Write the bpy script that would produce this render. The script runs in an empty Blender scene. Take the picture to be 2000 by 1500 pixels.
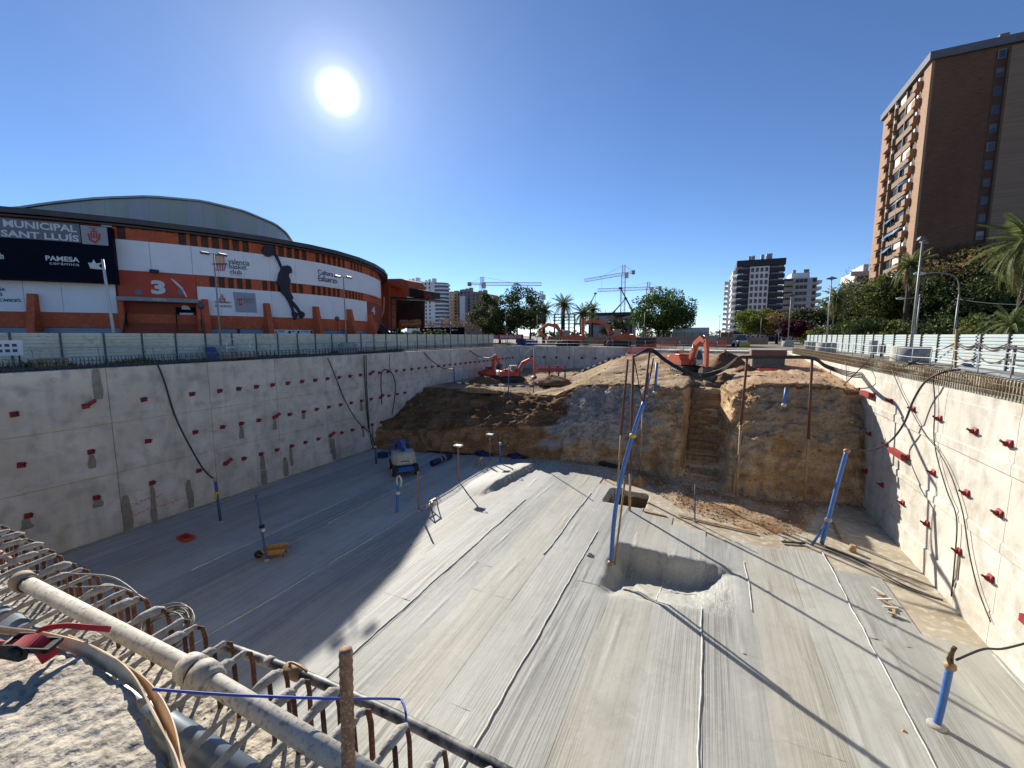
import bpy, math, random
import numpy as np
from mathutils import Vector, Matrix, noise as mnoise
random.seed(7); RNG = np.random.default_rng(7)
R = math.radians
SC = bpy.context.scene
COL = SC.collection

# ------------------------------------------------------------------ camera
F_PX, HOR, VPX = 820.0, 655.0, 1385.0          # measured on the 2000 x 1500 photograph
PITCH = math.atan((750 - HOR) / F_PX)
PSI = math.atan((VPX - 1000) * math.cos(PITCH) / F_PX)
CAM = Vector((0, 0, 2.0))
FW = Vector((-math.sin(PSI) * math.cos(PITCH), math.cos(PSI) * math.cos(PITCH), -math.sin(PITCH)))
RT = Vector((math.cos(PSI), math.sin(PSI), 0))
UP = RT.cross(FW)
cd = bpy.data.cameras.new('camera'); cam = bpy.data.objects.new('camera', cd); COL.objects.link(cam)
cam.matrix_world = Matrix(((RT.x, UP.x, -FW.x, CAM.x), (RT.y, UP.y, -FW.y, CAM.y), (RT.z, UP.z, -FW.z, CAM.z), (0, 0, 0, 1)))
cd.sensor_width = 36; cd.lens = 36 * F_PX / 2000; cd.clip_start = 0.05; cd.clip_end = 6000
SC.camera = cam
def ray(x, y): return (FW * F_PX + RT * (x - 1000) + UP * (750 - y)).normalized()
def atz(x, y, z): d = ray(x, y); return CAM + d * ((z - CAM.z) / d.z)
def atx(x, y, X): d = ray(x, y); return CAM + d * ((X - CAM.x) / d.x)
def aty(x, y, Y): d = ray(x, y); return CAM + d * ((Y - CAM.y) / d.y)
def atd(x, y, D): d = ray(x, y); return CAM + d * (D / d.dot(FW))
def like(x, y, p): return atd(x, y, (Vector(p) - CAM).dot(FW))

# ------------------------------------------------------------------ light
SUN = ray(660, 180)
EL = math.asin(SUN.z); AZ = math.atan2(SUN.x, SUN.y)
W = bpy.data.worlds.new('World'); SC.world = W; W.use_nodes = True
wn, wl = W.node_tree.nodes, W.node_tree.links
wn.clear()
sky = wn.new('ShaderNodeTexSky'); sky.sky_type = 'NISHITA'; sky.sun_disc = False
sky.sun_elevation = EL; sky.sun_rotation = AZ
sky.altitude = 0; sky.air_density = 0.72; sky.dust_density = 0.0; sky.ozone_density = 5.0
bg = wn.new('ShaderNodeBackground'); bg.inputs['Strength'].default_value = 0.09
# the sun's own disc and its narrow aureole, seen in the sky
tc = wn.new('ShaderNodeTexCoord'); dt = wn.new('ShaderNodeVectorMath'); dt.operation = 'DOT_PRODUCT'
dt.inputs[1].default_value = SUN
wl.new(tc.outputs['Generated'], dt.inputs[0])
ac = wn.new('ShaderNodeMath'); ac.operation = 'ARCCOSINE'; wl.new(dt.outputs['Value'], ac.inputs[0])
rm = wn.new('ShaderNodeValToRGB'); wl.new(ac.outputs[0], rm.inputs['Fac'])
cr = rm.color_ramp; cr.interpolation = 'LINEAR'
cr.elements[0].position = 0.014; cr.elements[0].color = (60, 60, 58, 1)
cr.elements[1].position = 0.62; cr.elements[1].color = (0, 0, 0, 1)
for p, c in ((0.024, (14, 14, 14)), (0.030, (6.2, 6.2, 6.1)), (0.042, (3.6, 3.6, 3.6)), (0.065, (2.3, 2.35, 2.35)), (0.105, (1.5, 1.55, 1.5)), (0.17, (.95, .98, .95)), (0.27, (.5, .52, .5)), (0.40, (.2, .21, .2))):
    e = cr.elements.new(p); e.color = (*c, 1)
ad = wn.new('ShaderNodeMix'); ad.data_type = 'RGBA'; ad.blend_type = 'ADD'; ad.inputs['Factor'].default_value = 1
hs_ = wn.new('ShaderNodeHueSaturation'); hs_.inputs['Saturation'].default_value = 1.02; hs_.inputs['Hue'].default_value = .503; wl.new(sky.outputs['Color'], hs_.inputs['Color']); wl.new(hs_.outputs['Color'], ad.inputs['A']); wl.new(rm.outputs['Color'], ad.inputs['B'])
wl.new(ad.outputs['Result'], bg.inputs['Color'])
wo = wn.new('ShaderNodeOutputWorld'); wl.new(bg.outputs[0], wo.inputs['Surface'])
sl = bpy.data.lights.new('sun', 'SUN'); sl.energy = 4.9; sl.angle = R(0.53); sl.color = (1.0, 0.94, 0.84)
so = bpy.data.objects.new('sun', sl); COL.objects.link(so); so.location = (-60, 60, 60)
so.rotation_euler = (-SUN).to_track_quat('-Z', 'Y').to_euler()
SC.view_settings.view_transform = 'Standard'; SC.view_settings.look = 'None'
SC.view_settings.exposure = 0.74; SC.view_settings.gamma = 1.0; SC.view_settings.use_curve_mapping = False

# ------------------------------------------------------------------ materials
def lin(c):
    return tuple(((v / 12.92) if v <= .04045 else ((v + .055) / 1.055) ** 2.4) for v in (x / 255 for x in c))
MATS = {}
def mat(name, c1, c2=None, scale=3.0, rough=.8, bump=0.0, bscale=None, metal=0.0, stretch=(1, 1, 1), detail=4.0, lo=.35, hi=.65, c3=None, spec=.5, obj=False, bdist=.02, alpha=1.0):
    """Principled material; colours are 8-bit sRGB of the material itself; noise mixes c1/c2 (and a finer c3)."""
    if name in MATS: return MATS[name]
    m = bpy.data.materials.new(name); m.use_nodes = True
    n, l = m.node_tree.nodes, m.node_tree.links
    b = n['Principled BSDF']; b.inputs['Roughness'].default_value = rough; b.inputs['Metallic'].default_value = metal
    b.inputs['Specular IOR Level'].default_value = spec
    b.inputs['Alpha'].default_value = alpha
    a = lin(c1); b.inputs['Base Color'].default_value = (*a, 1)
    m.diffuse_color = (*a, 1)
    vec = None
    if c2 is not None or bump:
        if obj:
            g = n.new('ShaderNodeTexCoord'); o = g.outputs['Object']
        else:
            g = n.new('ShaderNodeNewGeometry'); o = g.outputs['Position']
        mp = n.new('ShaderNodeMapping'); mp.inputs['Scale'].default_value = stretch; l.new(o, mp.inputs['Vector']); vec = mp.outputs['Vector']
    if c2 is not None:
        t = n.new('ShaderNodeTexNoise'); t.inputs['Scale'].default_value = scale; t.inputs['Detail'].default_value = detail; t.inputs['Roughness'].default_value = .62
        l.new(vec, t.inputs['Vector'])
        r = n.new('ShaderNodeValToRGB'); r.color_ramp.elements[0].position = lo; r.color_ramp.elements[1].position = hi
        r.color_ramp.elements[0].color = (*a, 1); r.color_ramp.elements[1].color = (*lin(c2), 1)
        l.new(t.outputs['Fac'], r.inputs['Fac']); out = r.outputs['Color']
        if c3 is not None:
            t3 = n.new('ShaderNodeTexNoise'); t3.inputs['Scale'].default_value = scale * 6.3; t3.inputs['Detail'].default_value = 3; l.new(vec, t3.inputs['Vector'])
            r3 = n.new('ShaderNodeValToRGB'); r3.color_ramp.elements[0].position = .52; r3.color_ramp.elements[1].position = .68
            r3.color_ramp.elements[0].color = (0, 0, 0, 1); r3.color_ramp.elements[1].color = (1, 1, 1, 1); l.new(t3.outputs['Fac'], r3.inputs['Fac'])
            mx = n.new('ShaderNodeMix'); mx.data_type = 'RGBA'; l.new(r3.outputs['Color'], mx.inputs['Factor']); l.new(out, mx.inputs['A']); mx.inputs['B'].default_value = (*lin(c3), 1)
            out = mx.outputs['Result']
        l.new(out, b.inputs['Base Color'])
    if bump:
        tb = n.new('ShaderNodeTexNoise'); tb.inputs['Scale'].default_value = bscale or scale * 4; tb.inputs['Detail'].default_value = 6; l.new(vec, tb.inputs['Vector'])
        bp = n.new('ShaderNodeBump'); bp.inputs['Strength'].default_value = bump; bp.inputs['Distance'].default_value = bdist
        l.new(tb.outputs['Fac'], bp.inputs['Height']); l.new(bp.outputs['Normal'], b.inputs['Normal'])
    MATS[name] = m
    return m

# ------------------------------------------------------------------ mesh helper
ORG = {}
def setp(o, label=None, cat=None, group=None, kind=None):
    if label: o['label'] = label
    if cat: o['category'] = cat
    if group: o['group'] = group
    if kind: o['kind'] = kind
    return o
def thing(name, label, cat, loc=(0, 0, 0), group=None, kind=None):
    o = bpy.data.objects.new(name, None); COL.objects.link(o); o.empty_display_size = .3
    o.location = loc; ORG[o.name] = Vector(loc)
    return setp(o, label, cat, group, kind)
def basis(d):
    d = d.normalized(); a = Vector((0, 0, 1)) if abs(d.z) < .9 else Vector((1, 0, 0))
    u = d.cross(a).normalized(); return u, d.cross(u).normalized()
class MB:
    def __init__(s): s.v = []; s.f = []; s.mi = []; s.cur = 0; s.sm = []; s.smooth = False
    def face(s, idx): s.f.append(tuple(idx)); s.mi.append(s.cur); s.sm.append(s.smooth)
    def add(s, vs, fs):
        b = len(s.v); s.v += [tuple(v) for v in vs]
        for f in fs: s.face([b + i for i in f])
        return s
    def box(s, c, h, M=None):
        """centre, half sizes, optional 3x3 matrix"""
        vs = []
        for i in range(8):
            p = Vector((h[0] * (1 if i & 1 else -1), h[1] * (1 if i & 2 else -1), h[2] * (1 if i & 4 else -1)))
            if M: p = M @ p
            vs.append(Vector(c) + p)
        return s.add(vs, [(0, 2, 3, 1), (4, 5, 7, 6), (0, 1, 5, 4), (2, 6, 7, 3), (0, 4, 6, 2), (1, 3, 7, 5)])
    def bb(s, x0, x1, y0, y1, z0, z1):
        return s.box(((x0 + x1) / 2, (y0 + y1) / 2, (z0 + z1) / 2), (abs(x1 - x0) / 2, abs(y1 - y0) / 2, abs(z1 - z0) / 2))
    def bevbox(s, x0, x1, y0, y1, z0, z1, b):
        """box with chamfered vertical and horizontal edges (cheap)"""
        xs = (x0, x1); ys = (y0, y1); rings = []
        for z, i in ((z0, b), (z0 + b, 0), (z1 - b, 0), (z1, b)):
            rings.append([(x0 + i + b, y0 + i, z), (x1 - i - b, y0 + i, z), (x1 - i, y0 + i + b, z), (x1 - i, y1 - i - b, z), (x1 - i - b, y1 - i, z), (x0 + i + b, y1 - i, z), (x0 + i, y1 - i - b, z), (x0 + i, y0 + i + b, z)])
        return s.loft(rings, cap=True)
    def loft(s, rings, cap=True, closed=True):
        b = len(s.v); n = len(rings[0])
        for r in rings: s.v += [tuple(p) for p in r]
        for k in range(len(rings) - 1):
            for i in range(n if closed else n - 1):
                j = (i + 1) % n; s.face((b + k * n + i, b + k * n + j, b + (k + 1) * n + j, b + (k + 1) * n + i))
        if cap and closed:
            s.face([b + i for i in range(n)][::-1]); s.face([b + (len(rings) - 1) * n + i for i in range(n)])
        return s
    def tube(s, pts, r, n=8, cap=True, smooth=True):
        pts = [Vector(p) for p in pts]; rr = r if isinstance(r, (list, tuple)) else [r] * len(pts)
        rings = []; u = None
        for i, p in enumerate(pts):
            d = (pts[min(i + 1, len(pts) - 1)] - pts[max(i - 1, 0)])
            if d.length < 1e-9: d = Vector((0, 0, 1))
            d.normalize()
            if u is None: u, w = basis(d)
            else:
                u = (u - d * u.dot(d)); u = basis(d)[0] if u.length < 1e-6 else u.normalized(); w = d.cross(u)
            rings.append([p + (u * math.cos(2 * math.pi * k / n) + w * math.sin(2 * math.pi * k / n)) * rr[i] for k in range(n)])
        o = s.smooth; s.smooth = smooth and n > 4; s.loft(rings, cap); s.smooth = o
        return s
    def bar(s, a, b, w, h=None):
        """square-section bar"""
        a, b = Vector(a), Vector(b); u, v = basis(b - a); h = h or w
        return s.loft([[p + u * w / 2 * i + v * h / 2 * j for i, j in ((-1, -1), (1, -1), (1, 1), (-1, 1))] for p in (a, b)])
    def lathe(s, prof, c=(0, 0, 0), n=16, axis='z', smooth=True):
        rings = []
        for r, h in prof:
            ring = []
            for k in range(n):
                a = 2 * math.pi * k / n; x, y = r * math.cos(a), r * math.sin(a)
                p = (x, y, h) if axis == 'z' else ((h, x, y) if axis == 'x' else (y, h, x))
                ring.append((p[0] + c[0], p[1] + c[1], p[2] + c[2]))
            rings.append(ring)
        o = s.smooth; s.smooth = smooth; s.loft(rings); s.smooth = o
        return s
    def prism(s, poly, d):
        """polygon (list of 3-D points) extruded by vector d"""
        d = Vector(d); return s.loft([[Vector(p) for p in poly], [Vector(p) + d for p in poly]])
    def build(s, name, mats, parent=None, label=None, cat=None, group=None, kind=None, world=True):
        me = bpy.data.meshes.new(name)
        off = ORG.get(parent.name, Vector()) if (parent and world) else Vector()
        me.from_pydata([(v[0] - off.x, v[1] - off.y, v[2] - off.z) for v in s.v], [], s.f)
        for m in (mats if isinstance(mats, (list, tuple)) else [mats]): me.materials.append(m)
        me.polygons.foreach_set('material_index', s.mi)
        me.polygons.foreach_set('use_smooth', s.sm)
        me.update()
        return link(name, me, parent, label, cat, group, kind, off)
def link(name, me, parent=None, label=None, cat=None, group=None, kind=None, off=None):
    o = bpy.data.objects.new(name, me); COL.objects.link(o)
    if parent: o.parent = parent
    ORG[o.name] = off if off is not None else (ORG.get(parent.name, Vector()) if parent else Vector())
    return setp(o, label, cat, group, kind)
def fixn(o):
    import bmesh
    bm = bmesh.new(); bm.from_mesh(o.data); bmesh.ops.recalc_face_normals(bm, faces=bm.faces); bm.to_mesh(o.data); bm.free(); return o
def dup(o, parent=None, **kw):
    c = o.copy(); COL.objects.link(c); ORG[c.name] = ORG.get(o.name, Vector())
    if parent: c.parent = parent
    for ch in o.children: dup(ch, c)
    return setp(c, **kw)
def nz(p, s=1.0): return mnoise.noise(Vector(p) * s)
def fnz(p, s=1.0, o=4): return mnoise.fractal(Vector(p) * s, 1.0, 2.0, o)
def lerp(a, b, t): return a + (b - a) * t
def interp(x, xs, ys): return float(np.interp(x, xs, ys))
def arc(a, b, sag, n=12):
    """hanging cable between a and b"""
    a, b = Vector(a), Vector(b)
    return [a.lerp(b, t) - Vector((0, 0, 4 * sag * t * (1 - t))) for t in (i / n for i in range(n + 1))]
def spline(pts, n=8):
    P = [Vector(p) for p in pts]; out = []
    for i in range(len(P) - 1):
        p0, p1, p2, p3 = P[max(i - 1, 0)], P[i], P[i + 1], P[min(i + 2, len(P) - 1)]
        for k in range(n):
            t = k / n
            out.append(.5 * ((2 * p1) + (p2 - p0) * t + (2 * p0 - 5 * p1 + 4 * p2 - p3) * t * t + (3 * p1 - p0 - 3 * p2 + p3) * t ** 3))
    out.append(P[-1]); return out
# ================================================================== SETTING
XL, XR, YN, YF, ZB = -28.2, 9.2, 1.03, 64.0, -8.5
M_ground = mat('packed_dirt', (128, 118, 104), (96, 88, 77), scale=.35, rough=.95, bump=.4, bscale=6, c3=(152, 142, 126))
M_conc = None
def wall_material(name, base, dark, rust, light, axis):
    """cast concrete with pours, vertical run-off streaks and rust tints"""
    m = bpy.data.materials.new(name); m.use_nodes = True; n, l = m.node_tree.nodes, m.node_tree.links
    b = n['Principled BSDF']; b.inputs['Roughness'].default_value = .9; b.inputs['Specular IOR Level'].default_value = .25
    g = n.new('ShaderNodeNewGeometry')
    def noise(scale, stretch, detail=5, dist=0.0):
        mp = n.new('ShaderNodeMapping'); mp.inputs['Scale'].default_value = stretch; l.new(g.outputs['Position'], mp.inputs['Vector'])
        t = n.new('ShaderNodeTexNoise'); t.inputs['Scale'].default_value = scale; t.inputs['Detail'].default_value = detail; t.inputs['Distortion'].default_value = dist
        l.new(mp.outputs[0], t.inputs['Vector']); return t.outputs['Fac']
    def ramp(f, a, c):
        r = n.new('ShaderNodeMapRange'); r.inputs['From Min'].default_value = a; r.inputs['From Max'].default_value = c; l.new(f, r.inputs['Value']); return r.outputs['Result']
    def mix(f, A, B):
        x = n.new('ShaderNodeMix'); x.data_type = 'RGBA'; l.new(f, x.inputs['Factor'])
        if isinstance(A, tuple): x.inputs['A'].default_value = (*lin(A), 1)
        else: l.new(A, x.inputs['A'])
        x.inputs['B'].default_value = (*lin(B), 1); return x.outputs['Result']
    def scaled(f, k):
        x = n.new('ShaderNodeMath'); x.operation = 'MULTIPLY'; l.new(f, x.inputs[0]); x.inputs[1].default_value = k; return x.outputs[0]
    c = mix(ramp(noise(.45, (1, 1, 1), 7), .42, .64), base, light)
    c = mix(scaled(ramp(noise(1.6, (1, 1, .8), 8), .48, .70), .5), c, dark)
    c = mix(scaled(ramp(noise(.8, (1, 1, .12), 6), .54, .72), .5), c, dark)
    c = mix(scaled(ramp(noise(.5, (1, 1, 2.2), 6, .6), .58, .76), .5), c, dark)
    c = mix(scaled(ramp(noise(.6, (1.3, 1.3, .35), 5), .60, .78), .55), c, rust)
    c = mix(scaled(ramp(noise(9, (1, 1, 1), 3), .62, .72), .35), c, dark)
    l.new(c, b.inputs['Base Color'])
    bp = n.new('ShaderNodeBump'); bp.inputs['Strength'].default_value = .55; bp.inputs['Distance'].default_value = .03
    l.new(noise(5, (1, 1, 1), 8), bp.inputs['Height']); l.new(bp.outputs[0], b.inputs['Normal'])
    MATS[name] = m; return m
M_wall = wall_material('cast_concrete', (193, 186, 172), (140, 135, 124), (184, 158, 124), (210, 204, 191), 'x')
M_floorc = mat('blinding_concrete', (178, 168, 148), (150, 136, 112), scale=.5, rough=.9, bump=.3, bscale=8, c3=(190, 182, 166))
M_dark = mat('black_plastic', (22, 22, 24), (34, 34, 36), scale=6, rough=.55)
M_cable = mat('cable_rubber', (26, 26, 28), (52, 50, 48), scale=4, rough=.6)
M_rust = mat('rusty_steel', (104, 62, 40), (62, 42, 33), scale=14, rough=.85, bump=.5, bscale=60, bdist=.004, c3=(134, 86, 58))
M_rustd = mat('rusty_steel_bars', (132, 110, 80), (84, 72, 58), scale=5, rough=.9, c3=(176, 156, 116))
M_red = mat('red_painted_steel', (158, 24, 32), (118, 22, 26), scale=5, rough=.6, c3=(96, 42, 34))
M_black = mat('black_steel', (34, 33, 33), (58, 54, 50), scale=9, rough=.6)
M_wet = mat('wet_concrete', (138, 130, 116), (118, 110, 97), scale=2.5, rough=.7, c3=(150, 143, 130))
M_yellow = mat('yellow_plastic', (206, 176, 48), (176, 150, 44), scale=6, rough=.6)

# ---- ground: one sheet with the opening of the excavation
g = MB(); B = 3000
x0, x1, y0, y1 = XL - .55, XR + .55, YN - 3.2, YF + .55
xs = [-B, x0, x1, B]; ys = [-B, y0, y1, B]
vs = [(x, y, 0) for y in ys for x in xs]
fs = [(j * 4 + i, j * 4 + i + 1, (j + 1) * 4 + i + 1, (j + 1) * 4 + i) for j in range(3) for i in range(3) if not (i == 1 and j == 1)]
g.add(vs, fs); g.build('ground', M_ground, kind='structure')

# ---- pit floor slab with two sumps
def sump(cx, cy, hx, hy, depth, soft):
    def f(x, y):
        dx = max(abs(x - cx) - hx, 0); dy = max(abs(y - cy) - hy, 0); d = math.hypot(dx, dy)
        return depth * (1 - min(d / soft, 1)) ** 1.4
    return f
def sumpA(x, y):                                        # the one lined with fabric: steep at the back and left, gently sloped in front
    w = .16 * nz((x * 1.1, y * 1.1, 8)) + .06 * nz((x * 4, y * 4, 2))
    l_, r_, f_, b_ = (x + 3.85 + w) / .8, (1.9 - x + w) / 2.3, (y - 16.6 - .12 * x + w) / 3.3, (20.75 - .06 * (x + 3.7) + w - y) / .38
    def s(t): t = min(max(t, 0), 1); return t * t * (3 - 2 * t)
    return 1.2 * s(l_) * s(r_) * min(max(f_, 0), 1) ** .85 * s(b_)
sumpB = sump(-4.35, 27.0, 1.0, 1.0, 2.2, .32)          # the deeper one by the earth face
def shadow_lip(x, y):                                        # fabric lip shaped to cast a dark shadow strip by the earth face
    d = (x + 12.75) - .14 * (y - 26.5) + .10 * nz((y * 1.3, 0, 3)); e = min(max((y - 23.2) / 2.0, 0), 1) * min(max((31.2 - y) / 1.0, 0), 1)
    return .36 * e * (math.exp(-(d / 1.8) ** 2) if d < 0 else max(0, 1 - d / .10))
def zfloor(x, y): return ZB - sumpA(x, y) - sumpB(x, y) + shadow_lip(x, y) 
def grid_sheet(xs, ys, zf):
    m = MB(); nx = len(xs); m.smooth = True
    m.v = [(x, y, zf(x, y)) for y in ys for x in xs]
    for j in range(len(ys) - 1):
        for i in range(nx - 1): m.face((j * nx + i, j * nx + i + 1, (j + 1) * nx + i + 1, (j + 1) * nx + i))
    return m
gx = sorted(set(np.round(np.concatenate([np.arange(XL - .3, XR + .4, .35), np.arange(-6.4, 2.6, .09)]), 3))); gy = sorted(set(np.round(np.concatenate([np.arange(YN - .3, 40, .35), np.arange(16, 29, .09)]), 3)))
floor = grid_sheet(gx, gy, lambda x, y: zfloor(x, y) - .035 - (.35 if sumpA(x, y) > .01 else 0)).build('pit_floor', M_floorc, kind='structure')

M_pitsoil = mat('sump_earth', (126, 98, 66), (96, 72, 48), scale=3, rough=.97, bump=.8, bscale=9, bdist=.06)
grid_sheet(np.arange(-5.66, -3.02, .055), np.arange(25.7, 28.32, .055), lambda x, y: zfloor(x, y) + (.02 if sumpB(x, y) > .25 else -.3) + .05 * nz((x * 3, y * 3, 0))).build('sump_lining', M_pitsoil, floor)
# ---- fabric rolled out in strips over the floor
def fabric_material(name, base, stripe, tint):
    m = bpy.data.materials.new(name); m.use_nodes = True; n, l = m.node_tree.nodes, m.node_tree.links
    b = n['Principled BSDF']; b.inputs['Roughness'].default_value = .68; b.inputs['Specular IOR Level'].default_value = .4
    g = n.new('ShaderNodeNewGeometry')
    def noise(sc, st, det=4):
        mp = n.new('ShaderNodeMapping'); mp.inputs['Scale'].default_value = st; l.new(g.outputs['Position'], mp.inputs['Vector'])
        t = n.new('ShaderNodeTexNoise'); t.inputs['Scale'].default_value = sc; t.inputs['Detail'].default_value = det; t.inputs['Roughness'].default_value = .7; l.new(mp.outputs[0], t.inputs['Vector']); return t.outputs['Fac']
    def rmp(f, a, c, k=1):
        r = n.new('ShaderNodeMapRange'); r.inputs['From Min'].default_value = a; r.inputs['From Max'].default_value = c; r.inputs['To Max'].default_value = k; l.new(f, r.inputs['Value']); return r.outputs['Result']
    def mix(f, A, B):
        x = n.new('ShaderNodeMix'); x.data_type = 'RGBA'; l.new(f, x.inputs['Factor'])
        if isinstance(A, tuple): x.inputs['A'].default_value = (*lin(A), 1)
        else: l.new(A, x.inputs['A'])
        x.inputs['B'].default_value = (*lin(B), 1); return x.outputs['Result']
    c = mix(rmp(noise(.5, (1, .5, 1)), .4, .65, .8), base, tint)
    c = mix(rmp(noise(2.6, (1, .012, 1), 5), .52, .70, .22), c, stripe)
    mk = rmp(noise(.35, (1, .25, 1), 2), .40, .58, .85); fs_ = rmp(noise(30, (1, .003, 1), 1), .48, .56, 1); mm_ = n.new('ShaderNodeMath'); mm_.operation = 'MULTIPLY'; l.new(mk, mm_.inputs[0]); l.new(fs_, mm_.inputs[1])
    c = mix(mm_.outputs[0], c, stripe)
    c = mix(rmp(noise(14, (1, .008, 1), 3), .50, .66, .4), c, stripe)
    c = mix(rmp(noise(1.1, (1, .02, 1), 2), .62, .74, .25), c, (164, 160, 146))
    c = mix(rmp(noise(3, (1, 1, 1), 6), .55, .75, .35), c, (190, 190, 182))
    c = mix(rmp(noise(.9, (1, 1, 1), 7), .52, .72, .45), c, (134, 131, 122))
    l.new(c, b.inputs['Base Color'])
    bp = n.new('ShaderNodeBump'); bp.inputs['Strength'].default_value = .45; bp.inputs['Distance'].default_value = .035
    l.new(noise(2.6, (1, .8, 1), 7), bp.inputs['Height']); l.new(bp.outputs[0], b.inputs['Normal'])
    MATS[name] = m; return m
M_fab = [fabric_material('geotextile_pale', (168, 168, 160), (138, 137, 129), (180, 180, 172)),
         fabric_material('geotextile_grey', (156, 156, 150), (120, 120, 114), (168, 168, 162)),
         fabric_material('geotextile_warm', (166, 164, 152), (132, 128, 115), (176, 174, 164))]
M_seam = mat('seam_weld', (214, 214, 208), (190, 190, 184), scale=4, rough=.7)
random.seed(11)
strip_n = 0
pitch = 1.74
def ysteps(a, b):
    out = []; y = a
    while y < b - .05:
        out.append(y); y += .16 if (16 < y < 30) else .3
    return out + [b]
yend_of = lambda x: interp(x, [-28, -24, -16, -11, -6.8, -2.4, -1, 2, 5.6, 7.2, 9.2], [29.0, 29.8, 31.6, 31.4, 30.0, 25.2, 24.6, 23.3, 24.2, 22.6, 18.2])
for k in range(-16, 6):
    xa = .26 + pitch * k; xb = xa + pitch + .09
    if xb > XR: xb = XR - .06
    if xa < XL: xa = XL + .35
    cuts = [YN + .02] + sorted(random.uniform(5, 21) for _ in range(random.choice((1, 1, 2)))) + [min(yend_of(xa), yend_of(xb)) if xa > -3 else yend_of((xa + xb) / 2)]
    for c in range(len(cuts) - 1):
        ya, yb = cuts[c], cuts[c + 1] + (.12 if c < len(cuts) - 2 else 0)
        if yb - ya < .4: continue
        lift = .004 + .005 * (k % 2) + .003 * (c % 2); ph = random.uniform(0, 99)
        wr = [(random.uniform(xa + .2, xb - .2), random.uniform(ya, yb), random.uniform(.6, 2.2), random.uniform(-.08, .08)) for _ in range(3)]
        hole = xa < -3.0 and xb > -6.2
        def zf(x, y):
            e = min(x - xa, xb - x)
            z = zfloor(x, y) + lift + .012 * nz((x * 1.2 + ph, y * .5, 0)) + .006 * max(0, nz((x * 4 + ph, y * .35, 3))) 
            sa = sumpA(x, y)
            if sa > .02: z += min(1, sa * 4) * (.13 * abs(nz((x * 2.1 + y * 1.2, y * .9, 2))) + .03 * abs(nz((x * 3.5 - y * 2, y * 2, 5))))
            for wx, wy, wl_, sl_ in wr:
                t = (y - wy) / wl_
                if abs(t) < 1:
                    d = (x - wx - sl_ * (y - wy)) / .035; z += .035 * math.exp(-d * d) * (1 - t * t)
            return z
        nx = 26 if 8 > xa > -12 else 12
        m = grid_sheet(np.linspace(xa, xb, nx), ysteps(ya, yb), zf)
        if xa < -3.2 and xb > -5.4 and yb > 26:   # cut away over the deep sump
            keep = [i for i, f in enumerate(m.f) if not any(abs(m.v[q][0] + 4.35) < 1.0 and abs(m.v[q][1] - 27.0) < 1.05 for q in f)]
            m.f = [m.f[i] for i in keep]; m.mi = [m.mi[i] for i in keep]; m.sm = [m.sm[i] for i in keep]
        m.build('fabric_strip', M_fab[(k * 7 + c * 3 + 100) % 3], floor)
# raised welded seams that show as pale lines
for X, ya, yb in ((5.5, 9, 24.0), (.26, 7, 17.2), (-4.96, 5, 21.5), (-6.7, 18, 27), (-10.2, 5, 24), (-15.4, 6, 12.5), (2.0, 17.4, 21.5), (-1.48, 17.0, 20.2), (-15.4, 13, 29), (-20.6, 10, 20), (-18.9, 16, 26)):
    m = MB(); pts = []
    y = ya
    while y < yb:
        pts.append((X + .07 * nz((y * .6, X, 1)) + .03 * nz((y * 2.3, X, 4)) + .02, y, zfloor(X, y) + .035)); y += .22
    m.tube(pts, [.022 + .012 * nz((p[1] * 2, 0, X)) for p in pts], n=5); m.build('welded_seam', M_seam, floor)
# ================================================================== RETAINING WALLS
def panel(y0, y1, side, x, ztop):
    """one cast panel: s = +1 when the pit lies on its +X side; ledges where the pours met"""
    prof = [(-.6, ZB - .4), (.05, ZB - .4), (.05, -7.45), (0, -7.40), (0, -5.28), (.05, -5.22), (.055, -4.92), (.0, -4.86), (0, -2.62), (.05, -2.56), (.055, -2.22), (0, -2.16), (0, -.62), (-.02, -.60), (-.02, ztop), (-.6, ztop)]
    m = MB(); n = max(2, int((y1 - y0) / .8)); rings = []
    for i in range(n + 1):
        y = lerp(y0, y1, i / n)
        rings.append([(x + side * (o + (.02 * nz((y * .6, z * .7, x)) if -.1 < o else 0)), y, z) for o, z in prof])
    m.loft(rings); return m
def stain(m, x, side, y, z0, length, w, seed):
    pts = []; n = 7
    for i in range(n + 1):
        t = i / n; ww = w * (.45 + .55 * t ** .6) * (1 if t < .93 else .75) * (1 + .3 * nz((t * 3, seed, 0)))
        pts.append((y - ww / 2 + .06 * nz((t * 2, seed, 5)), y + ww / 2 + .05 * nz((t * 2, seed, 9)), z0 - length * t))
    b = len(m.v)
    for a, c, z in pts:
        e = .082 if z < -7.38 else .034
        m.v += [(x + side * e, a, z), (x + side * e, c, z)]
    for i in range(n): m.face((b + 2 * i, b + 2 * i + 1, b + 2 * i + 3, b + 2 * i + 2))
def ring_anchor(name, loc, side, scale=1, long=False, parent=None):
    o = link(name, None, parent) if False else bpy.data.objects.new(name, proto_plate); COL.objects.link(o); o.parent = parent
    off = ORG[parent.name]; o.location = Vector(loc) - off; o.rotation_euler = (0, 0, 0 if side > 0 else math.pi)
    o.scale = (scale,) * 3
    s = bpy.data.objects.new('tendon_stub', proto_stub); COL.objects.link(s); s.parent = o
    return o
mp = MB()
mp.prism([(0, -.17, -.17), (.03, -.17, -.17), (.17, -.17, -.13), (.05, -.17, .17), (0, -.17, .17)], (0, .34, 0))
mp.lathe([(.0, .06), (.10, .06), (.10, .2), (.07, .22), (.0, .22)], n=10, axis='x')
_o = mp.build('anchor_head', M_red); proto_plate = _o.data; bpy.data.objects.remove(_o)
ms = MB()
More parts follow.
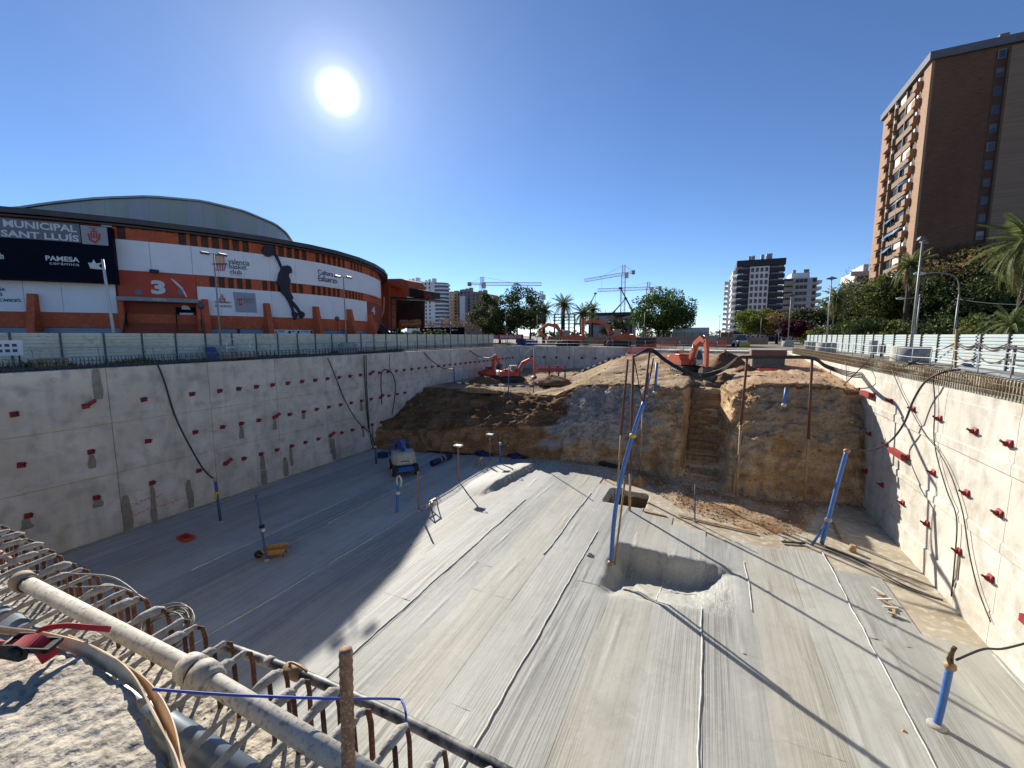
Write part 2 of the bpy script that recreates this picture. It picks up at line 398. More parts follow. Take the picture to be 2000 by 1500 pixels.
for dy, dz in ((-.03, 0), (.03, .02), (0, -.03), (.01, .05)): ms.tube([(.2, dy, dz), (.30, dy * 1.2 + .06, dz + .07), (.38, dy * 1.5 + .10, dz + .12)], .016, n=5)
_o = ms.build('tendon_stub', M_black); proto_stub = _o.data; bpy.data.objects.remove(_o)
mw = MB(); mw.bb(0, .18, -.13, .13, -.13, .13); mw.bb(.18, .32, -.17, .17, -.17, .17)
ZT_L, ZT_R = .32, -.2
# ---- left wall
lw = thing('retaining_wall', 'shaded concrete retaining wall with three rows of red anchors, below the arena', 'retaining wall', (XL, 30, ZB))
js = [YN - 1, 5.9, 10.75, 15.62, 20.1, 24.4, 29.0, 33.4, 38.0, 42.6, 47.2, 51.8, 56.4, 61.0, YF + .6]
for a, b in zip(js[:-1], js[1:]): panel(a + .012, b - .012, 1, XL, ZT_L).build('wall_panel', M_wall, lw)
MB().bb(XL - .58, XL - .08, YN - 1, YF + .6, ZB - .3, ZT_L - .02).build('joint_filler', M_wet, lw)
ys1 = [5.0, 7.4, 9.8, 12.2, 14.6] + [16.2 + 1.2 * i for i in range(38)]
st = MB(); ex = random.Random(5)
def red_box(parent, x, side, y, z):
    m = MB(); a = Vector((x, y, z)); d = Vector((side * .35, .62, .55)).normalized()
    m.bar(a - d * .1, a + d * .45, .2, .18); m.build('anchor_casing', M_red, parent)
for zi, z in enumerate((-1.53, -3.88, -6.3)):
    for yi, y in enumerate(ys1):
        if y > 61 or (zi == 2 and y > 31) or (zi == 1 and y > 34.5): continue
        o = ring_anchor('anchor_head', (XL, y, z), 1, .76, parent=lw)
        o.rotation_euler.x = ex.uniform(-.15, .15)
        if (zi, yi) in ((0, 2), (1, 8), (2, 5), (2, 12), (0, 16), (1, 17)): red_box(lw, XL + .1, 1, y, z)
        if zi == 2 and ex.random() < .6 and y > 6: stain(st, XL, 1, y + ex.uniform(-.1, .1), z - .12, ex.choice((.4, .5, .8, 1.4, 2.1)), ex.uniform(.22, .5), yi)
        elif zi == 1 and ex.random() < .12: stain(st, XL, 1, y, z - .15, ex.uniform(.3, .9), .35, yi)
for y, z0, ln, w in ((10.35, .30, 1.55, .42), (10.95, -6.6, 1.9, .5), (14.0, -6.7, 1.75, .4), (20.4, -7.0, 1.45, .45), (24.9, -6.6, 1.85, .4)): stain(st, XL, 1, y, z0, ln, w, y)
st.build('wet_stain', M_wet, lw)
# orange spray marks near the floor
M_spray = mat('orange_spray', (226, 96, 74), (206, 120, 100), scale=20, rough=.8)
sp = MB(); rr = random.Random(3)
for row, (z, ya, yb) in enumerate(((-7.15, 11.2, 12.5), (-7.75, 11.0, 13.2))):
    y = ya
    while y < yb:
        w = rr.uniform(.05, .16); z2 = z + rr.uniform(-.05, .05)
        sp.bar((XL + .06 if z2 > -7.3 else XL + .082, y, z2), (XL + .06 if z2 > -7.3 else XL + .082, y + w, z2 + rr.uniform(-.09, .09)), .012, .045); y += w + rr.uniform(.02, .12)
sp.build('spray_mark', M_spray, lw)
rg = MB()
M_ringp = mat('pale_green_mark', (186, 196, 160), rough=.8)
for y in (7.0, 8.8, 11.2, 13.3, 17.2, 20.6, 23.8):
    rg.tube([(XL + .01, y + .13 * math.cos(a * .52), -.12 + .1 * math.sin(a * .52)) for a in range(11)], .014, n=5)
rg.build('paint_ring', M_ringp, lw)
# ---- right wall
rw = thing('retaining_wall', 'sunlit concrete retaining wall with red anchors and black cable shadows on the right', 'retaining wall', (XR, 30, ZB))
js = [YN - 1, 4.0, 9.0, 14.0, 18.95, 23.6, 28.2, 32.8, 38.4, 43, 47.6, 52.2, 56.8, 61, YF + .6]
for a, b in zip(js[:-1], js[1:]): panel(a + .012, b - .012, -1, XR, ZT_R).build('wall_panel', M_wall, rw)
MB().bb(XR + .08, XR + .58, YN - 1, YF + .6, ZB - .3, ZT_R - .02).build('joint_filler', M_wet, rw)
ysr = [14.2, 16.7, 19.25, 21.25, 23.9, 26.5, 29.25, 31.9, 34.75, 37.6, 40.4, 43.2, 46]
stR = MB()
for zi, z in enumerate((-1.56, -3.96, -6.3)):
    for y in ysr:
        if zi == 2 and y > 33 or zi == 1 and y > 36: continue
        if zi == 1 and abs(y - 26.5) < .1 or (zi == 0 and abs(y - 31.9) < .1): # long red waler boxes
            MB().box((XR - .17, y + .8, z - .05), (.13, .85, .13)).build('anchor_casing', M_red, rw)
        o = ring_anchor('anchor_head', (XR, y, z), -1, .78, parent=rw); o.rotation_euler.x = ex.uniform(-.2, .2)
        if zi == 2 and ex.random() < .6: stain(stR, XR, -1, y, z - .15, ex.uniform(.5, 2.0), ex.uniform(.25, .5), y)
MB().box((XR - .17, 16.4, -6.45), (.12, .8, .12)).build('anchor_casing', M_red, rw)
stR.build('wet_stain', M_wet, rw)
# exposed starter bars along the top of the right wall and the left wall
bar1 = MB().tube([(0, 0, -.1), (0, 0, .74), (.03, 0, .80), (.12, 0, .80)], .019, n=5); _o = bar1.build('starter_bar', M_rustd); bar_me = _o.data; bpy.data.objects.remove(_o)
def starters(parent, x, side, z, y0, y1, step, nsep, mi, hs=1.0):
    far = MB(); y = y0; k = 0
    while y < y1:
        for row in (0, .38):
            xx = x + side * (.10 + row); tilt = ex.uniform(-.03, .03)
            if k < nsep:
                o = bpy.data.objects.new('starter_bar', bar_me); COL.objects.link(o); o.parent = parent
                o.location = Vector((xx, y, z)) - ORG[parent.name]; o.rotation_euler = (tilt, 0, 0 if side > 0 else math.pi); o.scale.z = hs
            else: far.bb(xx - .017, xx + .017, y - .017, y + .017, z, z + .8 * hs)
            k += 1
        y += step
    for zz in (.28 * hs, .58 * hs): far.tube([(x + side * .07, y0, z + zz), (x + side * .07, y1, z + zz)], .012, n=4)
    o = far.build('starter_bars', M_rustd, parent, kind='stuff')
starters(rw, XR, 1, ZT_R, 13.0, 61, .19, 240, 0, .85)
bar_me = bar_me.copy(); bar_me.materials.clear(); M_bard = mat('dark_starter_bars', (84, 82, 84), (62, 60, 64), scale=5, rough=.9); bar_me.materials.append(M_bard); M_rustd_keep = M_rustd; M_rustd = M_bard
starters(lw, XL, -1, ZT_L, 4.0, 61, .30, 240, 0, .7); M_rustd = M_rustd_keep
# blinding kerb behind the bars
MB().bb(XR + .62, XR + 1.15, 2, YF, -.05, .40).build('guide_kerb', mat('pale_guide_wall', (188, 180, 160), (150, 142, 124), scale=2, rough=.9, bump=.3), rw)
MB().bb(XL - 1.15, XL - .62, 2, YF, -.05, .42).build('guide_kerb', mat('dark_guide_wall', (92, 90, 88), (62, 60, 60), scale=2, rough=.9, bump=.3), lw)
# ---- far wall
fwl = thing('retaining_wall', 'far concrete retaining wall behind the small excavators, lower half hidden by earth', 'retaining wall', (-10, YF, ZB))
for i in range(9):
    a = XL + i * (XR - XL) / 9; b = XL + (i + 1) * (XR - XL) / 9
    MB().bb(a + .012, b - .012, YF, YF + .6, ZB, .25 if i < 5 else -.1).build('wall_panel', M_wall, fwl)
for i in range(12):
    o = bpy.data.objects.new('anchor_head', proto_plate); COL.objects.link(o); o.parent = fwl
    o.location = Vector((XL + 2 + i * 2.1, YF, -1.5)) - ORG[fwl.name]; o.rotation_euler = (0, 0, -math.pi / 2)
# ================================================================== EARTH
def soil_material():
    m = bpy.data.materials.new('cut_earth'); m.use_nodes = True; n, l = m.node_tree.nodes, m.node_tree.links
    b = n['Principled BSDF']; b.inputs['Roughness'].default_value = .97; b.inputs['Specular IOR Level'].default_value = .1
    g = n.new('ShaderNodeNewGeometry')
    at = n.new('ShaderNodeVertexColor'); at.layer_name = 'soil'
    def noise(sc, st=(1, 1, 1), det=6):
        mp = n.new('ShaderNodeMapping'); mp.inputs['Scale'].default_value = st; l.new(g.outputs['Position'], mp.inputs['Vector'])
        t = n.new('ShaderNodeTexNoise'); t.inputs['Scale'].default_value = sc; t.inputs['Detail'].default_value = det; t.inputs['Roughness'].default_value = .65; l.new(mp.outputs[0], t.inputs['Vector']); return t.outputs['Fac']
    t = noise(7); r = n.new('ShaderNodeMapRange'); r.inputs['From Min'].default_value = .3; r.inputs['From Max'].default_value = .72; r.inputs['To Min'].default_value = .68; r.inputs['To Max'].default_value = 1.25; l.new(t, r.inputs['Value'])
    t2 = noise(1.1, (.6, .6, 3.0)); r2 = n.new('ShaderNodeMapRange'); r2.inputs['From Min'].default_value = .3; r2.inputs['From Max'].default_value = .7; r2.inputs['To Min'].default_value = .78; r2.inputs['To Max'].default_value = 1.2; l.new(t2, r2.inputs['Value'])
    mu = n.new('ShaderNodeMath'); mu.operation = 'MULTIPLY'; l.new(r.outputs[0], mu.inputs[0]); l.new(r2.outputs[0], mu.inputs[1])
    vm = n.new('ShaderNodeVectorMath'); vm.operation = 'SCALE'; l.new(at.outputs['Color'], vm.inputs[0]); l.new(mu.outputs[0], vm.inputs['Scale'])
    l.new(vm.outputs[0], b.inputs['Base Color'])
    bp = n.new('ShaderNodeBump'); bp.inputs['Strength'].default_value = 1.0; bp.inputs['Distance'].default_value = .16
    l.new(noise(4.5, (1, 1, 1), 9), bp.inputs['Height']); l.new(bp.outputs[0], b.inputs['Normal'])
    return m
# control profiles: X, [(Y,z) x 7] from the apron to the far wall
CP = [(-28.3, [(28.8, -8.62), (29.2, -8.5), (30.3, -6.9), (37.5, -3.7), (45, -3.6), (54, -3.5), (64, -3.4)]),
      (-22.0, [(29.6, -8.62), (30.4, -8.5), (31.5, -6.6), (37.5, -3.5), (45, -3.7), (54, -3.6), (64, -3.4)]),
      (-16.0, [(31.4, -8.62), (32.2, -8.5), (33.2, -6.0), (39.0, -3.9), (46, -3.7), (54, -3.4), (64, -3.0)]),
      (-13.0, [(32.2, -8.62), (32.9, -8.5), (34.0, -5.9), (37.6, -3.7), (45, -3.1), (54, -2.4), (64, -1.4)]),
      (-10.6, [(32.6, -8.62), (33.4, -8.5), (34.4, -5.6), (37.2, -2.5), (45, -2.0), (54, -1.3), (64, -.7)]),
      (-5.5, [(32.0, -8.62), (33.4, -8.5), (34.4, -5.2), (36.6, -2.1), (45, -1.8), (54, -.9), (64, -.4)]),
      (-3.0, [(28.6, -8.62), (32.6, -8.42), (33.6, -5.0), (35.2, -2.0), (45, -1.7), (54, -.9), (64, -.4)]),
      (-1.55, [(26.8, -8.62), (31.2, -8.38), (32.6, -4.9), (34.4, -2.0), (45, -1.7), (54, -.8), (64, -.4)]),
      (-1.15, [(26.2, -8.62), (30.8, -8.30), (33.4, -7.9), (40.8, -2.1), (45, -1.7), (54, -.8), (64, -.4)]),
      (.95, [(25.0, -8.62), (30.4, -8.26), (33.2, -7.8), (40.4, -2.1), (45, -1.6), (54, -.8), (64, -.4)]),
      (1.7, [(24.8, -8.62), (30.6, -8.3), (32.6, -5.2), (34.6, -2.2), (45, -1.4), (54, -.7), (64, -.4)]),
      (3.2, [(24.2, -8.62), (30.6, -8.36), (31.8, -5.0), (33.3, -1.35), (45, -1.1), (54, -.6), (64, -.4)]),
      (5.2, [(25.2, -8.62), (30.8, -8.42), (31.9, -5.0), (33.2, -1.2), (45, -1.0), (54, -.6), (64, -.4)]),
      (6.6, [(30.2, -8.62), (31.4, -8.45), (32.0, -5.0), (33.3, -1.2), (45, -.9), (54, -.5), (64, -.3)]),
      (9.3, [(30.6, -8.62), (31.9, -8.5), (32.6, -5.2), (34.0, -1.6), (45, -.9), (54, -.5), (64, -.3)])]
cpx = [c[0] for c in CP]
def prof_at(x):
    return [(interp(x, cpx, [c[1][k][0] for c in CP]), interp(x, cpx, [c[1][k][1] for c in CP])) for k in range(7)]
TS = [0] + [i / 14 for i in range(1, 15)] + [1 + i / 26 for i in range(1, 27)] + [2 + i / 50 for i in range(1, 51)] + [3 + i / 16 for i in range(1, 17)] + [4 + i / 10 for i in range(1, 11)] + [5 + i / 10 for i in range(1, 11)]
mm = MB(); mm.smooth = True; cols = []
xs = sorted(set(list(np.arange(-28.3, -12, .22)) + list(np.arange(-12, -2.2, .15)) + list(np.arange(-2.2, 2.4, .085)) + list(np.arange(2.4, 9.31, .14))))
def lc(c): return Vector(lin(c))
for x in xs:
    pr = prof_at(x + .25 * nz((x * .5, 0, 7)))
    for t in TS:
        k = min(int(t), 5); u = t - k
        y = lerp(pr[k][0], pr[k + 1][0], u); z = lerp(pr[k][1], pr[k + 1][1], u)
        p = Vector((x, y, z))
        big = fnz((x * .33, y * .33, z * .33 + 3), 1, 3); med = fnz((x * 1.1, y * 1.1, z * 1.1), 1, 4); fine = fnz((x * 4, y * 4, z * 4), 1, 3)
        flute = nz((x * 2.2, 4, z * .12)) * .22 + nz((x * 5, 2, z * .3)) * .10
        trench_ = -1.15 < x < 1.05
        amp = .12 if k == 0 else (1.0 if k in (1, 2) else .45)
        if k >= 4: amp = .35
        y -= amp * (.45 * big + .40 * med + .14 * fine) * ((.45 if trench_ else 1) if k in (1, 2) else .3) + (flute if k == 1 and not trench_ else 0)
        z += amp * (.10 * big + .24 * med * (1 if k > 1 else .4) + .12 * fine) * (.3 if trench_ and k in (1, 2) else 1)
        trench = -1.25 < x < 1.05
        if trench and 1.0 < t < 3.0:                        # bucket steps cut into the ramp
            s = (t - 1) * 7.0; z += (.50 if t > 1.6 else .12) * (math.floor(s) - s + .5)
        if k >= 3 and -13 < x < -2 : z += .10 * nz((x * .9 - y * .5, y * .25, 0))
        # colour of the ground, with some shade at the crest
        g1 = fnz((x * .5, y * .5, z * 1.4), 1, 4)
        c = lc((136, 108, 74)).lerp(lc((172, 146, 110)), min(1, max(0, .5 + g1)))
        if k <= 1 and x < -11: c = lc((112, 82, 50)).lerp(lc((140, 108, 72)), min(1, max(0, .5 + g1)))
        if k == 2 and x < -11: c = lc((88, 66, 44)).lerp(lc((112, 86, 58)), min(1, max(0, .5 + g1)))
        gm = min(1, max(0, (t - 1.35 + .5 * g1) * 3)) * min(1, max(0, (2.93 - t) * 12)) * min(1, max(0, (x + 11.3 + .8 * g1 + (t - 2.6) * -1.6) * 1.6)) * min(1, max(0, (-3.6 + .9 * g1 - x) * 1.5))
        gm2 = .75 * min(1, max(0, (t - 1.8 + .4 * g1) * 2)) * min(1, max(0, (2.98 - t) * 10)) * min(1, max(0, (x - 2.6 + .5 * g1) * 1.5))
        c = c.lerp(lc((138, 134, 128)), gm); c = c.lerp(lc((122, 112, 98)), gm2)
        if 2.93 < t < 3.05 and x > -11: c = c.lerp(lc((92, 70, 46)), .8)  # fresh-cut crest band, its shade painted into the dark tone
        if k >= 3: c = lc((122, 100, 74)).lerp(lc((160, 140, 110)), min(1, max(0, .35 + 1.3 * nz((x * .8 - y * .5, y * .3, 2)))))
        if k >= 3: c = c.lerp(lc((140, 110, 82)).lerp(lc((164, 136, 106)), min(1, max(0, .5 + g1))), min(1, max(0, (x - 1.2 + 1.5 * g1) / 3.0)))
        if t < 1: c = lc((118, 88, 56)).lerp(lc((150, 130, 102)), min(1, max(0, .35 + 1.4 * nz((x * .9, y * .9, 3))))); z += .13 * math.sin(math.pi * t) * (1 if -4 < x < 6.2 else .2) * (1 + nz((x * .8, y * .8, 6)))
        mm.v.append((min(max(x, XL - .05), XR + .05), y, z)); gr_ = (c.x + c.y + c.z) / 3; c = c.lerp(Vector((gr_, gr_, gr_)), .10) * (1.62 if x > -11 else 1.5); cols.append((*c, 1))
nt = len(TS)
for i in range(len(xs) - 1):
    for j in range(nt - 1): mm.face((i * nt + j, (i + 1) * nt + j, (i + 1) * nt + j + 1, i * nt + j + 1))
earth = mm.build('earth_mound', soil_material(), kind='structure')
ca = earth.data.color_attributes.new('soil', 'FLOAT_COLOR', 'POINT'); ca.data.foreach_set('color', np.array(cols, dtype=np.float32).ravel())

# clods, stones and gravel that crumbled down the faces
def scatter(name, label, cat, n, where, size, mts, seed):
    rg_ = np.random.default_rng(seed); m = MB(); k = 0
    octv = np.array([(1, 0, 0), (-1, 0, 0), (0, 1, 0), (0, -1, 0), (0, 0, 1), (0, 0, -1)], dtype=float); octf = [(0, 2, 4), (2, 1, 4), (1, 3, 4), (3, 0, 4), (2, 0, 5), (1, 2, 5), (3, 1, 5), (0, 3, 5)]
    V = np.array(mm.v); idx = [i for i in range(len(V)) if where(V[i], TS[i % nt])]
    for i in rg_.choice(idx, n):
        s = size * (.4 + 1.6 * rg_.random() ** 3); c = V[i] + rg_.normal(size=3) * (.08, .02, .03); m.cur = int(rg_.integers(len(mts)))
        m.add([tuple(c + o * s * (.6 + .7 * rg_.random(3))) for o in octv], octf)
    m.build(name, mts, label=label, cat=cat, kind='stuff')
M_cl = [mat('clod_tan', (182, 154, 114), (160, 132, 94), scale=6, rough=.97), mat('clod_brown', (150, 118, 82), (130, 100, 68), scale=6, rough=.97), mat('clod_pale', (186, 164, 128), (160, 138, 104), scale=6, rough=.97)]
M_gv = [mat('gravel_grey', (148, 144, 138), (118, 114, 108), scale=8, rough=.95), mat('gravel_pale', (176, 170, 160), (150, 144, 136), scale=8, rough=.95)]
scatter('earth_clods', 'clods and stones crumbling down the cut earth faces', 'clods', 4200, lambda v, t: 1.0 < t < 3.2 or (t < 1 and -4 < v[0] < 7), .055, M_cl, 1)
scatter('earth_clods', 'loose clods strewn over the top of the earth mound', 'clods', 600, lambda v, t: t >= 3.0 and v[1] < 52, .08, M_cl, 2)
scatter('gravel', 'grey gravel spilled down the middle of the earth face', 'gravel', 5200, lambda v, t: 1.6 < t < 2.93 and -11.2 < v[0] < -3.8, .045, M_gv, 3)
scatter('gravel', 'loose gravel along the foot of the earth face', 'gravel', 3800, lambda v, t: .1 < t < 1.15 and v[0] > -13, .045, M_gv, 4)

# treads left by the bucket in the trench
M_tread = mat('trodden_earth', (156, 130, 96), (122, 98, 68), scale=4, rough=.97, bump=.8, bscale=14, bdist=.05)
for j in range(12):
    u = (j + 1.6) / 14.0; yy, zz = lerp(33.3, 40.6, u), lerp(-7.85, -2.1, u); m = MB(); n = 14; rings = []
    for i in range(n + 1):
        x = lerp(-1.12 + .05 * (j % 3), .98 - .05 * (j % 2), i / n); w = .05 * nz((x * 2.3, j * 3.1, 0)); h = .04 * nz((x * 1.9, j * 2.7, 5))
        rings.append([(x, yy - .16 + w, zz - .45), (x, yy - .20 + w, zz + .10 + h), (x, yy - .12 + w, zz + .15 + h), (x, yy + .55, zz + .12 + h), (x, yy + .55, zz - .45)])
    m.loft(rings); m.build('trench_step', M_tread, earth)
# ================================================================== ARENA
M_orange = mat('orange_render', (190, 92, 54), (176, 82, 48), scale=.6, rough=.8, c3=(198, 104, 66))
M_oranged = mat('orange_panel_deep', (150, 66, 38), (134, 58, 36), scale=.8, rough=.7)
M_white = mat('white_banner', (232, 232, 233), (224, 225, 227), scale=.7, rough=.6)
M_brownw = mat('bronze_glass', (92, 54, 26), (70, 42, 22), scale=1.2, rough=.45, spec=.25)
M_fascia = mat('dark_fascia', (74, 68, 66), (60, 56, 56), scale=1, rough=.6)
M_navy = mat('navy_banner', (14, 18, 36), (10, 14, 28), scale=1, rough=.8, spec=.12)
M_greyb = mat('grey_sign_board', (112, 114, 124), (100, 102, 112), scale=1.5, rough=.6)
M_ltg = mat('light_lettering', (206, 208, 206), rough=.6)
M_navyt = mat('navy_lettering', (40, 44, 84), rough=.6)
M_greyt = mat('grey_lettering', (70, 72, 84), rough=.6)
M_redt = mat('red_lettering', (176, 52, 56), rough=.6)
M_blueg = mat('blue_grey_glazing', (112, 130, 152), (98, 116, 140), scale=.6, rough=.35)
M_roofs = [mat('roof_sheet_%s' % nm, c, c2, scale=.5, rough=.5, metal=.0, stretch=(1, 1, .08)) for nm, c, c2 in (('green', (168, 174, 160), (154, 162, 150)), ('blue', (160, 168, 180), (148, 156, 170)), ('grey', (170, 172, 172), (158, 160, 162)), ('sand', (172, 172, 164), (160, 160, 154)))]
M_steelg = mat('galvanised', (150, 152, 152), (126, 130, 132), scale=4, rough=.45, metal=.4)
M_mural = mat('mural_dark', (44, 42, 56), (38, 37, 50), scale=.9, rough=.7)
ACX, ACY, AA, AB, AE = -94.05, 36.27, 52.37, 40.62, 1.1
def aplan(t, k=1.0, off=0.0):
    c, s = math.cos(t), math.sin(t)
    x = AA * k * math.copysign(abs(c) ** AE, c); y = AB * k * math.copysign(abs(s) ** AE, s)
    n = Vector((c / AA, s / AB, 0)).normalized()
    return Vector((ACX + x, ACY + y, 0)) + n * off, n
def pix(p):
    v = Vector(p) - CAM; z = v.dot(FW)
    return (1000 + F_PX * v.dot(RT) / z, 750 - F_PX * v.dot(UP) / z) if z > .5 else (-1e5, 0)
TT = [R(-75 + .25 * i) for i in range(640)]
def ttab(k):
    out = []
    for t in TT:
        x = pix(aplan(t, k)[0] + Vector((0, 0, 6)))[0]
        if out and x < out[-1][0] and x > -5000: break
        if x > -3000: out.append((x, t))
    return out
TA = ttab(1.0)
def tpx(x): return interp(x, [a for a, _ in TA], [b for _, b in TA])
ST = [0.0]
for i in range(1, len(TT)): ST.append(ST[-1] + (aplan(TT[i])[0] - aplan(TT[i - 1])[0]).length)
def s_of(t): return interp(t, TT, ST)
def t_of(s): return interp(s, ST, TT)
def zpx(x, y, off=0):
    t = tpx(x); p, n = aplan(t, 1, off); return CAM.z + ray(x, y).z * ((p - CAM).to_2d().length / ray(x, y).to_2d().length)
arena = thing('sports_arena', 'round orange and white sports arena with dark domed roof, left of the pit', 'arena', (ACX, ACY, 0))
def band(m, t0, t1, z0, z1, o0, th, step=1.2):
    n = max(1, int(abs(s_of(t1) - s_of(t0)) / step)); rings = []
    for i in range(n + 1):
        p, nn = aplan(lerp(t0, t1, i / n)); rings.append([p + nn * (o0 - th) + Vector((0, 0, z0)), p + nn * o0 + Vector((0, 0, z0)), p + nn * o0 + Vector((0, 0, z1)), p + nn * (o0 - th) + Vector((0, 0, z1))])
    return m.loft(rings)
def part(nm, m, mt, par=None, **k): return m.build(nm, mt, par or arena, **k)
TL0, TR0 = R(-72), R(62)
part('wall', band(MB(), R(-178), R(178), 0, 11.6, -.35, .5, 3), M_orange)
# plinth, cladding bands in sheets, windows between mullions
part('plinth', band(MB(), TL0, TR0, 2.66, 3.95, 0, .35), M_orange)
def sheets(z0, z1, edges, nm, mt, off=.05, th=.3):
    for a, b in zip(edges[:-1], edges[1:]): part(nm, band(MB(), tpx(a) + .0004 if a > 0 else a, tpx(b) - .0004, z0, z1, off, th), mt)
E1 = [-260, -160, -60, 40, 100]
def E_(xs): return xs
for xs, z0, z1 in (([232, 300, 380, 430, 480, 530, 580, 630, 670, 700, 722, 738, 744], 7.75, 10.4), ([385, 430, 480, 530, 580, 615, 650, 680, 700, 716], 3.95, 6.67)):
    for a, b in zip(xs[:-1], xs[1:]): part('cladding_sheet', band(MB(), tpx(a) + .0003, tpx(b) - .0003, z0, z1, .06, .3), M_white)
for a, b in ((-200, -120), (-120, -40), (-40, 45), (45, 120), (120, 226)): part('cladding_sheet', band(MB(), tpx(a) + .0003, tpx(b) - .0003, 3.95, 6.45, .06, .3), M_white)
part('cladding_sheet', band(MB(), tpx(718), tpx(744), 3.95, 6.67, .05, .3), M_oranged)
# window bands
def winband(x0, x1, z0, z1, npan, solid=()):
    t0, t1 = tpx(x0), tpx(x1); s0, s1 = s_of(t0), s_of(t1); w = (s1 - s0) / npan
    for i in range(npan):
        a, b = s0 + i * w, s0 + (i + 1) * w
        part('mullion', band(MB(), t_of(a), t_of(a + .28), z0, z1, .02, .35), M_orange)
        part('window_panel' if i not in solid else 'wall_panel', band(MB(), t_of(a + .28), t_of(b), z0 + .04, z1 - .04, -.12 if i not in solid else .0, .2), M_brownw if i not in solid else M_orange)
winband(385, 722, 6.67, 7.75, 30, (0, 6, 13, 20, 27, 28, 29))
winband(232, 742, 10.4, 11.45, 40, (1, 2, 3, 4, 12, 13, 19, 26, 31, 32, 33, 36))
for a, b in ((-180, 60), (62, 212)): part('wall_panel', band(MB(), tpx(a), tpx(b), 10.3, 11.5, .02, .3), M_oranged)
part('wall_panel', band(MB(), tpx(212), tpx(231), 10.0, 11.5, .12, .3), M_white)
# base glazing
for a, b in ((-200, 48), (74, 226), (404, 458), (464, 515), (528, 612), (626, 676), (690, 718)): part('base_glazing', band(MB(), tpx(a), tpx(b), .2, 2.62, -.05, .2), M_blueg if a != 528 else M_white)
# roof edge and dome
part('roof_fascia', band(MB(), R(-178), R(178), 11.68, 12.12, .8, 1.5, 2.5), M_fascia)
part('roof_soffit', band(MB(), R(-178), R(178), 11.46, 11.6, .5, 1.0, 2.5), M_fascia)
flat = MB(); ring = [aplan(R(a))[0] + Vector((0, 0, 12.1)) for a in range(-180, 180, 3)]
flat.add(ring + [Vector((ACX, ACY, 12.3))], [(i, (i + 1) % len(ring), len(ring)) for i in range(len(ring))]); part('flat_roof', flat, M_fascia)
lo, hi = .4, .98
for _ in range(30):
    k = (lo + hi) / 2
    mx = max(pix(aplan(R(a), k)[0] + Vector((0, 0, 12)))[0] for a in range(-60, 120))
    lo, hi = (k, hi) if mx < 574 else (lo, k)
KD = (lo + hi) / 2
dm = [(-300, 440), (50, 409), (100, 401), (200, 391), (300, 387.5), (400, 396), (480, 415), (540, 440), (560, 456), (573, 474)]
tm_ = max((pix(aplan(R(i * .5), KD)[0] + Vector((0, 0, 14)))[0], R(i * .5)) for i in range(-100, 240))[1]
TD = []; t = tm_
while t > tm_ - 3:
    x, _ = pix(aplan(t, KD)[0] + Vector((0, 0, 14)))
    if TD and (x >= TD[0][0] or x < -1500): break
    TD.insert(0, (x, t)); t -= R(.5)
def zdome(t):
    if t <= TD[-1][1]:
        x = interp(t, [b for _, b in TD], [a for a, _ in TD]); y = interp(x, [a for a, _ in dm], [b for _, b in dm]); p = aplan(t, KD)[0]
        r = ray(x, y); return max(11.5, CAM.z + r.z * ((p - CAM).to_2d().length / r.to_2d().length))
    return max(11.5, zdome(TD[-1][1]) - (t - TD[-1][1]) * 3)
t0 = TD[0][1]; seg = 44; t1 = TD[-1][1] + .5
for i in range(seg):
    a, b = lerp(t0, t1, i / seg), lerp(t0, t1, (i + 1) / seg); m = MB(); rings = []
    for t in (a + .0002, (a + b) / 2, b - .0002):
        p, n = aplan(t, KD); z = zdome(t)
        rings.append([p - n * .4 + Vector((0, 0, 11)), p + Vector((0, 0, 11)), p + Vector((0, 0, z)), p - n * .4 + Vector((0, 0, z))])
    m.loft(rings); part('roof_panel', m, M_roofs[(i * 5 + i // 3 + (i * i) % 3) % 4])
cap = MB(); rr_ = [(aplan(lerp(t0, t1, i / 60), KD, .25)[0] + Vector((0, 0, zdome(lerp(t0, t1, i / 60)) + .05))) for i in range(61)]
cap.add(rr_ + [p + Vector((0, 0, .22)) for p in rr_], [(i, i + 1, 62 + i, 61 + i) for i in range(60)])
far_ = [Vector((ACX - 10, ACY, 12.5))]
b0 = len(cap.v); cap.v += [tuple(p + Vector((0, 0, .22))) for p in rr_] + [tuple(far_[0])]
for i in range(60): cap.face((b0 + i, b0 + i + 1, b0 + 61))
part('roof_cap', cap, M_roofs[2])
# buttress fins
for x, zt in ((66, 5.4), (398, 5.45), (517, 5.35), (612, 5.3), (677, 5.3), (717, 5.0)):
    p, n = aplan(tpx(x)); tn = Vector((-n.y, n.x, 0)); m = MB()
    poly = [p + n * .0, p + n * 1.75, p + n * .6 + Vector((0, 0, zt)), p + Vector((0, 0, zt))]
    m.prism([q - tn * .24 for q in poly], tn * .48); part('buttress', m, M_orange)
# ---- lettering helper: flat glyph mesh wrapped on the curved wall
def glyphs(txt, size, bold=0.0, shear=0.0, space=1.0):
    cu = bpy.data.curves.new('t', 'FONT'); cu.body = txt; cu.size = size; cu.offset = bold; cu.shear = shear; cu.space_character = space; cu.resolution_u = 3
    o = bpy.data.objects.new('t', cu); COL.objects.link(o); dg = bpy.context.evaluated_depsgraph_get(); dg.update()
    me = o.evaluated_get(dg).to_mesh(); vs = [tuple(v.co) for v in me.vertices]; fs = [tuple(p.vertices) for p in me.polygons]
    o.evaluated_get(dg).to_mesh_clear(); bpy.data.objects.remove(o); bpy.data.curves.remove(cu)
    return vs, fs
def fit(vs, w, h):
    xs = [v[0] for v in vs]; ys = [v[1] for v in vs]; x0, x1, y0, y1 = min(xs), max(xs), min(ys), max(ys)
    return [((v[0] - x0) / (x1 - x0) * w, (v[1] - y0) / (y1 - y0) * h) for v in vs]
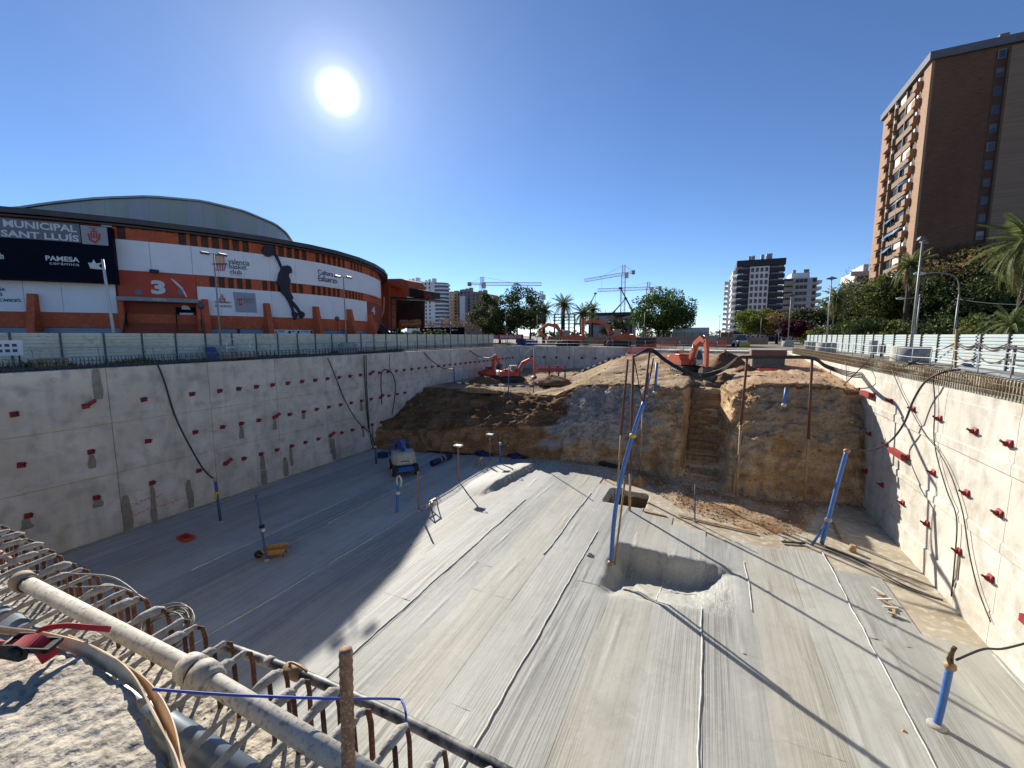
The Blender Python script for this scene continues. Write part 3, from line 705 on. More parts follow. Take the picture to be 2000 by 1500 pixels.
def letter(nm, txt, xa, xb, zb, zt, mt, bold=.02, off=.10, **k):
    """text between photo columns xa..xb on the arena wall, heights zb..zt"""
    vs, fs = glyphs(txt, 1, bold, **k); s0, s1 = s_of(tpx(xa)), s_of(tpx(xb)); P = fit(vs, s1 - s0, zt - zb); m = MB(); out = []
    for u, v in P:
        p, n = aplan(t_of(s0 + u)); out.append(p + n * off + Vector((0, 0, zb + v)))
    m.add(out, fs); return part(nm, m, mt)
def decal(nm, poly, mt, off=.09):
    """closed outline in photo pixels laid on the wall"""
    import bmesh
    from mathutils.geometry import tessellate_polygon
    P = [Vector((x, -y, 0)) for x, y in poly]; tri = tessellate_polygon([P]); m = MB()
    pts = []
    for x, y in poly:
        p, n = aplan(tpx(x)); pts.append(p + n * off + Vector((0, 0, zpx(x, y, off))))
    m.add(pts, tri); return m, (nm, mt)
def put(dm_): m, (nm, mt) = dm_; return part(nm, m, mt)
# ---- left sign box
tb0, tb1 = tpx(-210), tpx(236)
part('sign_box', band(MB(), tb0, tb1, 6.45, 11.12, 1.3, 1.2), M_navy)
part('sign_board', band(MB(), tb0, tpx(180), 9.62, 11.1, 1.36, .05), M_greyb)
part('sign_board', band(MB(), tpx(182), tpx(229), 9.55, 11.05, 1.38, .06), mat('crest_board', (150, 152, 154), rough=.6))
letter('lettering', 'PAVELLÓ', -120, 36, 10.40, 11.0, M_ltg, .028, 1.385); letter('lettering', 'MUNICIPAL', 44, 175, 10.42, 10.98, M_ltg, .028, 1.385)
letter('lettering', 'SANT LLUÍS', 38, 177, 9.68, 10.32, M_ltg, .028, 1.385)
# crest: a crowned shield with side letters
def crest(xc, yc, s, mt, off):
    m = MB()
    def blob(poly):
        pts = []
        for dx, dy in poly:
            x, y = xc + dx * s, yc + dy * s; p, n = aplan(tpx(x)); pts.append(p + n * off + Vector((0, 0, zpx(x, y, off))))
        from mathutils.geometry import tessellate_polygon
        m.add(pts, tessellate_polygon([[Vector((a, -b, 0)) for a, b in poly]]))
    blob([(-.9, -.2), (-.65, -.2), (-.5, .55), (0, .95), (.5, .55), (.65, -.2), (.9, -.2), (.72, .7), (0, 1.25), (-.72, .7)])
    for q in (-.35, 0, .35): blob([(q - .1, -.3), (q + .1, -.3), (q + .1, .5), (q - .1, .5)])
    blob([(-.5, -.55), (.5, -.55), (.45, -.38), (-.45, -.38)]); blob([(-.3, -.85), (.3, -.85), (.12, -.62), (-.12, -.62)]); blob([(-.6, -1.05), (.6, -1.05), (.6, -.97), (-.6, -.97)])
    part('crest', m, mt)
crest(205, 461, 13.5, M_redt, 1.42)
letter('lettering', 'PAMESA', 112, 173, 8.02, 8.42, M_ltg, .03, 1.36)
letter('lettering', 'cerámica', 118, 172, 7.72, 7.95, M_ltg, .0, 1.36)
put(decal('logo_star', [(199, 508), (203, 516), (214, 514), (207, 520), (214, 527), (205, 527), (191, 524), (188, 514), (195, 515)], M_ltg, 1.36))
letter('lettering', 'Luanvi', 191, 214, 7.55, 7.72, M_ltg, .03, 1.36)
letter('lettering', 'martin', 13, 37, 7.95, 8.4, M_ltg, .03, 1.36)
letter('lettering', 'L\'AFICIÓ.', -3, 40, 4.72, 5.02, M_navyt, .03)
letter('lettering', 'ES', -4, 4, 5.18, 5.44, M_navyt, .03)
letter('lettering', 'CASA', -16, 11, 5.58, 5.84, M_navyt, .03)
# ---- entrance 3
part('entrance_wall', band(MB(), tpx(231), tpx(384), 5.15, 7.72, .10, .4), mat('entrance_red', (188, 78, 56), (176, 70, 50), scale=.8, rough=.75))
part('entrance_canopy', band(MB(), tpx(233), tpx(383), 5.0, 5.35, 1.6, 1.7), mat('grey_canopy', (142, 140, 140), (128, 126, 128), scale=2, rough=.6))
letter('lettering', '3', 296, 324, 5.75, 7.0, M_ltg, .05, .16)
letter('lettering', 'PUERTA', 301, 324, 5.09, 5.26, M_ltg, .02, 1.62)
arcp = [(335, 544), (341, 546), (349, 553), (357, 562), (362, 572), (365, 580), (362, 580), (358, 572), (353, 563), (346, 556), (340, 549)]
put(decal('painted_arc', arcp, M_ltg, .13))
for x0, x1 in ((264, 278), (347, 357)): put(decal('vent_grille', [(x0, 565), (x1, 566), (x1, 576), (x0, 575)], M_greyb, .14))
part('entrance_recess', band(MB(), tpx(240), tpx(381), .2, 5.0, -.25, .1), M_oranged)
for a, b in ((231, 242), (380, 392)): part('entrance_pier', band(MB(), tpx(a), tpx(b), 0, 5.3, .9, 1.0), M_orange)
pb = part('door_poster', band(MB(), tpx(340), tpx(378), 3.05, 4.65, -.15, .05), M_navy)
pm_, _ = decal('x', [(346, 611), (376, 611), (370, 618), (367, 628), (354, 628), (351, 618)], M_ltg, -.12); pm_.build('poster_print', M_ltg, pb)
pm_, _ = decal('x', [(352, 598), (358, 596), (366, 598), (370, 605), (352, 604)], M_ltg, -.12); pm_.build('poster_print', M_ltg, pb)
stp = MB()
for i in range(9): band(stp, tpx(243), tpx(388), 0, 3.1 - i * .33, -.05 + .35 * (i + 1), .35)
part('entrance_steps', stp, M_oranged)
for x in (243, 340, 386):
    p, n = aplan(tpx(x)); m = MB()
    for o, z in ((.3, 3.0), (1.5, 2.0), (3.2, .6)): m.tube([p + n * o + Vector((0, 0, z - .3)), p + n * o + Vector((0, 0, z + 1.0))], .04, n=6)
    m.tube([p + n * .2 + Vector((0, 0, 4.0)), p + n * 3.3 + Vector((0, 0, 1.5))], .05, n=6); m.tube([p + n * .2 + Vector((0, 0, 3.6)), p + n * 3.3 + Vector((0, 0, 1.1))], .03, n=6)
    part('hand_rail', m, M_black)
p, n = aplan(tpx(306)); fl = MB(); fl.box(p + n * .6 + Vector((0, 0, 7.75)), (.2, .28, .14)); fl.bar(p + n * .05 + Vector((0, 0, 7.7)), p + n * .5 + Vector((0, 0, 7.7)), .08); part('floodlight', fl, M_black)
# ---- club logo and lettering on the upper white band
def basket(xc, yc, s):
    m = MB(); pts = []
    def blob(poly, mt, off):
        q = MB(); P = []
        for dx, dy in poly:
            x, y = xc + dx * s, yc + dy * s; p, n = aplan(tpx(x)); P.append(p + n * off + Vector((0, 0, zpx(x, y, off))))
        from mathutils.geometry import tessellate_polygon
        q.add(P, tessellate_polygon([[Vector((a, -b, 0)) for a, b in poly]])); part('club_logo', q, mt)
    ball = [(.78 * math.cos(a), -.25 + .8 * math.sin(a)) for a in [i * math.pi / 12 for i in range(24)]]
    blob(ball, mat('logo_ball', (214, 170, 140), rough=.6), .09)
    for q in (-.45, 0, .45): blob([(q - .03, -.95), (q + .03, -.95), (q * 1.2 + .03, .2), (q * 1.2 - .03, .2)], mat('logo_line', (196, 120, 96), rough=.6), .10)
    blob([(-.95, .1), (.95, .1), (.95, .28), (-.95, .28)], M_greyt, .11)
    blob([(-.5, -1.0), (.1, -1.1), (.7, -.75), (.62, -.62), (.05, -.93), (-.45, -.85)], M_greyt, .11)
    for q in (-.75, -.38, 0, .38, .75): blob([(q - .1, .3), (q + .1, .3), (q * .6 + .07, 1.1), (q * .6 - .07, 1.1)], mat('logo_net', (176, 92, 96), rough=.6), .11)
basket(433.5, 513, 15)
letter('lettering', 'valencia', 450, 491, 9.05, 9.62, M_greyt, .008)
letter('lettering', 'basket', 451, 485, 8.62, 9.12, M_greyt, .008)
letter('lettering', 'club', 452, 475, 8.1, 8.58, M_greyt, .008)
letter('lettering', 'Set-Tot-Valencia', 453, 475, 7.92, 8.02, M_greyt, 0)
letter('lettering', 'Cultura', 623, 652, 9.05, 9.65, M_navyt, .012)
letter('lettering', 'del', 653, 659, 9.0, 9.3, M_navyt, 0)
letter('lettering', 'Esfuerzo', 623, 659, 8.3, 8.98, M_navyt, .012)
# lower white band
letter('lettering', 'AJUNTAMENT', 417, 451, 5.12, 5.36, M_greyt, .02); letter('lettering', 'DE VALÈNCIA', 418, 451, 4.78, 5.03, M_greyt, .02)
crest(433, 583, 7.5, M_redt, .1)
put(decal('sign_board', [(455, 570), (498, 573), (499.5, 611), (457.5, 609.5)], mat('grey_notice', (148, 150, 160), rough=.6), .10))
put(decal('shield_logo', [(461.5, 583), (473.5, 583.5), (473.5, 593), (468, 597), (462.5, 593)], M_redt, .12))
for q in (464, 468, 471.5): put(decal('shield_logo', [(q, 586), (q + 1.2, 586), (q + 1.2, 593), (q, 593)], mat('shield_stripe', (206, 190, 186), rough=.6), .135))
for i, w in enumerate(('Fundación', 'Deportiva', 'Municipal')): letter('lettering', w, 475.5, 494, 5.66 - .2 * i, 5.83 - .2 * i, M_greyt, .0, .12)
letter('lettering', '4', 724, 731, 5.0, 6.2, M_ltg, .03, .12)
# sign strip at the base
for i, (a, b) in enumerate(((534, 536), (559, 564), (577, 581), (603, 607))): put(decal('pictogram', [(a, 646), (b, 646), (b, 651), (a, 651)], M_navyt, .02))
for a, b in ((540, 552), (566, 573), (584, 599)): letter('lettering', 'acceso', a, b, 2.36, 2.54, M_navyt, 0, .02)
# ---- dark cut-out figure of a jumping player with ball on the facade
fig = [(543, 497), (548, 510), (552, 523), (556, 519), (562, 518), (568, 521), (570, 528), (569, 533), (565, 533.5), (563, 538), (566, 548), (565, 553), (561, 556), (562, 566), (566, 574), (569, 580), (569, 584), (566, 585), (571, 591), (578, 600), (581, 606), (588, 610), (590, 613), (588, 619), (584, 622), (581, 620), (580, 612), (577, 606), (570, 597), (567, 593), (568, 601), (570, 608), (577, 612), (577, 616), (574, 621), (571, 625), (569, 621), (566, 613), (567, 608), (562, 592), (556, 581), (548, 571), (545, 565), (545, 559), (539, 552), (543, 543), (545, 534), (549, 528), (550, 524), (545, 511), (540, 500)]
def figure(nm, poly, off, th):
    from mathutils.geometry import tessellate_polygon
    tri = tessellate_polygon([[Vector((x, -y, 0)) for x, y in poly]]); m = MB(); N = len(poly); A = []; B_ = []
    for x, y in poly:
        p, n = aplan(tpx(x)); z = Vector((0, 0, zpx(x, y, off))); A.append(p + n * off + z); B_.append(p + n * (off - th) + z)
    m.add(A + B_, list(tri) + [tuple(N + i for i in f) for f in tri] + [(i, (i + 1) % N, N + (i + 1) % N, N + i) for i in range(N)]); return part(nm, m, M_mural)
figure('mural_figure', fig, .42, .28)
figure('mural_ball', [(528 + 11.2 * math.cos(a * .3142), 490 + 11.5 * math.sin(a * .3142)) for a in range(20)], .36, .25)
# stairs with dark rails at the right end of the arena
p, n = aplan(tpx(735)); m = MB()
a, b = aty(716, 606, 50), aty(762, 655, 50)
for dy in (0, 1.6):
    for dz in (0, -.45, -.9): m.bar(a + Vector((0, dy, dz)), b + Vector((0, dy, dz)), .12 if dz else .08)
m.prism([a + Vector((0, 0, -1.0)), b + Vector((0, 0, -1.0)), Vector((b.x, b.y, -.1)), Vector((a.x, a.y, -.1))], (0, 1.6, 0)); part('exit_stairs', m, M_black)
# ================================================================== ORANGE WALKWAY BLOCK BESIDE THE ARENA
blk = thing('walkway_tower', 'orange stair block with rounded corners and dark poster beside the arena', 'stair tower', aty(790, 655, 62))
Y0 = 62.0
def P62(x, y): return aty(x, y, Y0)
def slab(nm, poly, th, mt, par, dy=0.0, Yp=None):
    m = MB(); m.prism([aty(x, y, (Yp or Y0) + dy) for x, y in poly], (0, th, 0)); return fixn(m.build(nm, mt, par))
slab('beam', [(738, 545), (784, 544), (792, 547), (798, 556), (799, 578), (783, 578), (783, 562), (760, 558), (738, 558)], 5, M_orange, blk)
slab('column', [(738, 558), (760, 558), (760, 634), (757, 642), (742, 646), (738, 640)], 5, M_orange, blk, .02)
slab('brown_box', [(799, 562), (828, 567), (828, 580), (799, 580)], 5, mat('dark_brown_clad', (56, 38, 30), (46, 32, 26), scale=1, rough=.6), blk, .1)
slab('platform', [(762, 579), (840, 583), (840, 586), (762, 583)], 6, M_fascia, blk, -.6)
slab('platform_rail', [(829, 575), (840, 575), (840, 583), (829, 583)], .1, M_oranged, blk, -.6)
for x in (763, 773): slab('steel_column', [(x, 583), (x + 2, 583), (x + 2, 656), (x, 656)], .3, mat('green_steel', (72, 92, 88), rough=.5), blk, -.2)
for y in (594, 606, 618): slab('cross_beam', [(763, y), (775, y), (775, y + 1.2), (763, y + 1.2)], .2, MATS['green_steel'], blk, -.1)
ps = slab('poster', [(775, 586), (828, 588), (828, 641), (775, 641)], .3, mat('poster_dark', (38, 28, 22), (62, 46, 32), scale=.5, rough=.6), blk, -.35)
slab('poster_print', [(779, 628), (823, 628), (822, 640), (800, 638), (779, 640)], .02, mat('poster_orange', (196, 122, 58), (120, 66, 34), scale=2.0, rough=.6), ps, -.42)
def text_at(nm, txt, x0, y0, x1, y1, Yp, mt, par, bold=.02):
    vs, fs = glyphs(txt, 1, bold); a, b = aty(x0, y1, Yp), aty(x1, y1, Yp); h = aty(x0, y0, Yp).z - a.z; P = fit(vs, b.x - a.x, h)
    m = MB(); m.add([(a.x + u, Yp, a.z + v) for u, v in P], fs); return m.build(nm, mt, par)
text_at('poster_print', 'EN PISTA, LA FUERZA', 781, 625, 822, 629.5, Y0 - .44, mat('poster_cream', (226, 190, 140), rough=.6), ps)
text_at('poster_print', 'DE UN EQUIPO', 784, 631, 818, 636, Y0 - .46, MATS['poster_cream'], ps)
slab('curved_fin', [(738, 566), (741, 566), (742, 618), (746, 616), (748, 606), (749, 580), (751, 580), (750, 610), (744, 622), (738, 622)], .4, M_white, blk, -.05)
# ================================================================== FOREGROUND EDGE
M_rough = mat('rough_concrete', (196, 186, 166), (160, 150, 132), scale=7, rough=.95, bump=1.0, bscale=26, bdist=.02, c3=(122, 114, 102))
M_mortar = mat('mortar_crust', (172, 168, 158), (138, 132, 122), scale=30, rough=.95, bump=.8, bscale=90, bdist=.006)
M_pvc = mat('dusty_white_pvc', (188, 182, 168), (162, 154, 138), scale=9, rough=.7, c3=(132, 125, 111), bump=.2, bscale=40, bdist=.003)
M_hdpe = mat('dusty_black_pipe', (36, 36, 38), (148, 142, 130), scale=9, rough=.55, lo=.44, hi=.62, stretch=(1, 1, 1))
M_galv = mat('grey_pipe', (132, 142, 148), (112, 122, 130), scale=5, rough=.35, metal=.3)
M_brass = mat('dusty_brass', (168, 138, 100), (126, 104, 78), scale=14, rough=.6, metal=.2)
M_cream = mat('cream_webbing', (222, 196, 160), (206, 176, 138), scale=20, rough=.8)
M_redw = mat('red_webbing', (184, 30, 44), (160, 24, 36), scale=12, rough=.7)
M_bluer = mat('blue_rope', (52, 80, 172), (42, 66, 150), scale=30, rough=.6)
M_wire = mat('grey_wire', (140, 132, 118), (104, 98, 88), scale=20, rough=.6, metal=.2)
random.seed(21)
near = thing('retaining_wall', 'rough concrete wall edge in the foreground with mortar-crusted rebar hoops', 'retaining wall', (-4, YN, ZB))
ZC = .5
def zrough(x, y): return ZC + .035 * fnz((x * 2.2, y * 2.2, 0), 1, 5) + .014 * fnz((x * 14, y * 14, 5), 1, 3) - (.10 * max(0, (y - .90) / .13) ** 2)
g = grid_sheet(np.concatenate([np.arange(-30, -6, .4), np.arange(-6, .4, .028), np.arange(.4, 9.3, .3)]), np.concatenate([np.arange(-3.3, -.2, .25), np.arange(-.2, 1.035, .028)]), zrough)
nx = len(np.concatenate([np.arange(-30, -6, .4), np.arange(-6, .4, .028), np.arange(.4, 9.3, .3)])); b = len(g.v) - nx
for i in range(nx): g.v.append((g.v[b + i][0], YN + .01 * nz((i * .4, 0, 0)), ZB - .3))
g.smooth = True
for i in range(nx - 1): g.face((b + i, b + i + 1, b + nx + i + 1, b + nx + i))
g.build('edge_beam', M_rough, near)
# rebar hoops
HP = [(-25, 1008), (-8, 1016), (13, 1025), (27, 1032), (47, 1042), (63, 1050), (80, 1060), (103, 1070), (117, 1080), (143, 1095), (170, 1107), (190, 1120), (227, 1138), (255, 1150), (287, 1164), (327, 1186), (367, 1204), (397, 1218), (450, 1246), (489, 1266), (557, 1301), (599, 1319), (660, 1346), (722, 1379), (797, 1412), (870, 1457), (960, 1500)]
for i, (px, py) in enumerate(HP):
    p = aty(px, py, .98); x, zt = p.x, p.z; r = random.uniform(.0078, .0105); lean = random.uniform(-.02, .02); th = random.uniform(.5, .62)
    path = [(x, .985, .30), (x + lean * .3, .985, zt - .07), (x + lean * .5, .978, zt - .022), (x + lean * .6, .955, zt - .003), (x + lean, .92, zt), (x + lean * 1.6, .70, zt - .02), (x + lean * 2.2, th, zt - .05), (x + lean * 2.4, th - .05, zt - .07), (x + lean * 2.4, th - .08, .42)]
    m = MB(); m.cur = 0; m.tube(path[:4], r, n=7); m.cur = 1
    q = spline(path[3:7], 7); m.tube(q, [r * (1.12 + .5 * max(0, nz((k * .5, i, 2))) + (random.uniform(.0, .3))) for k in range(len(q))], n=7)
    m.cur = 0; m.tube(path[6:], r, n=7)
    if random.random() < .75:                      # lump of mortar left on the bar
        c = Vector((x + lean, random.uniform(.86, .94), zt)); m.cur = 1; m.tube([c + Vector((0, -.07, 0)), c + Vector((0, -.03, .002)), c + Vector((0, .02, .001)), c + Vector((0, .05, -.008))], [r, r * 2.1, r * 2.3, r], n=8)
    m.build('rebar_hoop', [M_rust, M_mortar], near)
    MB().tube([(x + .03 + lean, .90, .40), (x + .012 + lean, .905, zt - .012)], .0085, n=7).build('rebar_leg', M_rust, near)
# upright ribbed bar
p = atd(675, 1268, 1.05); m = MB(); q = atd(681, 1500, 1.06); d = (q - p)
ptsb = [p + d * (k / 46) * 1.75 for k in range(47)]
m.tube(ptsb, [.0155 + (.0018 if k % 2 else 0) for k in range(47)], n=10, smooth=True); m.build('upright_rebar', mat('rusty_rebar', (150, 112, 82), (112, 78, 56), scale=22, rough=.85, bump=.5, bscale=80, bdist=.003, c3=(176, 146, 112)), near)
# pebbles and crumbs of mortar on the edge
st_ = MB()
for k in range(900):
    x = random.uniform(-5.2, .1); y = random.uniform(.25, 1.0); r = random.uniform(.003, .011); z = zrough(x, y)
    vs = [Vector((x, y, z)) + Vector((a * r * random.uniform(.7, 1.3), b * r * random.uniform(.7, 1.3), c * r * random.uniform(.6, 1.1))) for a, b, c in ((1, 0, 0), (-1, 0, 0), (0, 1, 0), (0, -1, 0), (0, 0, 1), (0, 0, -1))]
    st_.add(vs, [(0, 2, 4), (2, 1, 4), (1, 3, 4), (3, 0, 4), (2, 0, 5), (1, 2, 5), (3, 1, 5), (0, 3, 5)])
st_.build('mortar_crumbs', M_mortar, kind='stuff', label='loose mortar crumbs scattered over the rough foreground edge', cat='rubble')
# white pipe with its coupling
a, bq, c = atz(50, 1138, .80), atz(375, 1308, .80), atz(690, 1500, .80)
wp = thing('water_pipe', 'dusty white plastic pipe with coupling lying over the rebar hoops', 'pipe', a)
m = MB(); m.tube([a, bq, c + (c - bq) * .4], .032, n=18); m.build('pipe_run', M_pvc, wp)
d = (c - bq).normalized()
def collar(m, c0, d, prof, n=18):
    m.tube([c0 + d * h for h, r in prof], [r for h, r in prof], n=n)
m = MB(); collar(m, bq, d, [(-.03, .033), (-.028, .050), (.03, .054), (.034, .045), (.05, .045), (.055, .055), (.10, .054), (.104, .047), (.125, .047), (.13, .04)]); m.build('coupling', M_pvc, wp)
m = MB(); m.tube([bq + d * .036 + Vector((0, 0, 0)), bq + d * .048], .0475, n=18); m.build('seal_ring', M_dark, wp)
m = MB(); collar(m, a, d, [(-.06, .03), (-.055, .046), (.01, .046), (.012, .037)]); m.build('end_socket', mat('sand_cap', (158, 144, 120), (130, 118, 98), scale=12, rough=.8), wp)
m = MB(); collar(m, a + d * .025, d, [(0, .0375), (.008, .0375)]); m.build('marking_band', M_dark, wp)
# black pipe along the outside
bp_ = [aty(x, y, 1.10) for x, y in ((435, 1262), (480, 1277), (590, 1318), (700, 1366), (800, 1412), (960, 1494), (1040, 1540))]
bpi = thing('drain_pipe', 'dusty black plastic pipe with clamp coupling hanging outside the hoops', 'pipe', bp_[0])
m = MB(); m.tube(spline(bp_, 6), .021, n=14); m.build('pipe_run', M_hdpe, bpi)
c0 = aty(575, 1312, 1.10); d = (bp_[3] - bp_[2]).normalized()
m = MB(); collar(m, c0, d, [(-.05, .022), (-.048, .027), (-.02, .027), (-.018, .031), (.03, .031), (.034, .026), (.05, .026), (.052, .022)]); m.build('clamp_body', M_brass, bpi)
m = MB(); m.tube(spline([c0 + Vector((0, 0, .03)) - d * .03, c0 + Vector((0, -.005, .045)), c0 + Vector((0, -.005, .042)) + d * .05, c0 + d * .085 + Vector((0, -.004, .03))], 4), .0055, n=6); m.build('clamp_lever', M_brass, bpi)
m = MB(); collar(m, aty(528, 1293, 1.10), d, [(-.02, .0225), (.02, .0225)]); m.build('tape_band', M_mortar, bpi)
# large grey pipe below the block
a, c = atz(-60, 1168, .56), atz(460, 1515, .56)
gp = MB(); gp.tube([a, c + (c - a) * .3], .055, n=20); gp.build('grey_pipe', M_galv, label='thick smooth grey pipe lying beside the concrete block, bottom left', cat='pipe')
# concrete block with rounded rim
out = [atz(x, y, .95) for x, y in ((-500, 1170), (-200, 1205), (0, 1234), (60, 1243), (110, 1257), (150, 1272), (190, 1293), (225, 1315), (255, 1343), (277, 1375), (292, 1405), (307, 1440), (320, 1480), (330, 1530), (338, 1600))]
zb = .95
def inside_block(o, k): return Vector((lerp(o.x, -2.2, k), lerp(o.y, -.6, k), 0))
m = MB(); m.smooth = True; rows = []
for k, dz in [(0, -.5), (0, -.16), (0, -.02), (.006, -.004)] + [(.02 + .98 * (i / 60) ** 1.15, 0) for i in range(61)]:
    row = []
    fine_out = spline(out, 7)
    for o in fine_out:
        q = inside_block(o, k); zz = zb + dz + (.010 * fnz((q.x * 7, q.y * 7, 3), 1, 4) + .006 * nz((q.x * 30, q.y * 30, 1)) - .008 * max(0, nz((q.x * 45, q.y * 45, 4))) if dz > -.1 else .0)
        if dz <= -.02: q += Vector((.01 * nz((q.x * 9, q.y * 9, dz * 9)), .014 * nz((q.x * 9, q.y * 9, 4 + dz * 9)), 0))
        row.append((q.x, q.y, zz))
    rows.append(row)
m.loft(rows, cap=False, closed=False)
m.build('concrete_block', M_rough, label='pitted sunlit concrete block at the bottom left with webbing around its rim', cat='concrete block')
# cream webbing round the rim
strap = thing('ratchet_strap', 'cream and red ratchet strap with black buckle around the concrete block', 'strap', out[2])
fo = spline([o + Vector((.012, .012, 0)) for o in out], 5)
def ribbon(path, w0, w1, th, up=Vector((0, 0, 1))):
    m = MB(); rings = []
    for i, p in enumerate(path):
        d = (path[min(i + 1, len(path) - 1)] - path[max(i - 1, 0)]).normalized(); s = d.cross(up).normalized()
        tw = .35 * math.sin(i * .16); u = (up * math.cos(tw) + s * math.sin(tw)); s2 = d.cross(u).normalized()
        rings.append([p + u * w1 + s2 * th, p + u * w0 + s2 * th, p + u * w0 - s2 * th, p + u * w1 - s2 * th])
    m.smooth = False; m.loft(rings); return m
ribbon(fo, -.024, .024, .0018).build('cream_webbing', M_cream, strap)
ribbon([p + Vector((.012, .012, .004)) for p in fo[20:]], -.020, .020, .0015).build('cream_webbing', M_cream, strap)
q = atz(45, 1265, 1.02)
X3 = Matrix(((.8, -.6, 0), (.6, .8, 0), (0, 0, 1))); X3 = X3 @ Matrix.Rotation(.5, 3, 'Y')
M_blk = mat('black_buckle', (14, 14, 15), (26, 25, 25), scale=40, rough=.6, bump=.3, bscale=90, bdist=.003)
for sy in (-1, 1):
    m = MB(); pl_ = [(-.055, -.012), (-.03, -.024), (.02, -.02), (.035, -.005), (.03, .022), (-.005, .03), (-.04, .018)]
    m.prism([q + X3 @ Vector((x, sy * .028 - .002, z)) for x, z in pl_], X3 @ Vector((0, .004, 0))); m.build('ratchet_plate', M_blk, strap)
    m = MB(); m.lathe([(.0, 0), (.019, 0), (.019, .005), (0, .005)], c=(0, 0, 0), n=14, axis='y'); m.v = [tuple(q + X3 @ (Vector(v) + Vector((.0, sy * .034 - .0025, .004)))) for v in m.v]; m.build('ratchet_gear', M_blk, strap)
m = MB(); m.tube([q + X3 @ Vector((0, -.03, .004)), q + X3 @ Vector((0, .03, .004))], .017, n=12); m.build('ratchet_spool', M_redw, strap)
m = MB(); m.tube([q + X3 @ Vector((-.05, -.03, -.008)), q + X3 @ Vector((-.05, .03, -.008))], .006, n=8); m.build('ratchet_pin', M_blk, strap)
m = MB()
for sy in (-1, 1): m.bar(q + X3 @ Vector((.0, sy * .026, .012)), q + X3 @ Vector((.075, sy * .026, .035)), .004, .016)
m.bar(q + X3 @ Vector((.07, -.028, .034)), q + X3 @ Vector((.07, .028, .034)), .020, .012); m.build('ratchet_handle', M_blk, strap)
ribbon(spline([q + X3 @ Vector((-.02, 0, .02)), q + X3 @ Vector((.02, 0, .028)), q + X3 @ Vector((.05, .005, .012)), q + X3 @ Vector((.075, .02, -.03))], 5), -.024, .024, .0018, X3 @ Vector((0, 1, 0))).build('red_webbing', M_redw, strap)
ribbon(spline([atz(-60, 1262, .99), atz(0, 1268, 1.0), q + Vector((-.02, -.01, 0))], 6), -.026, .026, .0022, Vector((0, .5, .86))).build('red_webbing', M_redw, strap)
ribbon(spline([q, atz(75, 1232, 1.03), atz(125, 1222, 1.03), atz(175, 1226, 1.0), atz(216, 1229, .98)], 8), -.009, .009, .0018, Vector((.0, .3, .95))).build('red_webbing', M_redw, strap)
# wire coil hung on the hoops
cc = aty(320, 1218, .93); coil = MB()
for k in range(9):
    ra, rb = random.uniform(.12, .165), random.uniform(.075, .10); ph = random.uniform(0, 6); off = Vector((random.uniform(-.02, .02), random.uniform(-.02, .02), random.uniform(-.03, .02)))
    coil.tube([cc + off + Vector((ra * math.cos(a), rb * math.sin(a) * .8, -.02 + .05 * math.sin(a + ph * .15) - .02 * math.cos(a))) for a in [j * 2 * math.pi / 22 for j in range(23)]], .0035, n=5)
coil.build('wire_coil', M_wire, label='coil of grey wire looped over the rebar hoops', cat='wire coil')
rp = spline([atd(298, 1346, 1.22), atd(450, 1357, 1.28), atd(640, 1364, 1.33), like(770, 1365, aty(790, 1405, 1.1)) + Vector((0, .0, 0)), aty(786, 1372, 1.095), aty(793, 1398, 1.065), aty(790, 1420, 1.07)], 6)
MB().tube(rp, .0042, n=7).build('blue_rope', M_bluer, label='taut blue rope tied from the block to the black pipe', cat='rope')
for pts, lab in (([(-20, 1114), (60, 1118), (140, 1124), (210, 1129), (245, 1145), (270, 1166)], 'thin grey wire crossing the hoops beside the white pipe end'), ([(100, 1149), (170, 1150), (225, 1149), (258, 1160), (285, 1175)], 'thin grey wire running above the white pipe')):
    MB().tube(spline([aty(x, y, .90) + Vector((0, 0, .01)) for x, y in pts], 5), .004, n=6).build('loose_wire', M_wire, label=lab, cat='wire')
MB().tube([atz(-30, 1058, .70), atz(66, 1124, .66)], .012, n=8).build('loose_rod', mat('pinkish_rod', (178, 138, 118), (150, 116, 98), scale=20, rough=.8), label='short rusty rod lying across the hoops at the left edge', cat='rod')

# ================================================================== FENCES
M_fenceL = mat('cream_fence_sheet', (228, 220, 196), (214, 206, 184), scale=.5, rough=.4, metal=.0, c3=(200, 192, 168))
M_fenceR = mat('pale_fence_sheet', (176, 189, 189), (164, 178, 179), scale=.4, rough=.5, metal=.1, c3=(182, 182, 160))
M_post = mat('fence_post', (96, 98, 104), (80, 82, 90), scale=3, rough=.6)
def corrug(L, H, amp, n, along='y'):
    m = MB(); prof = []; h = H / n
    for i in range(n): z = i * h; prof += [(0, z + .02 * h), (amp, z + .10 * h), (amp, z + .52 * h), (0, z + .62 * h)]
    prof.append((0, H))
    m.loft([[(x, t, z) for x, z in prof] for t in (0, L)], cap=False, closed=False); return m
def fence(name, label, X, y0, step, count, H, side, mt, sep):
    f = thing(name, label, 'fence', (X, y0, 0)); me = None
    for i in range(count):
        y = y0 + i * step
        if me is None:
            o = corrug(step - .06, H, .05 * side, 10).build('fence_panel', mt, f, world=False); me = o.data
            pm = MB().bb(-.05, .05, -.04, .04, 0, H + .03).build('fence_post', M_post, f, world=False).data
            f.children[-1].location = (side * .07, -.03, 0)
        else:
            for nm, d, lx, dy in (('fence_panel', me, 0, 0), ('fence_post', pm, side * .07, -.03)):
                o = bpy.data.objects.new(nm, d); COL.objects.link(o); o.parent = f; o.location = (lx, i * step + dy, 0)
    return f
fence('hoarding_fence', 'shaded beige corrugated hoarding fence in front of the arena', -36.0, 1.5, 2.05, 33, 2.14, 1, M_fenceL, 0)
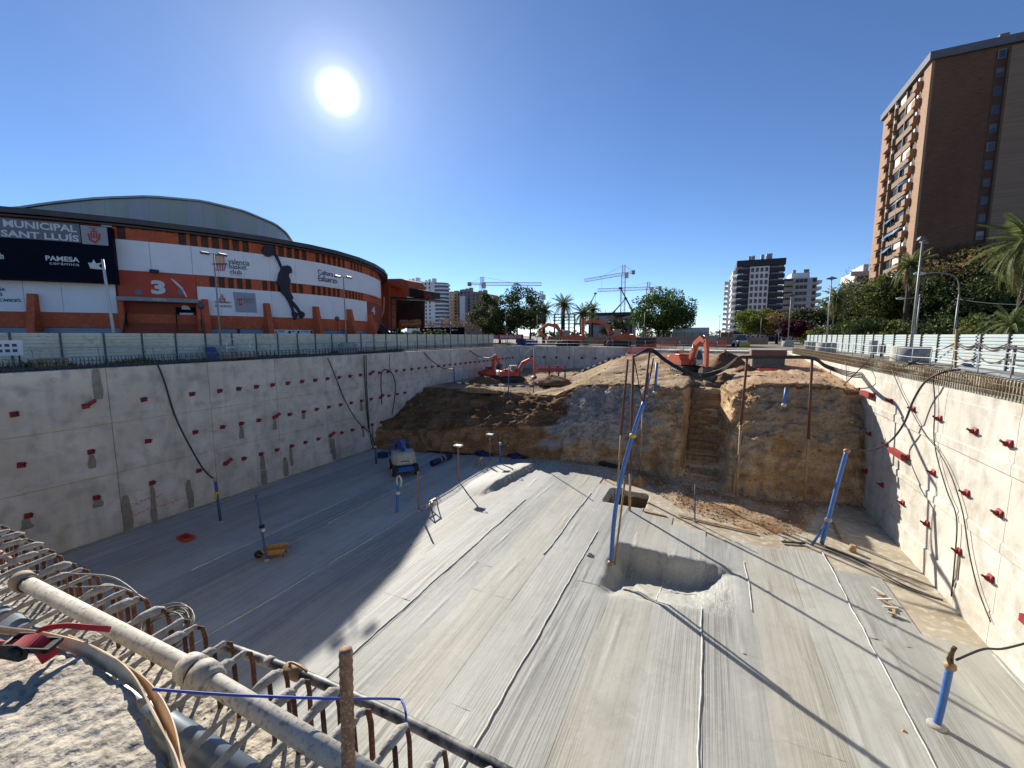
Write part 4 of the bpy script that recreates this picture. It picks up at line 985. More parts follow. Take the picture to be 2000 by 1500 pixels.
fence('hoarding_fence', 'bright pale blue corrugated hoarding fence along the right side', 15.3, 22.4, 2.7, 24, 2.06, -1, M_fenceR, 0)
# weeds at the foot of the left fence
M_weed = mat('weeds', (62, 82, 38), (84, 98, 48), scale=3, rough=.8)
wd = MB()
for k in range(2600):
    y = random.uniform(6, 45); x = -35.8 + abs(random.gauss(0, .5)); h = random.uniform(.15, .5) * (1.3 if 10 < y < 16 else .9) * (.4 + .8 * max(0, nz((y * .35, 0, 0)) + .4)); a = random.uniform(0, 6.28); w = random.uniform(.02, .06)
    b = Vector((x, y, 0)); t = b + Vector((random.gauss(0, .15), random.gauss(0, .15), h)); s = Vector((math.cos(a) * w, math.sin(a) * w, 0)); mid = b.lerp(t, .5)
    wd.add([b - s, b + s, mid + s * 1.5, t, mid - s * 1.5], [(0, 1, 2, 3, 4)])
wd.build('weeds', M_weed, kind='stuff', label='green weeds growing along the foot of the left fence', cat='weeds')
# ---- guard rails along both edges
def guard_rail(label, X, ya, yb, step, z0, h, mt, side):
    g = thing('guard_rail', label, 'railing', (X, ya, z0)); y = ya; r = random.Random(4)
    while y <= yb:
        MB().tube([(X, y, z0), (X + r.uniform(-.03, .03), y + r.uniform(-.04, .04), z0 + h)], .024, n=6).build('rail_post', mt, g); y += step
    for zz in (.5, 1.0):
        MB().tube([(X + .03 * side, ya + (yb - ya) * t, z0 + h * zz + .03 * math.sin(t * 40)) for t in [i / 40 for i in range(41)]], .02, n=6).build('rail', mt, g)
guard_rail('thin galvanised guard rail along the left wall edge', XL - .9, 8.5, 62, 2.4, .4, .95, M_steelg, 1)
guard_rail('white tubular guard rail along the right wall edge', XR + 1.4, 20.5, 62, 2.2, .3, 1.0, mat('white_tube', (206, 206, 204), (170, 170, 168), scale=3, rough=.5), -1)
# ---- poles
M_pole = mat('pole_grey', (150, 148, 142), (128, 126, 122), scale=2, rough=.5, metal=.2)
M_lamp = mat('lamp_housing', (92, 92, 92), (70, 70, 72), scale=3, rough=.5)
M_glassl = mat('lamp_glass', (196, 196, 184), rough=.3)
M_concp = mat('precast_concrete', (176, 172, 162), (146, 142, 132), scale=2.5, rough=.9, bump=.4)
def flood_pole(label, base, h, heads, r=.07, ring=None, kind='flood_pole', group=None):
    f = thing('flood_light_pole', label, 'light pole', base, group=group); b = Vector(base)
    MB().tube([b, b + Vector((0, 0, h * .5)), b + Vector((0, 0, h))], [r * 1.3, r, r * .7], n=10).build('pole', M_pole, f)
    if heads == 2:
        MB().tube([b + Vector((-.25, -.45, h)), b + Vector((.25, .45, h))], .03, n=6).build('cross_arm', M_pole, f)
        for s in (-1, 1):
            c = b + Vector((.25 * s, .5 * s, h)); m = MB(); m.box(c, (.14, .26, .10), Matrix.Rotation(.5, 3, 'X') if False else Matrix.Rotation(.35, 3, 'Y')); l_ = m.build('lamp_head', M_lamp, f)
            m = MB(); m.box(c + Vector((.06, 0, -.10)), (.10, .22, .012), Matrix.Rotation(.35, 3, 'Y')); m.build('lens', M_glassl, l_)
    elif heads == 4:
        m = MB(); m.lathe([(.05, h - .1), (.5, h), (.55, h + .08), (.2, h + .2), (.02, h + .3)], c=(b.x, b.y, b.z), n=8, smooth=False); m.build('lamp_head', M_lamp, f)
    if ring:
        m = MB(); m.lathe([(ring - .12, 0), (ring, 0), (ring * 1.02, .05), (ring, ring * 1.15), (ring - .1, ring * 1.15), (ring - .12, ring * .8), (.02, ring * .8)], c=b, n=24); m.build('ballast_ring', M_concp, f)
    return f
def zh(px, py, P): r = ray(px, py); return CAM.z + r.z / r.to_2d().length * (Vector(P) - CAM).to_2d().length
for x, y, top, X, lab in ((432, 680, 497, -34.5, 'twin floodlight pole in front of the player figure, nearer to entrance 3'), (677, 680, 541, -34.5, 'twin floodlight pole near the right end of the arena')):
    b = atx(x, y, X); b.z = 0; flood_pole(lab, b, zh(x - 5, top, b), 2, .06)
b = atx(228, 680, -37.5); b.z = 0; h = zh(213, 508, b); m = MB(); m.tube([b, b + Vector((-.0, -.25, h))], [.10, .08], n=10); m.build('flag_pole', mat('pale_pole', (190, 190, 188), rough=.5), label='leaning pale flag pole beside entrance 3', cat='pole')
for x, top, lab in ((399, 597, 'ball lamp on a short post left of the twin floodlight'), (661, 622, 'ball lamp on a short post before the right part of the arena')):
    b = atx(x, 680, -37.2); b.z = 0; h = zh(x, top, b); f = thing('globe_lamp', lab, 'lamp', b, group='ball lamps before the arena')
    MB().tube([b, b + Vector((0, 0, h - .15))], .04, n=8).build('post', M_black, f)
    MB().lathe([(.02, h - .3), (.2, h - .2), (.26, h), (.2, h + .16), (.04, h + .24)], c=b, n=14).build('globe', mat('smoked_globe', (84, 76, 78), rough=.4), f)
# pallet, notice board, blue sheet and skip frames on the left edge
def at_left(px, X): p = atx(px, 690, X); p.z = 0; return p
p = at_left(98, XL - 1.8); pl = thing('wooden_pallet', 'wooden pallet leaning on the left wall edge', 'pallet', p)
for i in range(5): MB().bb(p.x, p.x + .04, p.y - .5 + i * .25 - .04, p.y - .5 + i * .25 + .05, .45, .82).build('board', mat('pallet_wood', (168, 138, 92), (136, 108, 70), scale=4, rough=.85), pl)
for z in (.5, .78): MB().bb(p.x - .06, p.x, p.y - .58, p.y + .58, z - .05, z + .05).build('stringer', MATS['pallet_wood'], pl)
p = at_left(15, -33); nb = thing('notice_board', 'white notice board with dark print at the left edge', 'sign', p)
MB().bb(p.x, p.x + .05, p.y - .55, p.y + .55, .95, 1.75).build('board', M_white, nb)
for dy in (-.4, .4): MB().bb(p.x - .05, p.x - .01, p.y + dy - .03, p.y + dy + .03, 0, 1.7).build('leg', M_black, nb)
for r_, zz in enumerate((1.5, 1.22)):
    for i in range(3): MB().bb(p.x + .051, p.x + .055, p.y - .35 + i * .26, p.y - .18 + i * .26, zz - .09, zz + .06).build('print', M_greyt, nb)
p = at_left(418, -33.5); MB().prism([(p.x, p.y - .5, 0), (p.x, p.y + .35, 0), (p.x - .3, p.y + .5, 1.1), (p.x - .3, p.y - .45, 1.1)], (.08, 0, .02)).build('leaning_sheet', mat('blue_sheet', (60, 84, 128), (48, 70, 110), scale=3, rough=.6), label='blue sheet leaning behind the rail by the floodlight foot', cat='panel')
for px, lab in ((468, 'white tube frame platform on the left edge near the floodlight'), (723, 'white tube frame platform on the left edge by hanging cables')):
    p = at_left(px, XL - .6); f = thing('edge_platform', lab, 'platform', (p.x, p.y, .4)); w = .8
    for dy in (-w, w): MB().tube([(p.x, p.y + dy, .5), (p.x - .1, p.y + dy * .95, 1.75)], .03, n=6).build('post', MATS['white_tube'], f)
    for z in (1.2, 1.75): MB().tube([(p.x - .08, p.y - w, z), (p.x - .08, p.y + w, z)], .025, n=6).build('rail', MATS['white_tube'], f)
    MB().bb(p.x - .9, p.x + .35, p.y - w - .2, p.y + w + .2, .50, .57).build('deck', MATS['pallet_wood'], f)
for px, lab in ((436, 'grey box foot of the left floodlight pole'), (680, 'grey rounded tank by the right floodlight pole')):
    p = at_left(px, -34.2); m = MB(); m.bevbox(p.x - .6, p.x + .6, p.y - .9, p.y + .9, 0, 1.25, .18); m.build('ballast_box', M_concp, label=lab, cat='ballast')
# right-hand poles with precast ballast rings
for x, top, X, heads, ring, lab in ((1537, 577, 12.6, 4, .9, 'floodlight pole with concrete ballast ring, farthest along the right fence'), (1612, 545, 12.6, 4, 1.0, 'floodlight pole with concrete ballast ring in front of the palm'), (1778, 470, 12.9, 2, 1.05, 'tall floodlight pole with large concrete ballast ring, nearest on the right')):
    b = atx(x, 690, X); b.z = 0; flood_pole(lab, b, zh(x + (9 if heads == 4 else 16), top, b), heads, .075, ring)
for x, top, px1, py1, X, lab in ((1862, 575, 1806, 534, 17.5, 'curved street lamp over the right fence with sagging wire'), (1787, 575, 1766, 583, 21.0, 'curved street lamp half hidden by the tall floodlight pole')):
    b = atx(x, 670, X); b.z = 0; h = zh(x + 5, top, b); e = like(px1, py1, b); t = b + Vector((0, 0, h)); f = thing('street_lamp', lab, 'street lamp', b)
    MB().tube([b, t], [.09, .06], n=8).build('post', M_pole, f)
    up_ = Vector((0, 0, e.z - t.z)); MB().tube(spline([t, t + up_ * .6 + (e - t) * .12, t + up_ * 1.0 + Vector((e.x - t.x, e.y - t.y, 0)) * .55, e], 6), .04, n=7).build('arm', M_pole, f)
    d = Vector((e.x - t.x, e.y - t.y, 0)).normalized(); m = MB(); m.tube([e - d * .1, e + d * .15, e + d * .55, e + d * .7], [.05, .13, .12, .04], n=8); m.build('lamp_head', M_glassl, f)
wire_b = atx(1866, 583, 17.5); MB().tube(arc(wire_b, wire_b + Vector((4.5, -12, -.2)), .8, 16), .025, n=5).build('overhead_wire', M_cable, label='wire sagging from the curved street lamp to the right', cat='wire')
# utility cabinets, tote and clutter behind the right edge
def rpos(px, X): p = atx(px, 700, X); p.z = 0; return p
p = rpos(1581, 11.6); f = thing('liquid_tote', 'grey ribbed cube tank on the right wall edge', 'tank', p); m = MB(); m.bevbox(p.x - .55, p.x + .55, p.y - .6, p.y + .6, .2, 1.25, .06); m.build('tank', mat('grey_plastic_tank', (170, 172, 168), (150, 152, 148), scale=3, rough=.5), f)
for i in range(6): MB().bb(p.x - .58, p.x - .552, p.y - .5 + i * .2 - .03, p.y - .5 + i * .2 + .03, .2, 1.2).build('rib', M_concp, f); MB().bb(p.x - .5 + i * .2 - .03, p.x - .5 + i * .2 + .03, p.y - .63, p.y - .602, .2, 1.2).build('rib', M_concp, f)
MB().bb(p.x - .6, p.x + .6, p.y - .65, p.y + .65, 0.02, .19).build('pallet_base', M_black, f)
for px, X, w, h, mt, lab in ((1703, 13.2, .35, 1.55, M_steelg, 'louvred grey cabinet on legs before the right fence'), (1721, 14.2, .3, 1.2, M_post, 'dark grey electrical box against the right fence'), (1527, 13.2, .45, 1.4, M_black, 'black cabinet at the far end of the right fence')):
    p = rpos(px, X); f = thing('electric_cabinet', lab, 'cabinet', p); MB().bb(p.x - w * .6, p.x + w * .6, p.y - w, p.y + w, .35, h).build('case', mt, f)
    for k in range(5): MB().bb(p.x - w * .6 - .025, p.x - w * .6 - .003, p.y - w * .8, p.y + w * .8, .5 + k * (h - .6) / 5, .56 + k * (h - .6) / 5).build('louvre', M_post, f)
    for dy in (-.8, .8): MB().bb(p.x - .05, p.x + .05, p.y + dy * w - .03, p.y + dy * w + .03, 0, .34).build('leg', M_black, f)
p = rpos(1868, 12.5); MB().bar((p.x, p.y, 0), (p.x - .1, p.y + .1, 2.35), .09).build('wooden_stake', MATS['pallet_wood'], label='tall wooden stake beside the cables on the right', cat='stake')
# big grey hose lying on the right edge and cables strung on the fence
hs = [atz(x, y, .15) for x, y in ((1880, 722), (1930, 730), (1980, 742), (2060, 762))]
MB().tube(spline([(hs[0].x, hs[0].y, .2)] + [(h.x, h.y, .2) for h in hs], 5), .14, n=12).build('drain_hose', mat('grey_hose', (112, 118, 122), (96, 100, 104), scale=3, rough=.6), label='thick grey hose lying on the right edge near the frame border', cat='hose')
fx = 15.2
pr_ = [22.4 + 2.7 * i for i in range(7)]
for k, zz in enumerate((1.55, 1.45, .75)):
    pts = []
    for a, b_ in zip(pr_[:-1], pr_[1:]): pts += arc((fx, a, zz), (fx, b_, zz), .28 + .05 * k, 8)[:-1]
    if k < 2: pts += spline([(fx, 38.6, zz), (fx - .3, 40.5, .9), (fx - 1.2, 44, .35), (12.0, 46, .1)], 5)
    MB().tube(pts, .03, n=6).build('strung_cable', mat('brown_cable', (86, 58, 62), (66, 48, 50), scale=3, rough=.6), label=('upper brown cable', 'second brown cable', 'lower brown cable')[k] + ' strung in loops along the right fence', cat='cable')
for k in range(5):
    r_ = random.Random(k); pts = [rpos(1760 + 22 * i + r_.uniform(-8, 8), 11.4 + .45 * k + r_.uniform(-.3, .3)) + Vector((0, 0, .05 + r_.uniform(0, .25))) for i in range(7)]
    MB().tube(spline(pts, 6), .028, n=6).build('tangled_cable', M_cable if k % 2 else M_wire, label=('pale', 'black', 'pale', 'black', 'pale')[k] + ' loose cable in the tangle by the nearest ballast ring, ' + ('closest to the pit', 'second from the pit', 'third from the pit', 'fourth from the pit', 'closest to the fence')[k], cat='cable', group='tangled cables by the ballast ring')
f = thing('pipe_rack', 'dark steel frame with crossbars at the right frame border', 'rack', rpos(1985, 13.6)); p = Vector(f.location)
for dy in (-.2, 2.2): MB().bb(p.x - .05, p.x + .05, p.y - dy - .05, p.y - dy + .05, 0, 1.5).build('post', M_post, f)
for z in (.8, 1.4): MB().bb(p.x - .14, p.x - .06, p.y - 2.9, p.y + .6, z - .05, z + .05).build('crossbar', M_black, f)
# ================================================================== VEGETATION
def leaf_mat(name, c1, c2, scale=.5, tr=.35):
    m = bpy.data.materials.new(name); m.use_nodes = True; n, l = m.node_tree.nodes, m.node_tree.links
    b = n['Principled BSDF']; b.inputs['Roughness'].default_value = .6; b.inputs['Specular IOR Level'].default_value = .25
    g = n.new('ShaderNodeNewGeometry'); t = n.new('ShaderNodeTexNoise'); t.inputs['Scale'].default_value = scale; t.inputs['Detail'].default_value = 3; l.new(g.outputs['Position'], t.inputs['Vector'])
    ri = n.new('ShaderNodeMath'); ri.operation = 'MULTIPLY_ADD'; l.new(g.outputs['Random Per Island'], ri.inputs[0]); ri.inputs[1].default_value = .5
    sub = n.new('ShaderNodeMath'); sub.operation = 'SUBTRACT'; l.new(t.outputs['Fac'], sub.inputs[0]); sub.inputs[1].default_value = .25; l.new(sub.outputs[0], ri.inputs[2])
    r = n.new('ShaderNodeValToRGB'); r.color_ramp.elements[0].position = .2; r.color_ramp.elements[1].position = .8; r.color_ramp.elements[0].color = (*lin(c1), 1); r.color_ramp.elements[1].color = (*lin(c2), 1); l.new(ri.outputs[0], r.inputs['Fac'])
    l.new(r.outputs['Color'], b.inputs['Base Color'])
    tb = n.new('ShaderNodeBsdfTranslucent'); l.new(r.outputs['Color'], tb.inputs['Color']); ms = n.new('ShaderNodeMixShader'); ms.inputs[0].default_value = tr
    l.new(b.outputs[0], ms.inputs[1]); l.new(tb.outputs[0], ms.inputs[2]); l.new(ms.outputs[0], n['Material Output'].inputs['Surface'])
    MATS[name] = m; return m
L_dark = leaf_mat('leaf_dark', (44, 56, 30), (84, 96, 50)); L_fic = leaf_mat('leaf_ficus', (40, 62, 26), (92, 116, 46)); L_ol = leaf_mat('leaf_olive', (58, 64, 40), (96, 98, 66))
L_lime = leaf_mat('leaf_lime', (86, 100, 36), (132, 142, 60)); L_brown = leaf_mat('leaf_brown', (96, 80, 48), (138, 116, 70)); L_grey = leaf_mat('twig_grey', (112, 98, 78), (146, 132, 104), tr=.1); L_red = leaf_mat('leaf_red', (52, 22, 28), (88, 36, 42)); L_mid = leaf_mat('leaf_mid', (66, 78, 34), (116, 122, 58)); L_palm = leaf_mat('palm_leaf', (72, 86, 44), (136, 142, 82)); L_dry = leaf_mat('palm_dry', (120, 98, 60), (158, 132, 88), tr=.15)
M_bark = mat('bark', (88, 72, 56), (62, 50, 40), scale=3, rough=.9, bump=.5); M_barkd = mat('bark_dark', (58, 48, 40), (42, 36, 30), scale=3, rough=.9)
def leaf_cloud(cent, rad, n, size, rng, flat=.8, hollow=.55, droop=0):
    d = rng.normal(size=(n, 3)); d /= np.linalg.norm(d, axis=1)[:, None]; r = hollow + (1 - hollow) * rng.random(n) ** .6
    c = np.array(cent) + d * r[:, None] * np.array([rad, rad, rad * flat])
    a = rng.normal(size=(n, 3)); a /= np.linalg.norm(a, axis=1)[:, None]; b = np.cross(a, rng.normal(size=(n, 3))); b /= np.linalg.norm(b, axis=1)[:, None]
    if droop: a[:, 2] -= droop; a /= np.linalg.norm(a, axis=1)[:, None]
    s = size * (.6 + .8 * rng.random(n))[:, None]; a *= s; b *= s * .5
    return np.stack([c - a, c + b, c + a, c - b], 1).reshape(-1, 3)
def np_mesh(name, v, mt, parent, off):
    me = bpy.data.meshes.new(name); n = len(v) // 4; v = v - np.array(off)
    me.vertices.add(len(v)); me.vertices.foreach_set('co', v.astype(np.float32).ravel()); me.loops.add(n * 4); me.polygons.add(n)
    me.loops.foreach_set('vertex_index', np.arange(n * 4, dtype=np.int32)); me.polygons.foreach_set('loop_start', np.arange(0, n * 4, 4, dtype=np.int32)); me.polygons.foreach_set('loop_total', np.full(n, 4, dtype=np.int32))
    me.materials.append(mt); me.update(calc_edges=True); return link(name, me, parent)
def tree(name, label, base, crown, h, w, leafm, clumps=26, per=230, size=.3, seed=0, bark=None, trunk_r=.3, cz=.62, ch=.42, cr=.26, gap=0, group=None, cat='tree', multi=1, droop=0, flat=.8):
    """base (x,y,0); crown centre at cz*h, half-height ch*h, half-width w"""
    rng = np.random.default_rng(seed); f = thing(name, label, cat, base, group=group); b = np.array(base, dtype=float)
    cs = []
    for k in range(clumps):
        d = rng.normal(size=3); d /= np.linalg.norm(d); d[2] = d[2] if d[2] > -.5 else d[2] * .6
        rr = (.45 + .5 * rng.random() ** .5); c = b + np.array([d[0] * w * rr, d[1] * w * rr, h * cz + d[2] * h * ch * rr]); cs.append(c)
    V = [leaf_cloud(c, w * cr * (1.0 + .7 * rng.random()), int(per * (.6 + .8 * rng.random())), size, rng, droop=droop, flat=flat) for c in cs]
    np_mesh('crown', np.concatenate(V), leafm, f, b)
    m = MB(); bv = Vector(b); top = bv + Vector((rng.normal() * .2, rng.normal() * .2, h * (cz - ch * .65)))
    for q in range(multi):
        o = Vector((rng.normal() * .3, rng.normal() * .3, 0)) if multi > 1 else Vector(); t2 = top + o * 3
        m.tube([bv + o - Vector((0, 0, .1)), bv.lerp(t2, .5) + o + Vector((rng.normal() * .12, rng.normal() * .12, 0)), t2], [trunk_r * (1.25 if multi == 1 else .8), trunk_r * .85, trunk_r * .6], n=8)
        for c in cs[q::multi][:14]:
            c = Vector(c); md = t2.lerp(c, .5) + Vector((0, 0, -.05 * h * rng.random())); m.tube([t2, md, c], [trunk_r * .42, trunk_r * .25, trunk_r * .08], n=5)
    m.build('trunk', bark or M_bark, f)
    return f
def bare_tree(name, label, base, h, w, mt, seed, leafm=None, n=150, group=None):
    rng = random.Random(seed); f = thing(name, label, 'tree', base, group=group); b = Vector(base); m = MB()
    def grow(p, d, L, r, lv):
        q = p + d * L; m.tube([p, p.lerp(q, .5) + Vector((rng.gauss(0, .04), rng.gauss(0, .04), 0)) * L, q], [r, r * .8, r * .6], n=4 if lv > 1 else 6)
        if lv >= 5: return
        for k in range(3 if lv < 4 else 2):
            nd = (d + Vector((rng.gauss(0, .55), rng.gauss(0, .55), rng.gauss(.15, .3)))).normalized(); grow(q, nd, L * rng.uniform(.62, .82), r * .62, lv + 1)
    grow(b, Vector((0, 0, 1)), h * .26, h * .018, 0)
    m.build('trunk', mt, f)
    if leafm:
        r2 = np.random.default_rng(seed); V = [leaf_cloud((b.x + r2.normal() * w * .4, b.y + r2.normal() * w * .4, h * (.6 + .2 * r2.normal() * .8)), w * .35, 40, .16, r2) for _ in range(n // 8)]; np_mesh('crown', np.concatenate(V), leafm, f, b)
    return f
def frond_mesh(L, droop, mt, seed, nl=26, wl=.5):
    rng = random.Random(seed); m = MB(); pts = []
    for i in range(13):
        t = i / 12; pts.append(Vector((L * (t - .12 * t * t * droop), 0, L * (.30 * t - droop * .62 * t * t))))
    m.tube(pts, [.05 * (1 - .8 * i / 12) + .006 for i in range(13)], n=4)
    for i in range(nl):
        t = .12 + .88 * i / (nl - 1); k = min(int(t * 12), 11); p = pts[k].lerp(pts[k + 1], t * 12 - k); d = (pts[k + 1] - pts[k]).normalized(); ll = wl * L * .42 * math.sin(math.pi * (.12 + .80 * t)) ** .7
        for s in (-1, 1):
            dr = (d * .75 + Vector((0, s, 0)) * .8 + Vector((0, 0, -.35 - .25 * rng.random()))).normalized(); e = p + dr * ll * rng.uniform(.85, 1.1); w = d * .05 * L / 2.2
            m.add([p - w * .5, p + w * .5, p.lerp(e, .6) + w * .45, e, p.lerp(e, .6) - w * .45], [(0, 1, 2, 3, 4)])
    o = m.build('frond', mt); me = o.data; bpy.data.objects.remove(o); return me
FR = [frond_mesh(2.6, .6, L_palm, 1), frond_mesh(2.6, 1.1, L_palm, 2), frond_mesh(2.6, 1.7, L_palm, 3), frond_mesh(2.4, 2.2, L_dry, 4)]
def palm(label, base, h, L, n=34, seed=0, r=.22, dry=8, group='palm trees', name='palm_tree', low=-.4):
    rng = random.Random(seed); f = thing(name, label, 'palm tree', base, group=group); b = Vector(base); m = MB(); N = 18
    m.tube([b + Vector((0, 0, h * i / N)) for i in range(N + 1)], [r * (1.15 - .25 * i / N + (.08 if i % 2 else 0)) for i in range(N + 1)], n=9); m.build('trunk', M_barkd if seed % 2 else M_bark, f)
    m = MB(); m.lathe([(r * .8, h - .5), (r * 1.6, h - .2), (r * 1.5, h + .15), (.02, h + .4)], c=b, n=9); m.build('crown_base', M_barkd, f)
    for k in range(n + dry):
        el = lerp(1.25, low, (k / n) ** .8) if k < n else rng.uniform(-1.1, -.5); me = FR[3] if k >= n else FR[min(2, int(3 * k / n))]
        o = bpy.data.objects.new('frond', me); COL.objects.link(o); o.parent = f; o.location = (0, 0, h + .15)
        s = L / 2.6 * rng.uniform(.85, 1.1); o.scale = (s, s, s); o.rotation_euler = (rng.uniform(-.2, .2), -el, k * 2.39996 + rng.uniform(-.2, .2))
    return f
def gpos(px, D): p = atd(px, 655, D); p.z = 0; return p
def Hat(py, D): return CAM.z + (655 - py) * D / F_PX
# trees beyond the far wall, left to right
for px, top, D, w, cl, sd, lm, lab in ((950, 578, 112, 4.6, 26, 1, L_dark, 'dark eucalyptus left of the tall one, beyond the far wall'), (1010, 560, 110, 6.2, 40, 2, L_dark, 'tallest dark eucalyptus beyond the far wall, beside the lone palm'), (1036, 583, 108, 4.4, 26, 3, L_mid, 'eucalyptus with open crown just left of the lone palm'), (976, 612, 104, 4.5, 24, 4, L_dark, 'low dark tree under the eucalyptus crowns')):
    h = Hat(top, D); tree('eucalyptus_tree', lab, gpos(px, D), None, h, w, lm, clumps=int(cl * 1.2), per=150, size=.28, seed=sd, cz=.58, ch=.42, cr=.20, trunk_r=.32)
h = Hat(570, 92); tree('ficus_tree', 'broad green ficus tree right of the tower cranes', gpos(1291, 92), None, h, 6.3, L_fic, clumps=64, per=190, size=.26, seed=8, cz=.56, ch=.44, cr=.24, trunk_r=.3, multi=3, bark=M_barkd)
h = Hat(613, 95); tree('olive_tree', 'low grey-green rounded tree behind the orange excavator', gpos(1198, 95), None, h, 3.2, L_ol, clumps=24, per=170, size=.22, seed=9, cz=.56, ch=.36, cr=.26, trunk_r=.25)
palm('tall lone palm between the eucalyptus and the steel frame', gpos(1100, 96), Hat(599, 96), 3.3, 40, 1, .34, 10)
palm('bushy palm right of the lone palm', gpos(1138, 93), Hat(616, 93), 3.0, 40, 2, .3, 8); palm('small palm before the grey building', gpos(1156, 98), Hat(608, 98), 2.7, 34, 3, .26, 6)
palm('low bushy palm below the eucalyptus', gpos(1062, 100), Hat(612, 100), 3.2, 40, 5, .35, 12)
for i, px in enumerate((846, 868, 890, 908, 925, 938)): bare_tree('bare_tree', ('leafless pale tree, leftmost of the row by the dark banner', 'leafless pale tree, second in the row by the dark banner', 'leafless pale tree, third in the row', 'leafless pale tree, fourth in the row', 'leafless pale tree, fifth in the row', 'leafless pale tree next to the dark eucalyptus')[i], gpos(px, 118 + 3 * (i % 2)), 7.2 + (i % 3) * .7, 3.0, mat('pale_bark', (150, 136, 112), (118, 106, 88), scale=3, rough=.9), 30 + i, L_grey, 160, group='leafless trees along the street')
# trees on the right
R_TREES = ((1478, 603, 105, 5.0, 34, L_lime, 'light green tree in front of the navy tower', .34), (1518, 609, 100, 4.2, 28, L_brown, 'brown thin-leaved tree right of the light green one', .26), (1572, 602, 92, 4.6, 32, L_ol, 'olive-toned tree below the grey tower', .30), (1656, 558, 88, 6.0, 46, L_mid, 'large mixed green tree right of the first palm', .30), (1700, 535, 80, 6.4, 50, L_ol, 'tall olive-green tree under the brick tower', .28), (1742, 540, 76, 5.8, 46, L_mid, 'green tree behind the tallest floodlight pole', .28), (1850, 482, 74, 8.6, 76, L_brown, 'wide brownish tree before the dark brick wall', .30), (1925, 490, 70, 7.6, 66, L_ol, 'olive tree between the brownish tree and the right palm', .30), (1815, 535, 72, 6.2, 54, L_dark, 'dark tree behind the curved street lamp', .28), (1890, 550, 66, 7.0, 58, L_dark, 'dark shady tree behind the street lamp wire', .28))
for i, (px, top, D, w, cl, lm, lab, sz) in enumerate(R_TREES):
    tree('street_tree', lab, gpos(px, D), None, Hat(top, D), w, lm, clumps=int(cl * 1.25), per=150, size=sz * .85, seed=60 + i, cz=.55, ch=.45, cr=.22, trunk_r=.28, bark=M_barkd)
tree('plum_tree', 'dark red leaved plum tree at the end of the right fence', gpos(1548, 84), None, Hat(622, 84), 2.6, L_red, clumps=22, per=170, size=.2, seed=81, cz=.6, ch=.38, cr=.3, trunk_r=.18)
bare_tree('bare_tree', 'leafless tree before the stepped white building', gpos(1690, 96), Hat(510, 96), 5, MATS['pale_bark'], 91, L_brown, 200); bare_tree('bare_tree', 'thin leafless tree right of the brown tree', gpos(1530, 96), Hat(600, 96), 3, MATS['pale_bark'], 92, L_brown, 120)
palm('palm before the floodlight pole right of the grey tower', gpos(1628, 78), Hat(585, 78), 3.0, 40, 11, .3, 16, low=-.7); palm('palm whose fronds reach the brick tower corner', gpos(1765, 68), Hat(525, 68), 3.3, 40, 12, .34, 14)
palm('huge palm cut by the right frame border', gpos(1988, 48), Hat(486, 48), 5.0, 50, 13, .4, 18, low=-.9); palm('low palm shrub at the right frame border behind the fence', gpos(1975, 42), Hat(640, 42), 2.6, 26, 14, .3, 6)
palm('palm behind the huge palm at the right border', gpos(1950, 62), Hat(560, 62), 3.4, 36, 16, .36, 20, low=-.8)
for k, (px, D) in enumerate(((1600, 84), (1640, 74), (1700, 66), (1760, 62), (1820, 58), (1880, 54), (1935, 50), (1990, 46))):
    tree('hedge_shrub', ('shrub behind the fence, %s from the far end' % ('first', 'second', 'third', 'fourth', 'fifth', 'sixth', 'seventh', 'eighth')[k]), gpos(px, D), None, 3.6 + (k % 3) * .5, 3.2, (L_mid, L_dark, L_dark)[k % 3], clumps=20, per=140, size=.22, seed=200 + k, cz=.5, ch=.5, cr=.34, trunk_r=.12, group='shrubs behind the right fence', cat='shrub')
# ================================================================== BUILDINGS
M_glassd = mat('dark_window', (46, 52, 62), (36, 42, 52), scale=.6, rough=.25, spec=.6)
M_wht = mat('white_render', (230, 228, 225), (218, 216, 213), scale=.4, rough=.8); M_gry = mat('grey_render', (150, 146, 142), (134, 130, 126), scale=.4, rough=.8); M_tan = mat('tan_render', (150, 134, 118), (132, 118, 104), scale=.4, rough=.8); M_navyb = mat('navy_cladding', (28, 34, 56), (22, 28, 46), scale=.4, rough=.5)
M_lgry = mat('light_grey_render', (182, 184, 184), (166, 168, 170), scale=.4, rough=.8)
def frontbox(px0, px1, pyt, Y, dy):
    x0, x1 = aty(px0, 600, Y).x, aty(px1, 600, Y).x; return x0, x1, Y, Y + dy, aty((px0 + px1) / 2, pyt, Y).z
def win_grid(par, x0, x1, Y, zs, cols, w, h, mt=None, rec=.12, face='y', nm='window'):
    me = None
    for z in zs:
        for c in cols:
            x = lerp(x0, x1, c)
            if me is None:
                m = MB()
                if face == 'y': m.bb(-w / 2, w / 2, -.03, .25, -h / 2, h / 2)
                else: m.bb(-.03, .25, -w / 2, w / 2, -h / 2, h / 2)
                o = m.build(nm, mt or M_glassd, par, world=False); me = o.data
            else: o = bpy.data.objects.new(nm, me); COL.objects.link(o); o.parent = par
            o.location = (Vector((x, Y, z)) if face == 'y' else Vector((Y, x, z))) - ORG[par.name]
